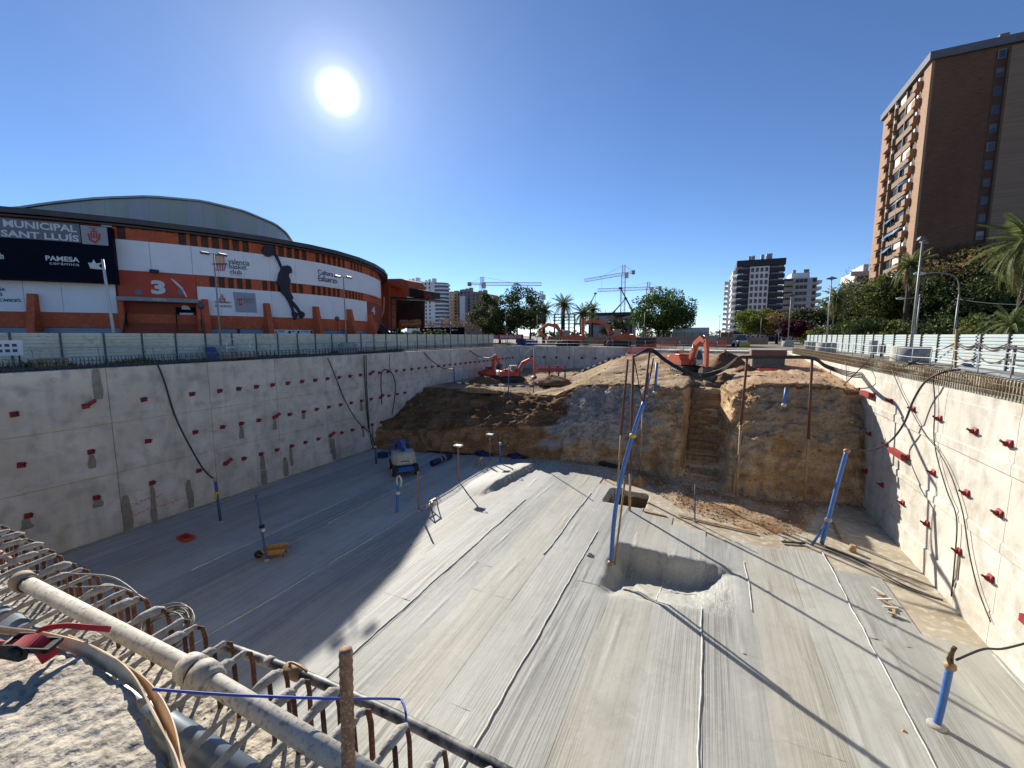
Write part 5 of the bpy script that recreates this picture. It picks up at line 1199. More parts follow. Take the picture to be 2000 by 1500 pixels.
# navy and white balcony tower
x0, x1, ya, yb, zt = frontbox(1438, 1526, 507, 165, 18)
nv = thing('apartment_tower', 'navy and white apartment tower with stacked balconies beyond the trees', 'tower', (x0, ya, 0)); W_ = x1 - x0
MB().bb(x0 + 1.5, x1 - 1.2, ya + 1.6, yb + 4, 0, zt - .8).build('core', M_lgry, nv)
MB().bb(x0 + W_ * .26, x0 + W_ * .69, ya, ya + 1.55, 0, zt - 2.2).build('window_strip', M_wht, nv)
MB().bb(x0 - .6, x1 + .4, ya - .4, yb, zt - 2.0, zt).build('roof_band', M_navyb, nv)
nf = 12; fh = (zt - 2.4) / nf
win_grid(nv, x0 + W_ * .26, x0 + W_ * .69, ya, [fh * (k + .55) for k in range(nf)], (.14, .38, .62, .86), .85, 1.35)
for k in range(nf):
    z = fh * k + .4
    for a, b_ in ((x0 - .4, x0 + W_ * .25), (x0 + W_ * .70, x1 + .3)):
        MB().bb(a, b_, ya - .3, ya + 1.5, z - .15, z + 1.15).build('balcony_parapet', M_navyb, nv)
        MB().bb(a + .3, b_ - .2, ya + .9, ya + 1.45, z + 1.2, z + fh - .3).build('balcony_glazing', mat('grey_glazing', (150, 158, 164), (128, 136, 144), scale=.8, rough=.35), nv)
    MB().bb(x0 - 1.6, x0 - .45, ya + 1.0, ya + 8, z - .2, z + .95).build('side_balcony', M_wht if k % 3 else M_lgry, nv); MB().bb(x0 - 1.6, x0 - .45, ya + 10, ya + 17, z - .2, z + .95).build('side_balcony', M_wht, nv)
for q in (.22, .3, .5, .62, .68): MB().bb(x0 + W_ * q, x0 + W_ * q + .9, ya + 2, ya + 4, zt, zt + 1.4 + q).build('chimney', M_lgry, nv)
# slim block behind its left side
x0, x1, ya, yb, zt = frontbox(1420, 1434, 547, 215, 20); s2 = thing('apartment_tower', 'slim pale tower with side balconies behind the navy tower', 'tower', (x0, ya, 0)); MB().bb(x0, x1 + 3, ya, yb, 0, zt).build('wall', M_wht, s2)
for k in range(11): MB().bb(x0 - 1.5, x0 - .01, ya + 1, ya + 8, 2 + k * zt / 11.5, 3 + k * zt / 11.5).build('balcony', M_lgry, s2)
# grey tower
x0, x1, ya, yb, zt = frontbox(1527, 1592, 543, 200, 16); gt = thing('apartment_tower', 'light grey apartment tower with rounded balconies right of the navy one', 'tower', (x0, ya, 0)); W_ = x1 - x0
MB().bb(x0, x1, ya, yb, 0, zt).build('wall', M_lgry, gt); MB().bb(x0 + W_ * .25, x0 + W_ * .8, ya + 2, yb - 2, zt, zt + 2.2).build('penthouse', M_wht, gt)
for q in (.3, .62, .7): MB().bb(x0 + W_ * q, x0 + W_ * q + 1, ya + 3, ya + 4, zt + 2.2, zt + 3.6).build('chimney', M_gry, gt)
nf = 10; fh = zt / nf
for k in range(nf):
    MB().bb(x0 - .5, x0 + W_ * .32, ya - 1.3, ya - .01, fh * k + .2, fh * k + 1.3).build('balcony', M_gry, gt); MB().bb(x1 + .01, x1 + 1.8, ya + 1, ya + 9, fh * k + .3, fh * k + 1.4).build('balcony', M_wht, gt)
    MB().bb(x0 + W_ * .33, x1 - .05, ya - .05, ya - .005, fh * k - .08, fh * k + .08).build('floor_line', M_gry, gt)
win_grid(gt, x0, x1, ya, [fh * (k + .55) for k in range(nf)], (.42, .54, .66, .92), 1.2, 1.4); win_grid(gt, x0, x1, ya, [fh * (k + .62) for k in range(nf)], (.08, .2), 2.0, 1.3, nm='glass_door')
# stepped white block behind the right trees
x0, x1, ya, yb, zt = frontbox(1664, 1700, 530, 150, 14); sw = thing('apartment_tower', 'white stepped balcony block glimpsed between bare branches', 'tower', (x0, ya, 0)); MB().bb(x0, x1, ya, yb, 0, zt).build('wall', M_wht, sw); MB().bb(x0 + 2, x1 - 1, ya + 1, yb - 1, zt, zt + 2).build('penthouse', M_lgry, sw)
for k in range(8): MB().bb(x0 - 1.2 + .2 * (k % 2), x1 + .4, ya - 1.2, ya - .02, zt - 1.2 - 2.9 * k, zt - 2.9 * k - .1).build('balcony', M_lgry, sw); MB().bb(x0 + .6, x1 - .6, ya - .06, ya - .01, zt - 2.7 - 2.9 * k, zt - 1.35 - 2.9 * k).build('glazing', M_glassd, sw)
# ---- left background blocks
def block(label, px0, px1, pyt, Y, dy, mt, nf, cols, ww, hh, curved=False, pent=True):
    x0, x1, ya, yb, zt = frontbox(px0, px1, pyt, Y, dy); f = thing('apartment_block', label, 'apartment block', (x0, ya, 0)); MB().bb(x0, x1, ya, yb, 0, zt).build('wall', mt, f); fh = zt / nf; W = x1 - x0
    if cols: win_grid(f, x0, x1, ya, [fh * (k + .55) for k in range(2, nf)], cols, ww, hh)
    if pent:
        for q in (.12, .4, .7): MB().bb(x0 + W * q, x0 + W * (q + .16), ya + 2, ya + 5, zt, zt + 1.6 + q * 1.5).build('rooftop_box', mt, f)
    return f, x0, x1, ya, zt, fh
f, x0, x1, ya, zt, fh = block('white block with curved balconies behind the orange stair block', 825, 849, 551, 240, 18, M_wht, 15, (.3, .62), 1.2, 1.4)
for k in range(2, 15):
    r = 6.2; c = (x1 + 1.5, ya + 6); m = MB(); z = fh * k
    pts = [(c[0] + r * math.cos(a), c[1] + r * math.sin(a)) for a in [R(-120 + 12 * i) for i in range(14)]]; m.loft([[(x, y, z) for x, y in pts], [(x, y, z + 1.1) for x, y in pts]]); m.build('curved_balcony', M_wht, f)
m = MB(); m.lathe([(5.2, 0), (5.2, zt - .5), (.1, zt - .5)], c=(x1 + 1.5, ya + 6, 0), n=28, smooth=False); m.build('glazed_core', mat('grey_glazing2', (108, 114, 124), (88, 94, 106), scale=.3, rough=.4), f)
f2, *_ = block('white tower top peeping over the orange stair block', 793, 818, 549, 250, 18, M_wht, 14, (.2, .5, .8), 2.0, 1.2)
block('tan apartment block right of the white curved one', 869, 907, 573, 262, 20, M_tan, 14, (.15, .32, .55, .75, .9), 1.5, 1.5); block('grey apartment block with white stripe in the middle of the left group', 897, 921, 569, 255, 16, M_gry, 14, (.2, .5, .8), 1.4, 1.5); f, x0, x1, ya, zt, fh = block('tan block behind the eucalyptus, right end of the left group', 919, 950, 574, 250, 18, M_tan, 14, (.2, .45, .75), 1.5, 1.5)
x0, x1, ya, yb, zt = frontbox(898, 908, 578, 252, 3); MB().bb(x0, x1, ya, yb, 0, zt).build('white_stair_block', M_wht, label='narrow white stair shaft between tan and grey blocks', cat='stair shaft')
# ---- brick tower on the right
def brick_material():
    m = bpy.data.materials.new('brick_facade'); m.use_nodes = True; n, l = m.node_tree.nodes, m.node_tree.links; b = n['Principled BSDF']; b.inputs['Roughness'].default_value = .9
    g = n.new('ShaderNodeNewGeometry')
    def noise(s, st, det=5):
        mp = n.new('ShaderNodeMapping'); mp.inputs['Scale'].default_value = st; l.new(g.outputs['Position'], mp.inputs['Vector']); t = n.new('ShaderNodeTexNoise'); t.inputs['Scale'].default_value = s; t.inputs['Detail'].default_value = det; l.new(mp.outputs[0], t.inputs['Vector']); return t.outputs['Fac']
    r = n.new('ShaderNodeValToRGB'); l.new(noise(3.5, (.25, .25, 3.0), 8), r.inputs['Fac']); r.color_ramp.elements[0].color = (*lin((100, 68, 50)), 1); r.color_ramp.elements[1].color = (*lin((122, 86, 64)), 1); r.color_ramp.elements[0].position = .36; r.color_ramp.elements[1].position = .66
    r2 = n.new('ShaderNodeMapRange'); l.new(noise(.12, (1, 1, .5)), r2.inputs['Value']); r2.inputs['From Min'].default_value = .35; r2.inputs['From Max'].default_value = .7; r2.inputs['To Min'].default_value = 1.05; r2.inputs['To Max'].default_value = .78
    v = n.new('ShaderNodeVectorMath'); v.operation = 'SCALE'; l.new(r.outputs['Color'], v.inputs[0]); l.new(r2.outputs[0], v.inputs['Scale']); l.new(v.outputs[0], b.inputs['Base Color'])
    bp = n.new('ShaderNodeBump'); bp.inputs['Strength'].default_value = .3; l.new(noise(6, (.3, .3, 4)), bp.inputs['Height']); l.new(bp.outputs[0], b.inputs['Normal']); return m
M_brickl = mat('sunlit_brick', (160, 128, 102), (140, 110, 86), scale=2.5, rough=.9, stretch=(.3, .3, 2.5)); M_brick = brick_material(); M_brickp = mat('buff_brick', (140, 116, 94), (124, 102, 84), scale=1.2, rough=.9, stretch=(.1, .1, 3)); M_parap = mat('parapet_slate', (104, 104, 108), (90, 90, 96), scale=.5, rough=.8)  # same brick twice: sun lightens the balcony-side colour, shade darkens the gable colour
D0 = 73.0; cn = atd(1823, 100, D0); TX, TY, TZ = cn.x, cn.y, cn.z
TY2 = atx(1728, 217, TX).y
bt = thing('brick_tower', 'tall brown brick apartment tower at the right with sunlit balconied side', 'tower', (TX, TY, 0))
MB().bb(TX + .4, TX + 46, TY, TY2, 0, TZ - 1.5).build('wall', M_brick, bt)
LY = TY2 - TY
def ly(u): return TY + LY * u         # u = 0 at the near corner
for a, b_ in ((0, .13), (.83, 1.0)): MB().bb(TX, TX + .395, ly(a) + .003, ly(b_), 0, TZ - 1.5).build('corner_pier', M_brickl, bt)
MB().bb(TX - .5, TX + 46, TY - .5, TY2 + .5, TZ - 1.48, TZ - .2).build('parapet', M_parap, bt)
MB().bb(TX + 13, TX + 46, TY + 1, TY2 - 1, TZ - .2, TZ + 1.6).build('roof_storey', M_parap, bt); MB().bb(TX + 9.5, TX + 10.7, TY + 3, TY + 5, TZ - .2, TZ + 1.9).build('chimney', M_brickp, bt); MB().bb(TX + 17, TX + 18.5, TY + 1.5, TY + 3, TZ + 1.6, TZ + 3).build('chimney', M_lgry, bt)
MB().tube([(TX + 22, TY + 3, TZ + 1), (TX + 22, TY + 3, TZ + 7)], .06, n=5).build('antenna', M_black, bt)
nfl = 17; fh = (TZ - 1.5) / nfl; rb = random.Random(12)
M_awn = [mat('awning_blue', (54, 112, 152), (44, 98, 138), scale=2, rough=.8), mat('awning_white', (214, 208, 196), rough=.8), mat('awning_grey', (120, 136, 150), rough=.8)]
M_cav = mat('balcony_interior', (110, 92, 78), (92, 78, 68), scale=.5, rough=.9)
for k in range(4, nfl):
    z = fh * k
    # wide balcony near the far end, window pair in the middle, small balcony next to the corner
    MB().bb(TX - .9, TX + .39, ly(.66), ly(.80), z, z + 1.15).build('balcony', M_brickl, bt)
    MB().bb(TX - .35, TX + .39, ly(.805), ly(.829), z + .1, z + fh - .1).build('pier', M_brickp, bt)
    MB().bb(TX + .3, TX + .398, ly(.64), ly(.83), z + 1.2, z + fh - .15).build('balcony_opening', M_cav, bt)
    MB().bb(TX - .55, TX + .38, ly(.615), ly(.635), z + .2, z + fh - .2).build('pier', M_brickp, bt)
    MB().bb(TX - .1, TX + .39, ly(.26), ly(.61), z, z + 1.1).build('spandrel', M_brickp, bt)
    for a, b_ in ((.28, .42), (.45, .59)):
        MB().bb(TX + .2, TX + .395, ly(a), ly(b_), z + 1.15, z + fh - .1).build('window', M_glassd, bt)
        q = rb.random()
        if q < .30: MB().prism([(TX - .02, ly(a), z + fh - .3), (TX - .10, ly(a), z + fh - .25), (TX - 1.1, ly(a), z + 1.5), (TX - 1.04, ly(a), z + 1.46)], (0, ly(b_) - ly(a), 0)).build('awning', M_awn[0 if rb.random() < .7 else 2], bt)
        elif q < .62: MB().bb(TX + .08, TX + .18, ly(a), ly(b_), z + (1.2 if rb.random() < .6 else 1.7), z + fh - .15).build('roller_blind', M_awn[1], bt)
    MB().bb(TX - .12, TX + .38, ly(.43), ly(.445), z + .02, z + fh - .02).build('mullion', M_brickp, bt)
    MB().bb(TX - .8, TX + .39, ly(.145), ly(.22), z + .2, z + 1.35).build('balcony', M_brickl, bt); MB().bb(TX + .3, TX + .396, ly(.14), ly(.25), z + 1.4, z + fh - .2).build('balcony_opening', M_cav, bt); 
    if rb.random() < .6: MB().bb(TX - .3, TX + .05, ly(.16), ly(.19), z + 1.5, z + 2.1).build('air_conditioner', M_wht, bt)
    if rb.random() < .5: MB().bb(TX - .55, TX - .2, ly(.60), ly(.612), z + 1.4, z + 2.0).build('air_conditioner', M_wht, bt)
xg0 = aty(1945, 300, TY).x; M_gstrip = mat('gable_recess', (92, 66, 54), (80, 58, 48), scale=1, rough=.9)
MB().bb(xg0 - 1.5, xg0 - .01, TY - .06, TY - .003, 0, TZ - 2.2).build('gable_strip', M_gstrip, bt); MB().bb(xg0 + 7.51, xg0 + 10.49, TY - .06, TY - .003, 0, TZ - 2.2).build('gable_strip', M_gstrip, bt)
# shaded gable: protruding buff panel and its window slits
xg = aty(1945, 300, TY).x
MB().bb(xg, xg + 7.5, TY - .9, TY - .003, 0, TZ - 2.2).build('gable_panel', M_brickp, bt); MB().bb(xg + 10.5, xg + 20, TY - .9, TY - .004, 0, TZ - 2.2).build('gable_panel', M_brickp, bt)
for k in range(4, nfl):
    for dx in (-.75, 9.0): f_ = MB().bb(xg + dx - .5, xg + dx + .45, TY - .13, TY - .07, fh * k + 1.0, fh * k + 2.4).build('window', M_gry if k % 5 == 1 else M_parap, bt); MB().bb(xg + dx - .42, xg + dx + .37, TY - .15, TY - .135, fh * k + 1.08, fh * k + (2.3 if k % 3 else 1.7)).build('pane', M_glassd, f_)
# ================================================================== FAR SITE: boundary wall, sheds, frame building
M_ochre = mat('ochre_wall', (176, 142, 112), (156, 124, 98), scale=.6, rough=.85)
def fbox(nm, px0, px1, y0, y1, Y, dy, mt, par=None, **k):
    a, b_ = aty(px0, y0, Y), aty(px1, y1, Y); m = MB(); m.bb(a.x, b_.x, Y, Y + dy, b_.z, a.z); return m.build(nm, mt, par, **k)
bw = thing('boundary_wall', 'low ochre boundary wall behind the excavators', 'wall', aty(1300, 672, 88))
for a, b_ in ((1070, 1130), (1131, 1200), (1201, 1270), (1271, 1340), (1341, 1395), (1396, 1450), (1451, 1500)): fbox('wall_section', a, b_, 658, 673, 88, .3, M_ochre, bw)
for px in range(1080, 1500, 16): fbox('fence_post', px, px + .5, 648, 658, 88.1, .05, M_post, bw)
MB().tube([aty(1080, 649, 88.1), aty(1500, 649, 88.1)], .02, n=4).build('fence_wire', M_post, bw)
sh = thing('site_shed', 'pale translucent shed behind the ficus', 'shed', aty(1350, 660, 105)); fbox('wall', 1312, 1384, 650, 664, 105, 8, mat('shed_beige', (176, 166, 150), rough=.8), sh); fbox('roof_sheet', 1314, 1385, 640, 650, 105.2, 8, mat('shed_sheet', (196, 202, 206), (184, 190, 196), scale=.4, rough=.5), sh)
fbox('site_container', 1408, 1432, 649, 660, 110, 5, mat('terracotta_hut', (170, 110, 86), (150, 96, 76), scale=.7, rough=.8), label='small terracotta hut left of the light green tree', cat='hut')
fbox('site_container', 1383, 1402, 655, 668, 80, 3, M_gry, label='grey container at the end of the orange netting', cat='container')
fr = thing('steel_frame_building', 'unfinished steel frame with grey walls below the tower cranes', 'building', aty(1160, 660, 110)); M_sf = mat('dark_steel_frame', (78, 62, 60), (60, 50, 50), scale=.6, rough=.7)
for px in (1082, 1096, 1110, 1121, 1133, 1150, 1232): fbox('column', px, px + 1.6, 613, 664, 110, .3, M_sf, fr)
for y in (613, 619, 625, 632, 640, 648): fbox('beam', 1080, 1122, y, y + 1.0, 110.05, .25, M_sf, fr)
fbox('roof_beam', 1136, 1238, 611.5, 615, 110, 14, M_sf, fr); fbox('mid_beam', 1122, 1238, 631, 633, 109.6, .4, M_sf, fr)
fbox('wall', 1150, 1196, 615.5, 662, 110.4, 10, M_lgry, fr); fbox('wall', 1197, 1232, 615.5, 662, 114, 8, M_gry, fr)
for px in (1153, 1163): fbox('window', px, px + 7, 622, 629, 110.3, .09, M_glassd, fr)
for px in (1143, 1155, 1168, 1182, 1195, 1212, 1226): fbox('roof_prop', px, px + .7, 606 + px % 3, 611.4, 110.1, .1, M_lgry, fr)
MB().bar(aty(1160, 656, 110.2), aty(1172, 640, 110.2), .5).build('diagonal_brace', M_lgry, fr); MB().bar(aty(1216, 622, 109.9), aty(1236, 616, 109.9), .5).build('diagonal_brace', M_lgry, fr)
# dark banner fence, hedge and red container at left
f = thing('banner_fence', 'black banner fence with white pictograms beside the stair block', 'fence', aty(860, 655, 80)); fbox('banner', 820, 907, 640, 656, 80, .1, M_navy, f)
for px in (826, 847, 868, 882): fbox('pictogram', px, px + 3, 643, 646, 79.95, .02, M_ltg, f)
for px in (833, 853, 885): text_at('lettering', 'acceso', px, 643.3, px + 9, 645.2, 79.93, M_ltg, f, 0)
for k, px in enumerate((770, 792, 815, 838, 861)):
    tree('hedge_shrub', 'clipped hedge plant %s the black banner' % ('far left of', 'left of', 'at the left end of', 'in the middle of', 'toward the right of')[k], gpos(px, 80), None, 2.9, 1.5, L_dark, clumps=14, per=90, size=.2, seed=300 + k, cz=.5, ch=.5, cr=.4, trunk_r=.08, cat='shrub', group='hedge by the banner')
f = thing('red_banner_fence', 'red lettered banner on the fence at the far left end', 'banner', aty(990, 660, 76)); fbox('banner', 972, 1022, 653, 663, 76, .1, mat('red_banner', (164, 44, 44), (140, 36, 38), scale=1, rough=.7), f); text_at('lettering', 'PAVIMENTOS', 977, 655, 1018, 661, 75.95, M_ltg, f, .02)
# ================================================================== CRANES
def lattice(m, a, b, w, n, r=.07, up=Vector((0, 0, 1))):
    a, b = Vector(a), Vector(b); d = (b - a).normalized(); u = d.cross(up if abs(d.z) < .9 else Vector((1, 0, 0))).normalized() * w / 2; v = d.cross(u).normalized() * w / 2
    cs = [u + v, u - v, -u - v, -u + v]
    for c in cs: m.bar(a + c, b + c, r * 1.7)
    for i in range(n):
        p, q = a.lerp(b, i / n), a.lerp(b, (i + 1) / n)
        for j in range(4): m.bar(p + cs[j], q + cs[(j + 1) % 4], r)
    return m
M_cranep = mat('crane_pale', (196, 188, 178), (176, 168, 160), scale=.5, rough=.6); M_craner = mat('crane_red', (168, 110, 92), rough=.6); M_cw = mat('counterweight', (150, 140, 128), rough=.9)
def tower_crane(label, D, mast_px, base_y, joint, apex, tip, tail, cw, mt):
    mb_, jt = atd(mast_px, base_y, D), atd(*joint, D); f = thing('tower_crane', label, 'crane', (mb_.x, mb_.y, 0)); mb_ = Vector((jt.x, jt.y, 0)); w = D * .0085
    lattice(MB(), mb_, jt, w, int(jt.z / w * .7), .09 * D / 200).build('mast', mt, f)
    ap = atd(*apex, D); ap = Vector((jt.x, jt.y, ap.z)); m = MB(); lattice(m, jt, ap, w * .7, 4, .08 * D / 200); m.build('tower_head', mt, f)
    tp, tl = atd(*tip, D), atd(*tail, D); lattice(MB(), jt, tp, w * .75, 26, .07 * D / 200).build('jib', mt, f); lattice(MB(), jt, tl, w * .5, 8, .07 * D / 200).build('counter_jib', mt, f)
    m = MB(); m.bar(ap, jt.lerp(tp, .62), .10); m.bar(ap, tl, .10); m.build('tie_bars', M_cw, f)
    c = atd(*cw, D); MB().box(c, (D * .0035, D * .0035, D * .0045)).build('counterweight', M_cw, f); MB().box(jt + Vector((w, -w, -w * .6)), (w * .45, w * .45, w * .7)).build('cab', M_cranep, f)
    tr_ = jt.lerp(tp, .55); MB().bar(tr_, tr_ - Vector((0, 0, D * .03)), .06 * D / 200).build('hoist_cable', M_black, f)
tower_crane('tower crane with level jib above the dark eucalyptus trees', 260, 942, 620, (942, 554.5), (942, 541), (1058, 555), (918, 554.5), (917, 555), M_craner)
tower_crane('small distant crane with angled jib beside the eucalyptus top', 420, 1057, 620, (1057.5, 577), (1057.5, 568.5), (1027, 565.5), (1063, 580.5), (1062, 581), M_cw)
tower_crane('tallest tower crane with raised jib above the steel frame', 200, 1214, 655, (1218, 535), (1219, 518), (1141, 548), (1238, 531.5), (1237, 532), M_cranep)
tower_crane('farther tower crane with level jib behind the tallest one', 300, 1266, 640, (1266.5, 563), (1267, 551), (1167, 567), (1290, 562), (1289, 563), M_craner)
M_boom = mat('boom_grey', (36, 39, 46), (28, 31, 38), scale=.5, rough=.7, spec=.2)
def tele_boom(label, D, a, b, w):
    p, q = atd(*a, D), atd(*b, D); f = thing('mobile_crane_boom', label, 'crane boom', (p.x, p.y, 0)); n = 3
    for k in range(n): m = MB(); m.bar(p.lerp(q, k / n), p.lerp(q, (k + 1) / n), w * (1 - .22 * k)); m.build('boom_section', M_boom, f)
    m = MB(); m.box(q, (w * .8, w * .8, w * .5)); m.build('boom_head', M_boom, f); MB().bar(q, q - Vector((0, 0, D * .035)), .05).build('hoist_cable', M_black, f)
tele_boom('slim telescopic crane boom left of the tallest tower crane', 118, (1143, 612), (1163, 573), .38); tele_boom('long telescopic boom crossing the tallest tower crane', 116, (1240, 616), (1212, 563), .5); tele_boom('shorter telescopic boom leaning toward the long one', 114, (1191, 618), (1222, 583), .42)
# thin street poles beyond the site
for px, top, D, lab in ((988, 597, 92, 'thin lamp post before the eucalyptus trees'), (1049, 613, 92, 'thin lamp post left of the lone palm'), (1258, 608, 84, 'thin pole before the ficus'), (1404, 618, 125, 'lamp post left of the navy tower'), (1485, 620, 96, 'lamp post before the light green tree'), (880, 636, 78, 'short post behind the left fence near the banner'), (991, 650, 72, 'white post beside the red banner'), (1423, 640, 96, 'thin pole in front of the terracotta hut')):
    b = gpos(px, D); f = thing('lamp_post', lab, 'lamp post', b); h = Hat(top, D); MB().tube([b, b + Vector((0, 0, h))], [.08, .05], n=6).build('post', M_pole, f); MB().box(b + Vector((0, 0, h)), (.3, .12, .06)).build('lamp_head', M_lamp, f)
f = thing('round_sign', 'round grey traffic sign back at the end of the right fence', 'sign', gpos(1521, 80)); p = Vector(f.location); MB().tube([p, p + Vector((0, 0, 2.9))], .04, n=6).build('post', M_pole, f); m = MB(); m.lathe([(.0, -.02), (.42, -.02), (.42, .02), (0, .02)], c=(p.x, p.y - .08, 2.75), n=18, axis='y'); m.build('disc', M_steelg, f)
f = thing('yellow_sign', 'yellow rectangular sign above the right fence', 'sign', gpos(1580, 72)); p = Vector(f.location); MB().tube([p, p + Vector((0, 0, 2.9))], .04, n=6).build('post', M_pole, f); MB().bb(p.x - .4, p.x + .4, p.y - .12, p.y - .06, 2.25, 2.85).build('board', M_yellow, f)

# low far-off belt of trees and roofs that closes the horizon
rf = np.random.default_rng(77); V = []
for k in range(150):
    x = -420 + 760 * rf.random(); hh = 3 + 5 * rf.random(); V.append(leaf_cloud((x, 400 + 60 * rf.random(), hh * .5), 3.5 + 4 * rf.random(), 70, 1.3, rf, flat=.55 + .2 * rf.random()))
o = np_mesh('distant_trees', np.concatenate(V), L_ol, None, (0, 0, 0)); setp(o, 'far-off belt of trees closing the horizon', 'tree belt', kind='stuff')
# ================================================================== MACHINES
M_exo = mat('excavator_orange', (206, 90, 44), (176, 72, 38), scale=1.5, rough=.55, c3=(138, 86, 58)); M_exr = mat('excavator_red', (198, 64, 40), (176, 54, 36), scale=2, rough=.5); M_track = mat('track_steel', (74, 66, 58), (52, 47, 42), scale=5, rough=.85, bump=.3); M_exw = mat('machine_white', (206, 204, 198), (188, 184, 176), scale=2, rough=.5); M_glass = mat('cab_glass', (58, 68, 74), (46, 54, 60), scale=1, rough=.15, spec=.7); M_chrome = mat('ram_steel', (170, 170, 170), rough=.25, metal=.8); M_tyre = mat('tyre', (34, 33, 32), (52, 48, 44), scale=6, rough=.85); M_lblue = mat('lift_blue', (34, 92, 160), (28, 80, 146), scale=2, rough=.5); M_bucket = mat('worn_steel', (120, 108, 96), (90, 80, 70), scale=3, rough=.6, metal=.3)
def plate_arm(m, pts, ws, th):
    """box-section arm through points in the local X-Z plane with given depths"""
    rings = []
    for i, (x, z) in enumerate(pts):
        a = pts[max(i - 1, 0)]; b = pts[min(i + 1, len(pts) - 1)]; d = Vector((b[0] - a[0], 0, b[1] - a[1])).normalized(); n = Vector((-d.z, 0, d.x)) * ws[i] / 2; c = Vector((x, 0, z)); t = Vector((0, th / 2, 0))
        rings.append([c + n - t, c + n + t, c - n + t, c - n - t])
    m.loft(rings); return m
def excavator(name, label, loc, heading, s, body, accent, boom, stick, swing=0.0, canopy=None, group=None, blade=False):
    f = thing(name, label, 'excavator', (0, 0, 0), group=group); L = lambda *a: None
    for sy in (-1, 1):
        y = sy * 1.1; m = MB(); N = 20; prof = []
        for k in range(N):
            a = 2 * math.pi * k / N; prof.append((1.75 * (1 if math.cos(a) > 0 else -1) * min(1, abs(math.cos(a)) * 6) + .42 * math.cos(a), .46 + .44 * math.sin(a)))
        m.loft([[(x, y - .28, z) for x, z in prof], [(x, y + .28, z) for x, z in prof]]); tr_ = m.build('track', M_track, f)
        m = MB()
        for k in range(26):
            t = k / 26; x = lerp(-1.9, 1.9, t); m.bb(x - .05, x + .05, y - .3, y + .3, .90, .94); m.bb(x - .05, x + .05, y - .3, y + .3, -.01, .03)
        m.build('track_shoes', M_track, tr_, kind='stuff')
        for k in range(5): m = MB(); m.lathe([(.0, -.3), (.2, -.3), (.2, .3), (0, .3)], c=(-1.4 + .7 * k, y, .38), n=10, axis='y'); m.build('roller', M_black, tr_)
    MB().bevbox(-1.2, 1.2, -.85, .85, .35, .85, .1).build('undercarriage', M_track, f)
    MB().lathe([(.0, .85), (.75, .85), (.75, 1.08), (0, 1.08)], n=18).build('slew_ring', M_black, f)
    if blade: MB().bb(2.3, 2.42, -1.35, 1.35, .0, .6).build('dozer_blade', body, f)
    M2 = Matrix.Rotation(swing, 4, 'Z')
    def B(m, nm, mt, par=None):
        m.v = [tuple(M2 @ Vector(v)) for v in m.v]; return m.build(nm, mt, par or f)
    m = MB(); m.prism([(-2.6, -1.35, 1.1), (.9, -1.35, 1.1), (.9, -1.35, 1.55), (.3, -1.35, 2.0), (-2.2, -1.35, 2.05), (-2.6, -1.35, 1.9)], (0, 2.7, 0)); h = B(m, 'engine_house', body)
    m = MB(); m.bevbox(-2.95, -2.3, -1.3, 1.3, 1.12, 2.12, .18); B(m, 'counterweight', accent)
    m = MB(); m.bevbox(-1.7, -.5, -.9, .9, 2.06, 2.32, .08); B(m, 'engine_hood', body)
    B(MB().tube([(-1.4, -.7, 2.3), (-1.4, -.7, 2.8)], .07, n=8), 'exhaust', M_black)
    m = MB(); m.prism([(-.35, .35, 1.15), (1.15, .35, 1.15), (1.2, .35, 1.7), (.85, .35, 2.85), (-.3, .35, 2.85)], (0, .95, 0)); cab = B(m, 'cab', accent)
    m = MB(); m.prism([(-.2, .335, 1.75), (1.08, .335, 1.75), (.78, .335, 2.7), (-.2, .335, 2.7)], (0, .98, 0)); B(m, 'side_window', M_glass, cab)
    m = MB(); m.add([(1.215, .45, 1.72), (1.215, 1.2, 1.72), (.885, 1.2, 2.75), (.885, .45, 2.75)], [(0, 1, 2, 3)]); B(m, 'windscreen', M_glass, cab)
    m = MB(); m.bevbox(-.4, .95, .3, 1.35, 2.86, 2.95, .03); B(m, 'cab_roof', M_exw if canopy is None else canopy, cab)
    m = MB(); plate_arm(m, boom, [.5, .72, .62, .4][:len(boom)] if len(boom) == 4 else [.5, .7, .4], .42); bo = B(m, 'boom', body)
    m = MB(); plate_arm(m, stick, [.55, .48, .3], .34); B(m, 'stick', body)
    k = boom[1]; fo = boom[0]
    for y in (-.3, .3): m = MB(); m.tube([(fo[0] + .5, y, fo[1] - .55), (k[0], y, k[1])], .07, n=8); B(m, 'boom_ram', M_chrome)
    m = MB(); m.tube([((boom[-2][0] + boom[-1][0]) / 2, 0, (boom[-2][1] + boom[-1][1]) / 2 + .5), (stick[0][0], 0, stick[0][1] + .25)], .08, n=8); B(m, 'stick_ram', M_chrome)
    e = Vector((stick[-1][0], 0, stick[-1][1])); dv = (e - Vector((stick[-2][0], 0, stick[-2][1]))).normalized(); pv = Vector((-dv.z, 0, dv.x)); pv = pv if pv.x < 0 else -pv
    poly = [e - dv * .1 + pv * -.1, e + dv * .15 + pv * -.35, e + dv * .75 + pv * -.2, e + dv * 1.05 + pv * .25, e + dv * .95 + pv * .75, e + dv * .2 + pv * .55]
    m = MB(); m.prism([p - Vector((0, .6, 0)) for p in poly], (0, 1.2, 0)); bk = B(m, 'bucket', M_bucket)
    for t in range(5): q = poly[4] + Vector((0, -.5 + .25 * t, 0)); m = MB(); m.bar(q, q - dv * .25 + pv * .1, .08); B(m, 'bucket_tooth', M_bucket, bk)
    f.location = loc; f.rotation_euler = (0, 0, heading); f.scale = (s, s, s); return f
aRT = math.atan2(RT.y, RT.x)
def face_cam(p, off=0): return math.atan2(-p.y, -p.x) + off
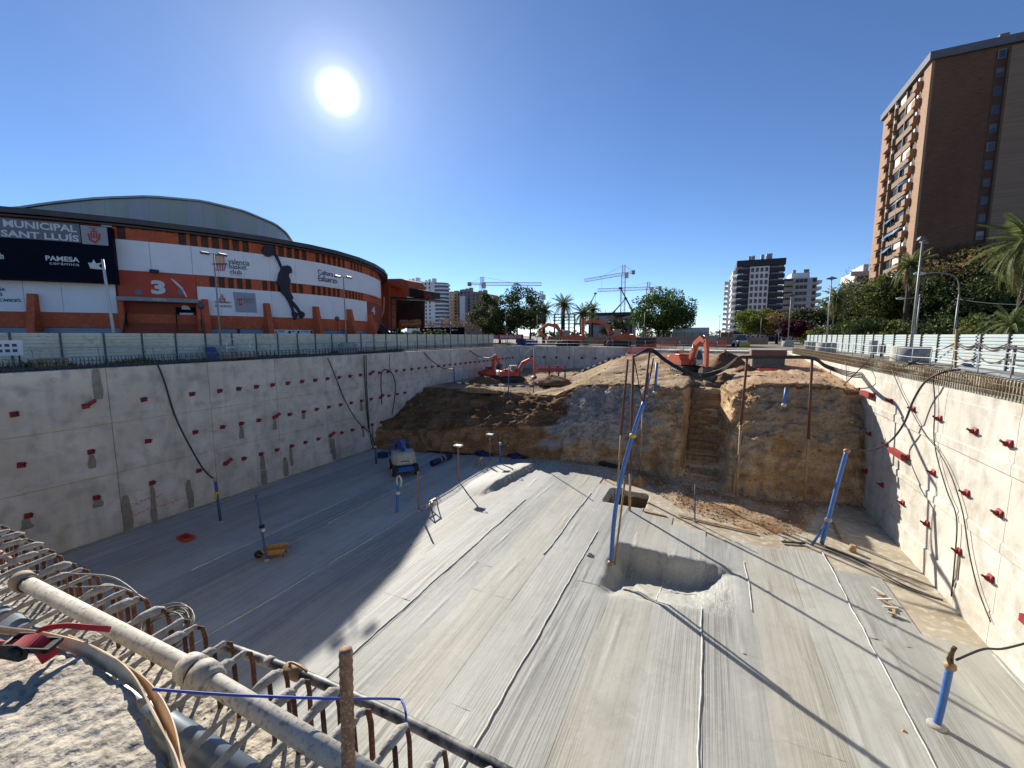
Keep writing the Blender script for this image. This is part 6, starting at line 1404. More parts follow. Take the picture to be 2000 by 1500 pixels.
gz = lambda px, D, z: Vector((atd(px, 655, D).x, atd(px, 655, D).y, z))
excavator('excavator', 'orange excavator with its boom folded low, left of the two on the far edge', gz(1108, 78, 0), aRT + math.pi, 1.0, M_exo, M_exo, [(.7, 1.6), (2.0, 3.7), (3.6, 4.0), (5.2, 3.0)], [(5.3, 3.2), (4.6, 2.2), (3.6, .9)])
excavator('excavator', 'orange excavator with upright stick, right of the two on the far edge', gz(1206, 78, 0), aRT + math.pi, 1.05, M_exo, M_exo, [(.7, 1.6), (2.3, 4.0), (4.2, 4.5), (5.8, 4.2)], [(6.1, 4.8), (6.2, 3.2), (6.0, 1.1)])
p3 = gz(1346, 41, -1.7); excavator('excavator', 'orange excavator on the earth mound digging the stepped trench', p3, face_cam(p3, .38), .80, M_exo, M_exw, [(.6, 1.6), (1.6, 3.6), (2.8, 4.3), (3.6, 3.9)], [(3.7, 4.2), (4.0, 2.8), (4.1, 1.0)], swing=.12)
p4 = gz(1001, 51, -3.62); excavator('excavator', 'white and orange mini excavator on the lower terrace by the far wall', p4, aRT + .15, .66, M_exr, M_exw, [(.8, 1.5), (2.0, 3.4), (3.2, 4.0), (3.9, 3.8)], [(3.9, 4.0), (4.2, 2.7), (4.2, 1.0)], blade=True)
p5 = gz(958, 53, -3.62); excavator('drilling_rig', 'reddish drilling rig with raised boom beside the left wall', p5, aRT + .9, .58, M_exr, M_exr, [(.6, 1.6), (.9, 3.2), (1.2, 4.4), (1.5, 5.2)], [(1.5, 5.3), (2.3, 4.4), (2.9, 3.2)])
# ---- boom lift on the fabric floor
bl = Vector((-21.0, 25.1, ZB)); f = thing('boom_lift', 'blue and white articulated boom lift parked on the shaded fabric', 'boom lift', (0, 0, 0))
MB().bevbox(-1.5, 1.3, -.62, .62, .38, .78, .06).build('chassis', M_lblue, f)
for x in (-1.05, 1.0):
    for y in (-.92, .92):
        m = MB(); m.lathe([(.0, -.16), (.38, -.16), (.45, -.1), (.46, 0), (.45, .1), (.38, .16), (0, .16)], c=(x, y, .46), n=20, axis='y'); w = m.build('wheel', M_tyre, f)
        m = MB(); m.lathe([(.0, -.18), (.2, -.18), (.22, .18), (0, .18)], c=(x, y, .46), n=14, axis='y'); m.build('rim', M_yellow if False else M_exw, w)
m = MB(); m.lathe([(0, .78), (.5, .78), (.5, .92), (0, .92)], n=16); m.build('turntable', M_black, f)
m = MB(); m.smooth = False; prof = [(-1.25 + .55 * (1 - math.cos(t)) if t < 1.57 else 0, t) for t in (0,)]
rings = []
for z, sx, sy in ((.88, .98, .94), (.98, 1.04, 1.0), (1.35, 1.0, .98), (1.75, .88, .92), (1.86, .74, .82)):
    rings.append([(-.75 * sx * (1 if q < 4 else -1) * 1.0 - (.35 * sx if q in (1, 2) else 0) + (0 if q < 4 else -.2), y * sy, z) for q, y in enumerate((-.98, -.62, .62, .98, .98, .55, -.55, -.98))])
m.loft(rings); m.build('counterweight_cover', mat('lift_cover', (178, 174, 160), (160, 156, 142), scale=2, rough=.6), f)
for k in range(2): MB().box((-1.11, .0, 1.12), (.015, .32 - .08 * k, .12 - .05 * k)).build('decal', (M_dark, M_yellow)[k], f) if k == 0 else MB().box((-1.13, 0, 1.12), (.012, .24, .05)).build('decal', M_exw, f)
MB().bar((-.6, 0, 1.5), (1.2, 0, 2.45), .34, .4).build('lower_boom', M_lblue, f); MB().bar((1.2, 0, 2.42), (-.5, .0, 2.35), .26, .3).build('upper_boom', M_lblue, f); MB().bar((-.55, -.22, 1.7), (.8, -.22, 2.2), .10).build('hydraulic_ram', M_chrome, f)
MB().bar((1.1, .35, 2.3), (2.3, .35, 1.6), .2).build('jib', M_lblue, f)
bk = MB(); 
for z in (1.0, 1.5, 2.0): bk.tube([(2.1, -.9, z), (2.9, -.9, z), (2.9, .9, z), (2.1, .9, z), (2.1, -.9, z)], .03, n=5)
for x, y in ((2.1, -.9), (2.9, -.9), (2.9, .9), (2.1, .9), (2.1, 0), (2.9, 0)): bk.tube([(x, y, .95), (x, y, 2.0)], .03, n=5)
bk.bb(2.08, 2.92, -.92, .92, .92, .97); bk.build('basket', M_lblue, f)
f.scale = (.9,) * 3; f.location = bl; f.rotation_euler = (0, 0, math.atan2(bl.y, bl.x) + .12)
# van at the far ramp
f = thing('small_loader', 'small white and yellow loader at the far end of the ramp', 'loader', (0, 0, 0)); MB().bevbox(-1.3, 1.2, -.7, .7, .45, 1.15, .12).build('body', M_exw, f); m = MB(); m.prism([(-.5, -.6, 1.16), (.7, -.6, 1.16), (.5, -.6, 2.05), (-.45, -.6, 2.05)], (0, 1.2, 0)); m.build('cab', M_glass, f); MB().bevbox(-.6, .65, -.66, .66, 2.06, 2.16, .03).build('cab_roof', M_exw, f); MB().bb(1.2, 1.5, -.85, .85, .15, .8).build('front_bucket', M_yellow, f)
for x in (-.85, .8):
    for y in (-.75, .75): m = MB(); m.lathe([(.0, -.13), (.42, -.13), (.42, .13), (0, .13)], c=(x, y, .42), n=16, axis='y'); m.build('wheel', M_tyre, f)
f.location = gz(1447, 72, 0); f.rotation_euler = (0, 0, face_cam(Vector(f.location), .5))
# ================================================================== THINGS ON THE EARTH AND IN THE PIT
M_bluep = mat('blue_pipe', (40, 92, 164), (58, 104, 168), scale=6, rough=.5, c3=(92, 124, 160)); M_bluek = mat('blue_pipe_dull', (52, 74, 122), (70, 86, 124), scale=6, rough=.6); M_wood = mat('weathered_timber', (164, 132, 92), (128, 98, 66), scale=6, rough=.85); M_palet = mat('pale_casing', (176, 150, 116), (146, 118, 86), scale=5, rough=.8)
F_ = lambda x, y: atz(x, y, ZB)
def standpipe(name, label, pts, r, mt, cat='pipe', foot=True, n=9):
    b = F_(*pts[0]); P = [b] + [like(x, y, b) for x, y in pts[1:]]; f = thing(name, label, cat, b); MB().tube(spline(P, 5) if len(P) > 2 else P, r, n=n).build('tube', mt, f)
    if foot: m = MB(); m.lathe([(0, -.01), (r * 2.6, -.01), (r * 2.4, .05), (r * 1.2, .09), (0, .09)], c=b, n=10); m.build('foot', M_concp, f)
    return f, P
def cap_head(f, p, r, mt=None): m = MB(); m.tube([p - Vector((0, 0, .12)), p - Vector((0, 0, .06)), p + Vector((0, 0, .05)), p + Vector((0, 0, .09))], [r * 1.05, r * 1.6, r * 1.5, r * .6], n=10); m.build('collar', mt or M_exw, f)
f, P = standpipe('well_pipe', 'blue well pipe with yellow tag below the long left cable', [(431, 1020), (420, 936)], .075, M_bluek); m = MB(); m.box(P[0].lerp(P[1], .62), (.05, .12, .22)); m.build('tag', M_yellow, f); cap_head(f, P[1], .075, M_concp); topA = P[1]
f, P = standpipe('well_pipe', 'thin blue well pipe beside the yellow wheelbarrow', [(521, 1095), (512, 1040), (500, 966)], .05, M_bluek); m = MB(); m.lathe([(.05, -.05), (.12, -.05), (.12, .05), (.05, .05)], c=P[1] + Vector((0, 0, .3)), n=12); m.build('ring', M_dark, f); MB().box(P[1] + Vector((.1, 0, .15)), (.06, .06, .07)).build('meter', M_exw, f)
f, P = standpipe('well_pipe', 'blue well pipe with a coiled white hose on top', [(775, 1003), (777, 962), (779, 948)], .085, M_bluep); cap_head(f, P[1], .085); m = MB(); c = P[2] + Vector((0, 0, .25))
for k in range(3): m.tube([c + Vector((.17 * math.cos(a) , .03 * k, .32 * math.sin(a))) for a in [j * math.pi / 9 for j in range(19)]], .035, n=6)
m.build('hose_loop', M_exw, f)
standpipe('marker_post', 'plain wooden marker post at the shadow edge', [(818, 998), (817, 922)], .05, M_wood, 'post')
for pts, lab in (([(896, 943), (895, 872)], 'site lamp stand on a pole, nearer of the two at the shadow edge'), ([(957, 902), (957, 850)], 'site lamp stand on a pole in front of the earth face')):
    f, P = standpipe('lamp_stand', lab, pts, .05, M_wood, 'lamp'); c = P[1]
    MB().box(c + Vector((0, 0, .06)), (.28, .22, .05)).build('lamp_head', M_exw, f)
    for dx in (-.28, .28): MB().tube([c + Vector((dx, 0, .1)), c + Vector((dx * 1.3, .05, .32))], .02, n=5).build('bracket', M_wood, f)
    MB().tube([c + Vector((-.4, 0, .3)), c + Vector((.4, 0, .3))], .02, n=5).build('bracket', M_wood, f)
f, P = standpipe('well_pipe', 'blue pipe with white collars beside the second lamp stand', [(977, 905), (977, 866)], .07, M_bluep); cap_head(f, P[1], .07); m = MB(); c = P[1] + Vector((0, 0, .45)); m.tube([c + Vector((.2 * math.cos(a), 0, .3 * math.sin(a))) for a in [j * math.pi / 9 for j in range(19)]], .03, n=6); m.build('hose_loop', M_dark, f)
f, P = standpipe('well_pipe', 'blue well pipe left of the boom lift near the wall', [(735, 908), (733, 872)], .08, M_bluek); cap_head(f, P[1], .08, M_concp); topH = P[1]
standpipe('thin_rod', 'thin dark blue rod standing before the brown earth apron', [(1357, 1018), (1358, 947)], .035, M_bluek, 'rod')
f, P = standpipe('riser_pipe', 'long blue riser pipe curving up from the lined sump', [(1193, 1103), (1200, 1010), (1214, 930), (1236, 850), (1258, 785)], .10, M_bluep, foot=False); cap_head(f, P[0] + Vector((0, 0, .1)), .10, M_brass); cap_head(f, P[3], .1, M_yellow); topI = P[-1]
MB().tube([P[0] + Vector((.16, .1, 0)), P[2] + Vector((.16, .05, 0))], .05, n=7).build('prop', M_wood, f)
f, P = standpipe('riser_pipe', 'blue riser pipe leaning toward the right wall by the concrete strip', [(1605, 1062), (1618, 1015), (1636, 945), (1654, 880)], .10, M_bluep, foot=False); cap_head(f, P[1], .1, M_concp); cap_head(f, P[3], .09, M_brass); topN = P[3]
m = MB(); b = P[0]; m.tube([b + Vector((-.45, -.3, 0)), P[1]], .06, n=7); m.build('prop', M_bluep, f)
f, P = standpipe('riser_pipe', 'blue riser pipe with wired brass head at the bottom right', [(1829, 1418), (1842, 1365), (1856, 1300)], .085, M_bluep); cap_head(f, P[2], .085, M_brass); topO = P[2]; m = MB(); rr = random.Random(2)
for k in range(7): m.tube([topO + Vector((rr.uniform(-.08, .08), rr.uniform(-.08, .08), .0)), topO + Vector((rr.uniform(-.14, .14), rr.uniform(-.14, .14), .25)), topO + Vector((rr.uniform(-.08, .08), rr.uniform(-.08, .08), .55))], .03, n=5)
m.build('wired_head', mat('corroded_fittings', (92, 74, 54), (60, 52, 44), scale=12, rough=.8), f)
# rusty casings, pale below where earth clung to them
def casing(label, bot, mid, top, r=.075, Y=None):
    b = F_(*bot) if Y is None else aty(*bot, Y); f = thing('steel_casing', label, 'casing', b, group='rusty steel casings'); pm, pt = like(*mid, b), like(*top, b)
    MB().tube([b - Vector((0, 0, .2)), pm], r, n=8).build('lower_tube', M_palet, f); MB().tube([pm, pt], r * 1.03, n=8).build('upper_tube', M_rust, f); return pt
t1 = casing('rusty casing left of the blue riser, leaning right', (1206, 950), (1213, 850), (1226, 702)); t2 = casing('rusty casing with striped tape behind the blue riser', (1230, 998), (1231, 925), (1237, 694)); t3 = casing('rusty casing right of the blue riser top', (1249, 925), (1256, 800), (1269, 686))
casing('slender pale casing at the trench mouth', (1431, 974), (1440, 900), (1450, 850), .05); t4 = casing('rusty casing rising over the right side of the trench', (1438, 975), (1447, 830), (1459, 700)); t5 = casing('rusty casing before the right earth face', (1571, 985), (1579, 858), (1586, 702))
casing('thin rusty casing just right of the blue riser top', (1263, 760), (1270, 735), (1276, 700), .06, 34.2)
for (x0, y0), (x1, y1), lab in (((1262, 775), (1266, 728), 'short blue pipe tied to the middle casing'), ((1279, 768), (1283, 708), 'short blue pipe on the earth crest right of the casings'), ((1531, 793), (1536, 757), 'short blue pipe with white foot in the right earth face')):
    a, b = aty(x0, y0, 33.6 if x0 < 1500 else 31.7), None; b = like(x1, y1, a); f = thing('stub_pipe', lab, 'pipe', a); MB().tube([a, b], .10, n=9).build('tube', M_bluep, f); cap_head(f, a + Vector((0, 0, .08)), .1)
# striped hazard tape
def tape(label, pts, w=.09, step=.35, c=(M_yellow, M_dark)):
    P = pts; m = MB(); tot = 0; acc = 0
    for a, b in zip(P[:-1], P[1:]):
        L = (b - a).length; n = max(1, int(L / step))
        for k in range(n):
            m.cur = int(acc) % 2; p, q = a.lerp(b, k / n), a.lerp(b, (k + 1) / n); h = Vector((0, 0, w / 2)); s = (q - p).normalized().cross(Vector((0, 0, 1))) * .004
            m.loft([[p - h - s, p + h - s, p + h + s, p - h + s], [q - h - s, q + h - s, q + h + s, q - h + s]]); acc += 1
    return m.build('barrier_tape', list(c), label=label, cat='barrier tape')
M_tw = mat('tape_white', (222, 214, 190), rough=.6); M_tk = mat('tape_dark', (70, 60, 44), rough=.6)
tape('striped barrier tape across the lower terrace below the mini excavator', arc(atd(893, 747, 45), atd(1062, 755, 41), .15, 10), .16, .42, (M_tw, M_tk))
tape('striped barrier tape climbing the mound left of the casings', [atd(x, y, D) for x, y, D in ((1115, 735, 44), (1140, 722, 45), (1180, 706, 46), (1208, 699, 47), (1230, 688, 48))], .16, .38, (M_tw, M_tk))
tape('yellow and black tape hanging on the casing by the blue riser', [like(x, y, t2) for x, y in ((1235, 885), (1229, 905), (1231, 925), (1229, 945))], .1, .2)
# ---- cables
def cable(label, P, r=.035, mt=None, n=6): return MB().tube(spline(P, 6), r, n=n).build('cable', mt or M_cable, label=label, cat='cable')
LW = lambda x, y, o=.24: atx(x, y, XL + o)
RW = lambda x, y, o=.12: atx(x, y, XR - o)
cable('long black cable sagging down the left wall to the tagged blue pipe', [LW(308, 712), LW(322, 748), LW(345, 820), like(385, 897, LW(385, 897, 2)), like(405, 925, topA), topA], .05)
cable('black cable down the left wall to the pipe near the boom lift', [LW(640, 699), LW(655, 735), LW(675, 785), like(700, 825, LW(700, 830, 1.5)), like(722, 845, topH), topH + Vector((0, 0, .1))], .045)
cable('pair of black hoses hanging straight down the left wall, left one', [LW(711, 694), LW(712, 730), LW(716, 795), LW(720, 838)], .05); cable('pair of black hoses hanging straight down the left wall, right one', [LW(715, 694), LW(716, 750), LW(721, 830), LW(726, 868)], .045)
cable('dark hose loop arching on the left wall above the dark slope', [LW(746, 790, .5), LW(744, 750, .5), LW(746, 727, .5), LW(754, 722, .5), LW(766, 730, .5), LW(772, 750, .5), LW(771, 775, .5), LW(766, 808, .5)], .05); cable('thin cable down the left wall above the hose loop', [LW(762, 692), LW(760, 710), LW(763, 725)], .03)
cable('cable from the left wall edge to the terrace post', [LW(828, 688), LW(845, 706), like(866, 719, LW(866, 719, 1.5)), atd(886, 721, 44)], .045); MB().tube([atd(888, 750, 44), atd(886, 717, 44)], .07, n=8).build('terrace_post', M_bluek, label='short blue post on the lower terrace at the tape end', cat='post')
cable('cable draped at the far left corner of the pit', [LW(918, 685), LW(935, 696), atd(955, 699, 52), atd(966, 694, 52)], .05); cable('arched white hose by the far left corner', [atd(1022, 705, 60), atd(1026, 692, 60), atd(1036, 682, 60), atd(1046, 678, 62)], .05, M_concp)
Dq = lambda p: (p - CAM).dot(FW)
for k in range(4):
    o = Vector((0, 0, .05 * k)); q = k * 2.0; d1, d2, d3 = Dq(t3), Dq(t4), Dq(t5)
    cable(('lowest', 'second', 'third', 'topmost')[k] + ' black cable of the bundle hung across the casings', [atd(1240 - q, 697 - q * .3, d1) - o, t3 + o * 1.5, atd(1300, 707 - q, (d1 * 3 + d2) / 4), atd(1335, 727 - q, d1 * .5 + d2 * .5), atd(1370, 737 - q * 1.2, (d1 + d2) / 2), atd(1410, 726 - q, (d1 + d2 * 3) / 4), atd(1440, 702 - q * .5, d2), t4 + o, atd(1520, 697 - q * .3 + (3 - k), (d2 + d3) / 2), t5 + o, atd(1615, 719 - q, d3 + .6), atd(1665, 736 - q * 1.5, d3 + 1.0), atd(1720, 735 - q * 1.2, d3 + 1.2), RW(1768, 716 - q * .5, -.3), RW(1795, 704 - q * .3, -1.0)], .038, None, 6)
cable('thick black hose curving from the leaning riser up the right wall', [topN + Vector((0, 0, .05)), like(1700, 880, topN), RW(1738, 862, .6), RW(1765, 828, .5), RW(1785, 780, .45), RW(1808, 745, .4), RW(1840, 728, .1), RW(1875, 722, -.8)], .045)
cable('thin black cable from the right wall edge to the short blue pipe', [RW(1700, 700, -.5), RW(1672, 728, .8), atd(1640, 757, 30.5), atd(1600, 772, 30), atd(1560, 768, 30), atd(1538, 760, 30.2)], .035)
for k, (pts, lab) in enumerate((([(1742, 722), (1760, 765), (1785, 812), (1808, 850), (1832, 880), (1858, 930), (1880, 1000), (1893, 1080), (1910, 1150), (1935, 1215)], 'dark cable put along a cable shadow down the right wall to the floor'), ([(1822, 735), (1826, 790), (1824, 852), (1832, 900), (1850, 960), (1868, 1010), (1866, 1080), (1858, 1165)], 'second dark cable put along a cable shadow on the right wall'), ([(1652, 705), (1655, 760), (1662, 800), (1672, 845)], 'thin cable hanging on the far part of the right wall'))): cable(lab, [RW(x, y, .10) for x, y in pts], .022, M_wire if k == 2 else M_cable)  # first two also stand in for shadow lines of the big cable
cable('black cable leaving the brass head toward the right border', [topO + Vector((.1, 0, .2)), like(1920, 1268, topO), atd(1965, 1266, Dq(topO) + .3), atd(2060, 1240, Dq(topO) + .8)], .03)
cable('cable from the casings drooping to the earth crest', [t2, like(1246, 740, t2), like(1252, 775, t2), like(1262, 790, t2)], .03)
for k in range(2): cable(('black', 'grey')[k] + ' cable lying across the right concrete strip', [F_(1612, 1068 + 5 * k), F_(1680, 1095 + 6 * k), F_(1760, 1140 + 4 * k), F_(1842, 1172)], .03, (M_cable, M_wire)[k])
# ---- loose things on the floor
def roll(label, a, b, r, mt, ties=True, nm='membrane_roll'):
    a, b = a + Vector((0, 0, r)), b + Vector((0, 0, r)); f = thing(nm, label, 'roll', a); d = (b - a).normalized(); m = MB(); m.tube([a, a + d * .05, a.lerp(b, .5), b - d * .05, b], [r * .6, r, r * 1.03, r, r * .9], n=14); m.build('roll', mt, f)
    if ties:
        for t in (.42, .62): m = MB(); m.tube([a.lerp(b, t) - d * .04, a.lerp(b, t) + d * .04], r * 1.06, n=14); m.build('tie', M_exw, f)
M_navyr = mat('navy_membrane', (26, 32, 78), (20, 26, 62), scale=3, rough=.4)
roll('navy membrane roll with white ties on the shaded fabric', F_(843, 911), F_(880, 895), .24, M_navyr); roll('black rolled mat lying at the foot of the earth face, middle', F_(1170, 908), F_(1216, 917), .16, M_dark, False); roll('black mat at the foot of the face near the second lamp', F_(985, 890), F_(1030, 896), .12, M_dark, False); roll('long dark pipe lying along the foot of the left slope', F_(790, 880), F_(920, 889), .07, M_dark, False, 'dark_pipe')
def heap(nm, label, c, rx, ry, h, mt, cat, seed, rough=.35):
    m = MB(); m.smooth = True; N, K = 26, 9; rings = []
    for k in range(K):
        t = k / (K - 1); rr_ = math.cos(t * math.pi / 2) ** .8 if t < 1 else 0.01
        rings.append([(c.x + rx * rr_ * math.cos(a) * (1 + rough * fnz((math.cos(a) * 1.3 + seed, math.sin(a) * 1.3, t * 2), 1, 3)), c.y + ry * rr_ * math.sin(a) * (1 + rough * fnz((math.cos(a) * 1.3 + seed, math.sin(a) * 1.3, 7 + t * 2), 1, 3)), c.z - .1 + (h + .1) * t ** 1.1 * (1 + .25 * fnz((math.cos(a) * 2, math.sin(a) * 2, t * 3 + seed), 1, 3))) for a in [2 * math.pi * i / N for i in range(N)]])
    m.loft(rings); return m.build(nm, mt, label=label, cat=cat)
heap('folded_tarpaulin', 'crumpled navy tarpaulin left of the blue pipe at the face', F_(943, 889), .9, .45, .45, M_navyr, 'tarpaulin', 1, .6); heap('folded_tarpaulin', 'crumpled navy tarpaulin right of the blue pipe at the face', F_(1008, 893), .8, .4, .4, M_navyr, 'tarpaulin', 2, .6)
M_soil = mat('loose_soil', (122, 88, 56), (90, 64, 42), scale=2.5, rough=.97, bump=.8, bscale=9, bdist=.08, c3=(148, 112, 76)); M_soill = mat('pale_spoil', (162, 132, 92), (130, 102, 68), scale=3, rough=.97, bump=.8, bscale=9, bdist=.08)
heap('dirt_pile', 'dark brown dirt pile right of the excavator on the mound', gz(1420, 43, -1.7), 2.3, 2.2, 2.0, M_soil, 'dirt pile', 3); heap('dirt_pile', 'small dirt pile beside the hut on the mound', gz(1462, 38, -1.4), 1.2, 1.2, .7, M_soil, 'dirt pile', 4); heap('dirt_pile', 'small sandy heap at the deep sump by the blue riser', F_(1247, 945), .55, .5, .65, M_soill, 'dirt pile', 5); heap('dirt_pile', 'low soil heap beside the red frames', gz(1080, 47, -3.4), 2.6, 1.6, .9, M_soil, 'dirt pile', 6); heap('dirt_pile', 'dark soil heap below the drilling rig at the left wall', gz(945, 49, -3.7), 2.0, 1.4, .9, M_soil, 'dirt pile', 7); heap('dirt_pile', 'lumpy soil berm at the edge of the lower terrace', gz(930, 43, -3.7), 2.6, 1.0, .6, M_soill, 'dirt pile', 8); heap('dirt_pile', 'spoil berm along the right side of the stepped trench', gz(1420, 36.5, -1.9), 1.0, 1.6, .6, M_soil, 'dirt pile', 9)
# yellow wheelbarrow
wb = F_(538, 1086); f = thing('wheelbarrow', 'yellow wheelbarrow lying on the shaded fabric', 'wheelbarrow', (0, 0, 0)); m = MB(); m.loft([[(-.35, -.2, .18), (.35, -.22, .18), (.35, .22, .18), (-.35, .2, .18)], [(-.55, -.32, .48), (.62, -.35, .5), (.62, .35, .5), (-.55, .32, .48)]], cap=False); m.face((0, 1, 2, 3)); m.build('tray', mat('barrow_ochre', (196, 150, 84), (168, 124, 66), scale=5, rough=.7), f); m = MB(); m.lathe([(.0, -.05), (.19, -.05), (.19, .05), (0, .05)], c=(-.75, 0, .19), n=16, axis='y'); m.build('wheel', M_tyre, f)
for y in (-.25, .25): m = MB(); m.tube([(-.75, y * .3, .19), (-.2, y, .16), (.5, y, .2), (1.0, y * 1.1, .42)], .022, n=6); m.build('handle', M_wood, f); m = MB(); m.tube([(.4, y, .18), (.45, y, .0)], .02, n=6); m.build('leg', M_black, f)
f.location = wb; f.rotation_euler = (0, 0, aRT + .25); f.scale = (.95,) * 3
b = F_(363, 1053); f = thing('red_tray', 'small dark red metal tray on the shaded floor near the left wall', 'tray', b)
for dx, dy, hx, hy in ((0, -.22, .4, .02), (0, .22, .4, .02), (-.4, 0, .02, .22), (.4, 0, .02, .22)): MB().bb(b.x + dx - hx, b.x + dx + hx, b.y + dy - hy, b.y + dy + hy, b.z + .03, b.z + .16).build('side', M_exr, f)
MB().bb(b.x - .38, b.x + .38, b.y - .2, b.y + .2, b.z + .03, b.z + .05).build('bottom', M_redw, f)
for px, py, lab, s in ((840, 997, 'wooden step frame on the sunlit fabric at the shadow edge', 1.0), (935, 912, 'toppled wooden trestle by the first lamp stand', 1.0)):
    b = F_(px, py); f = thing('step_frame', lab, 'trestle', b)
    for y in (-.3, .3): MB().bar(b + Vector((-.35, y, 0)), b + Vector((.25, y, .75)), .05).build('rail', M_wood, f); MB().bar(b + Vector((.4, y, 0)), b + Vector((.25, y, .75)), .05).build('rail', M_wood, f)
    for t in (.25, .6, .95): q = b + Vector((lerp(-.35, .25, t), 0, .75 * t)); MB().bar(q + Vector((0, -.34, 0)), q + Vector((0, .34, 0)), .09, .04).build('tread', M_exw if px == 840 else M_wood, f)
def plank(label, a, b, w=.16, h=.05, mt=None): return MB().bar(a + Vector((0, 0, h)), b + Vector((0, 0, h)), w, h).build('timber_plank', mt or M_wood, label=label, cat='plank')
plank('long timber plank at the edge of the brown apron', F_(1326, 1007), F_(1400, 1026), .14); plank('timber plank laid end on to the long one', F_(1395, 1024), F_(1478, 1043), .14); plank('short plank by the deep sump', F_(1258, 1000), F_(1302, 1010), .12); plank('thin timber on the concrete strip behind the leaning riser', F_(1623, 1015), F_(1645, 1058), .06); plank('thin dark board at the foot of the leaning riser', F_(1527, 1060), F_(1572, 1063), .14, .05, M_dark)
b = F_(1665, 1076); m = MB(); m.lathe([(0, 0), (.16, 0), (.13, .3), (.1, .3), (0, .28)], c=b, n=12); m.build('small_bucket', M_palet, label='small beige bucket on the concrete strip', cat='bucket')
db = thing('timber_offcuts', 'row of broken timber offcuts on the right fabric strips', 'offcuts', F_(1735, 1185)); rr = random.Random(8)
for k in range(7): q = F_(1715 + 6 * k, 1158 + 8 * k); d = Vector((rr.uniform(-1, 1), rr.uniform(-1, 1), rr.uniform(0, .3))).normalized() * rr.uniform(.15, .32); MB().bar(q + Vector((0, 0, .08)) - d, q + Vector((0, 0, .08)) + d, .09, .06).build('offcut', M_palet if k % 2 else M_exw, db)
b = F_(1765, 1428); heap('yellow_scrap', 'scrap of yellow foam on the fabric at lower right', b, .12, .08, .05, M_yellow, 'scrap', 3); b = F_(1152, 1085); heap('grey_rag', 'small grey rag on the fabric left of the lined sump', b, .28, .2, .14, M_concp, 'rag', 9, .7)
MB().bb(*(lambda q: (q.x - .35, q.x + .35, q.y - .3, q.y + .3, q.z, q.z + .45))(F_(748, 893))).build('blue_crate', mat('crate_blue', (30, 62, 108), (24, 52, 92), scale=4, rough=.6), label='blue crate between the boom lift and the wall', cat='crate')
# ---- hut, nets and frames on the earth
h0 = gz(1503, 38.5, -1.15); f = thing('site_hut', 'brown steel hut with dark windows on the mound near the right wall', 'hut', h0); hx = aRT * 0
MB().bb(h0.x - 1.25, h0.x + 1.35, h0.y, h0.y + 2.2, -1.2, -.02).build('lower_wall', mat('hut_grey', (120, 116, 108), (104, 100, 94), scale=2, rough=.7), f); MB().bb(h0.x - 1.35, h0.x + 1.45, h0.y - .1, h0.y + 2.3, -.0, .62).build('fascia', mat('hut_brown', (124, 80, 66), (108, 68, 58), scale=1.5, rough=.7), f); MB().bb(h0.x - 1.4, h0.x + 1.5, h0.y - .15, h0.y + 2.35, .63, .70).build('roof', mat('hut_roof', (186, 164, 146), (164, 142, 126), scale=2, rough=.8), f)
for a, b in ((-1.05, -.5), (-.4, .15), (.25, .7), (.8, 1.2)): MB().bb(h0.x + a, h0.x + b, h0.y - .03, h0.y - .004, -.72, -.06).build('window', M_glassd, f)
M_net = mat('orange_net', (214, 96, 52), (196, 82, 44), scale=3, rough=.7)
def net(label, P, h, n=30, rows=8, flat=False):
    """plastic barrier mesh hung between points"""
    f = thing('safety_net', label, 'safety net', P[0]); m = MB(); Q = spline(P, n // max(1, len(P) - 1)); w = .022
    U = [Vector((0, 0, h)) if not flat else Vector((.25, h, .1)) for _ in Q]
    for i, q in enumerate(Q): m.bar(q, q + U[i] * (1 + .1 * nz((i * .4, 0, 0))), w, .01)
    for r in range(rows + 1): m.tube([q + U[i] * (r / rows) + Vector((0, 0, .03 * nz((i * .7, r, 0)))) for i, q in enumerate(Q)], w * .6, n=4)
    m.build('net_mesh', M_net, f, kind='stuff')
    if not flat:
        for p in P: MB().bar(p - Vector((0, 0, .2)), p + Vector((0, 0, h + .25)), .04).build('stake', M_rust, f)
net('orange safety net along the far ramp beyond the casings', [atd(1222, 697, 54), atd(1255, 690, 58), atd(1290, 684, 62), atd(1322, 681, 64)], 1.1, 60, 16); net('orange safety net crossing the ramp behind the mound excavator', [atd(1290, 711, 48), atd(1318, 703, 48), atd(1335, 697, 49)], 1.0, 40, 14); net('orange safety net at the far end right of the excavator', [atd(1380, 680, 60), atd(1400, 679, 61), atd(1420, 678, 62)], 1.1, 50, 14)
net('orange net lying flat before the brown hut', [gz(1484, 36.0, -1.05), gz(1520, 36, -1.02), gz(1560, 36, -1.02), gz(1600, 36.4, -1.0)], 1.5, 60, 14, True); net('orange net hanging at the right end of the earth crest', [RW(1588, 742, .6), RW(1603, 744, .3), RW(1620, 748, .2)], .8, 30, 10)
M_redf = mat('frame_red', (170, 36, 34), (148, 30, 30), scale=3, rough=.6); b0 = gz(1068, 52, -3.3); f = thing('red_truss_stack', 'stack of red lattice beams on the terrace by the far wall', 'truss', b0)
for k in range(3):
    m = MB(); a = b0 + RT * -1.4 + Vector((0, .2 * k, .75 + .28 * k)); lattice(m, a, a + RT * 3.2, .26, 8, .035); m.build('lattice_beam', M_redf, f)
f2 = thing('red_black_trestle', 'black and red steel trestles right of the red beams', 'trestle', gz(1090, 50, -3.3)); b0 = Vector(f2.location)
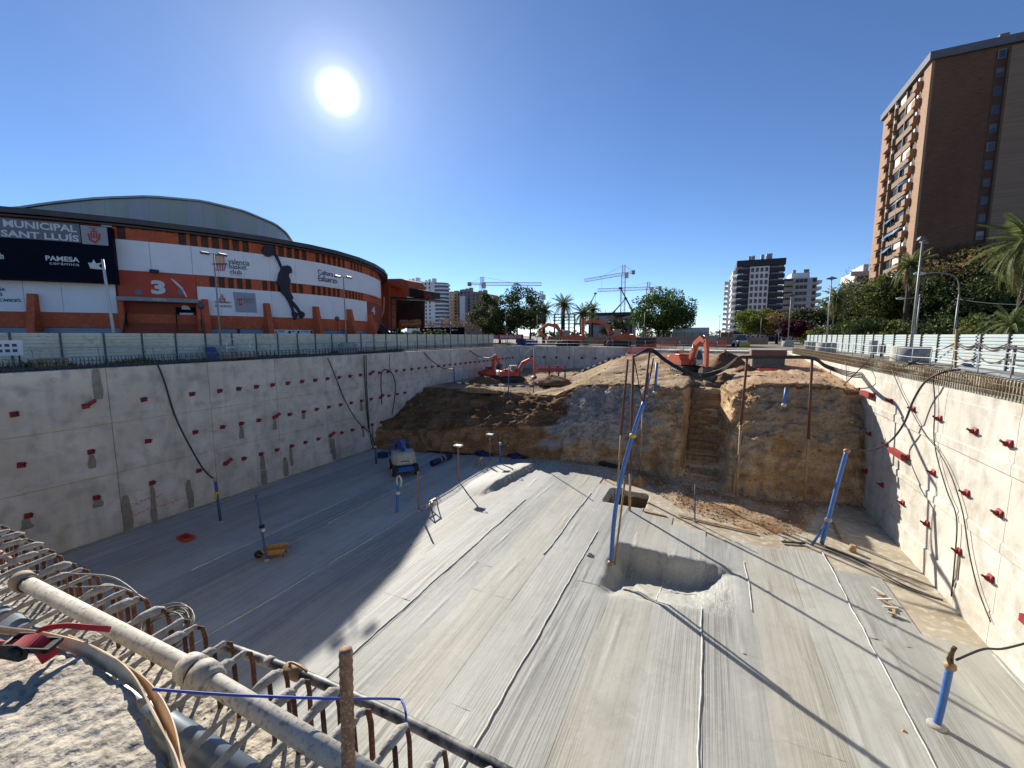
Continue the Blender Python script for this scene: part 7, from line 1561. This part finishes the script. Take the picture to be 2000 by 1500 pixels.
for k, dx in enumerate((-1.0, .1, .9)):
    c = b0 + RT * dx; MB().bar(c - Vector((0, 0, .2)), c + Vector((0, 0, 1.15)), .15).build('post', M_black, f2); MB().bar(c + Vector((0, 0, 1.16)), c + Vector((0, 0, 1.75)), .15).build('post_top', M_redf, f2)
for dx, z0, z1 in ((-1.0, .1, .5), (-.0, .3, .9), (-.9, .7, .9)): MB().bar(b0 + RT * dx + Vector((0, -.1, z0)), b0 + RT * (dx + 1.0) + Vector((0, -.1, z1)), .06).build('brace', M_exw, f2)
# blue and dark site containers at the far edge
fbox('blue_skip', 1010, 1034, 662, 676, 76, 2.2, mat('skip_blue', (36, 62, 120), (30, 52, 104), scale=2, rough=.6), label='blue skip at the far left edge of the pit', cat='skip'); fbox('blue_skip', 1036, 1046, 664, 674, 75, 1.2, M_lblue, label='small bright blue bin beside the blue skip', cat='bin'); fbox('dark_tank', 1243, 1279, 660, 678, 73, 2.2, mat('tank_dark', (52, 50, 52), (42, 40, 44), scale=2, rough=.7), label='dark rectangular tank below the ficus', cat='tank')
guard_rail('thin guard rail along the far wall edge', -1e3, 0, -1, 1, 0, 1, M_steelg, 1) if False else None
g = thing('guard_rail', 'thin guard rail along the far edge of the pit', 'railing', (XL, YF + 1, .25)); xx = XL + .5
while xx < 2: MB().tube([(xx, YF + .9, .2), (xx, YF + .9, 1.2)], .025, n=5).build('rail_post', M_steelg, g); xx += 2.4
for z in (.7, 1.2): MB().tube([(XL + .5, YF + .87, z), (2, YF + .87, z)], .022, n=5).build('rail', M_steelg, g)
for px, py0, py1, D, lab in ((1017, 678, 740, 56, 'thin pale rod on the terrace right of the mini excavator'), (1042, 680, 768, 42, 'tall pale casing standing at the terrace edge'), (993, 715, 782, 40, 'thin rod in the gap between slope and mound'), (1065, 668, 735, 60, 'thin rod before the far wall'), (1120, 683, 730, 60, 'short blue-grey rod near the far wall')):
    a, b = atd(px, py1, D), atd(px + 1, py0, D); MB().tube([a, b], .05 if D < 45 else .04, n=6).build('survey_rod', M_palet if D == 42 else M_bluek, label=lab, cat='rod')
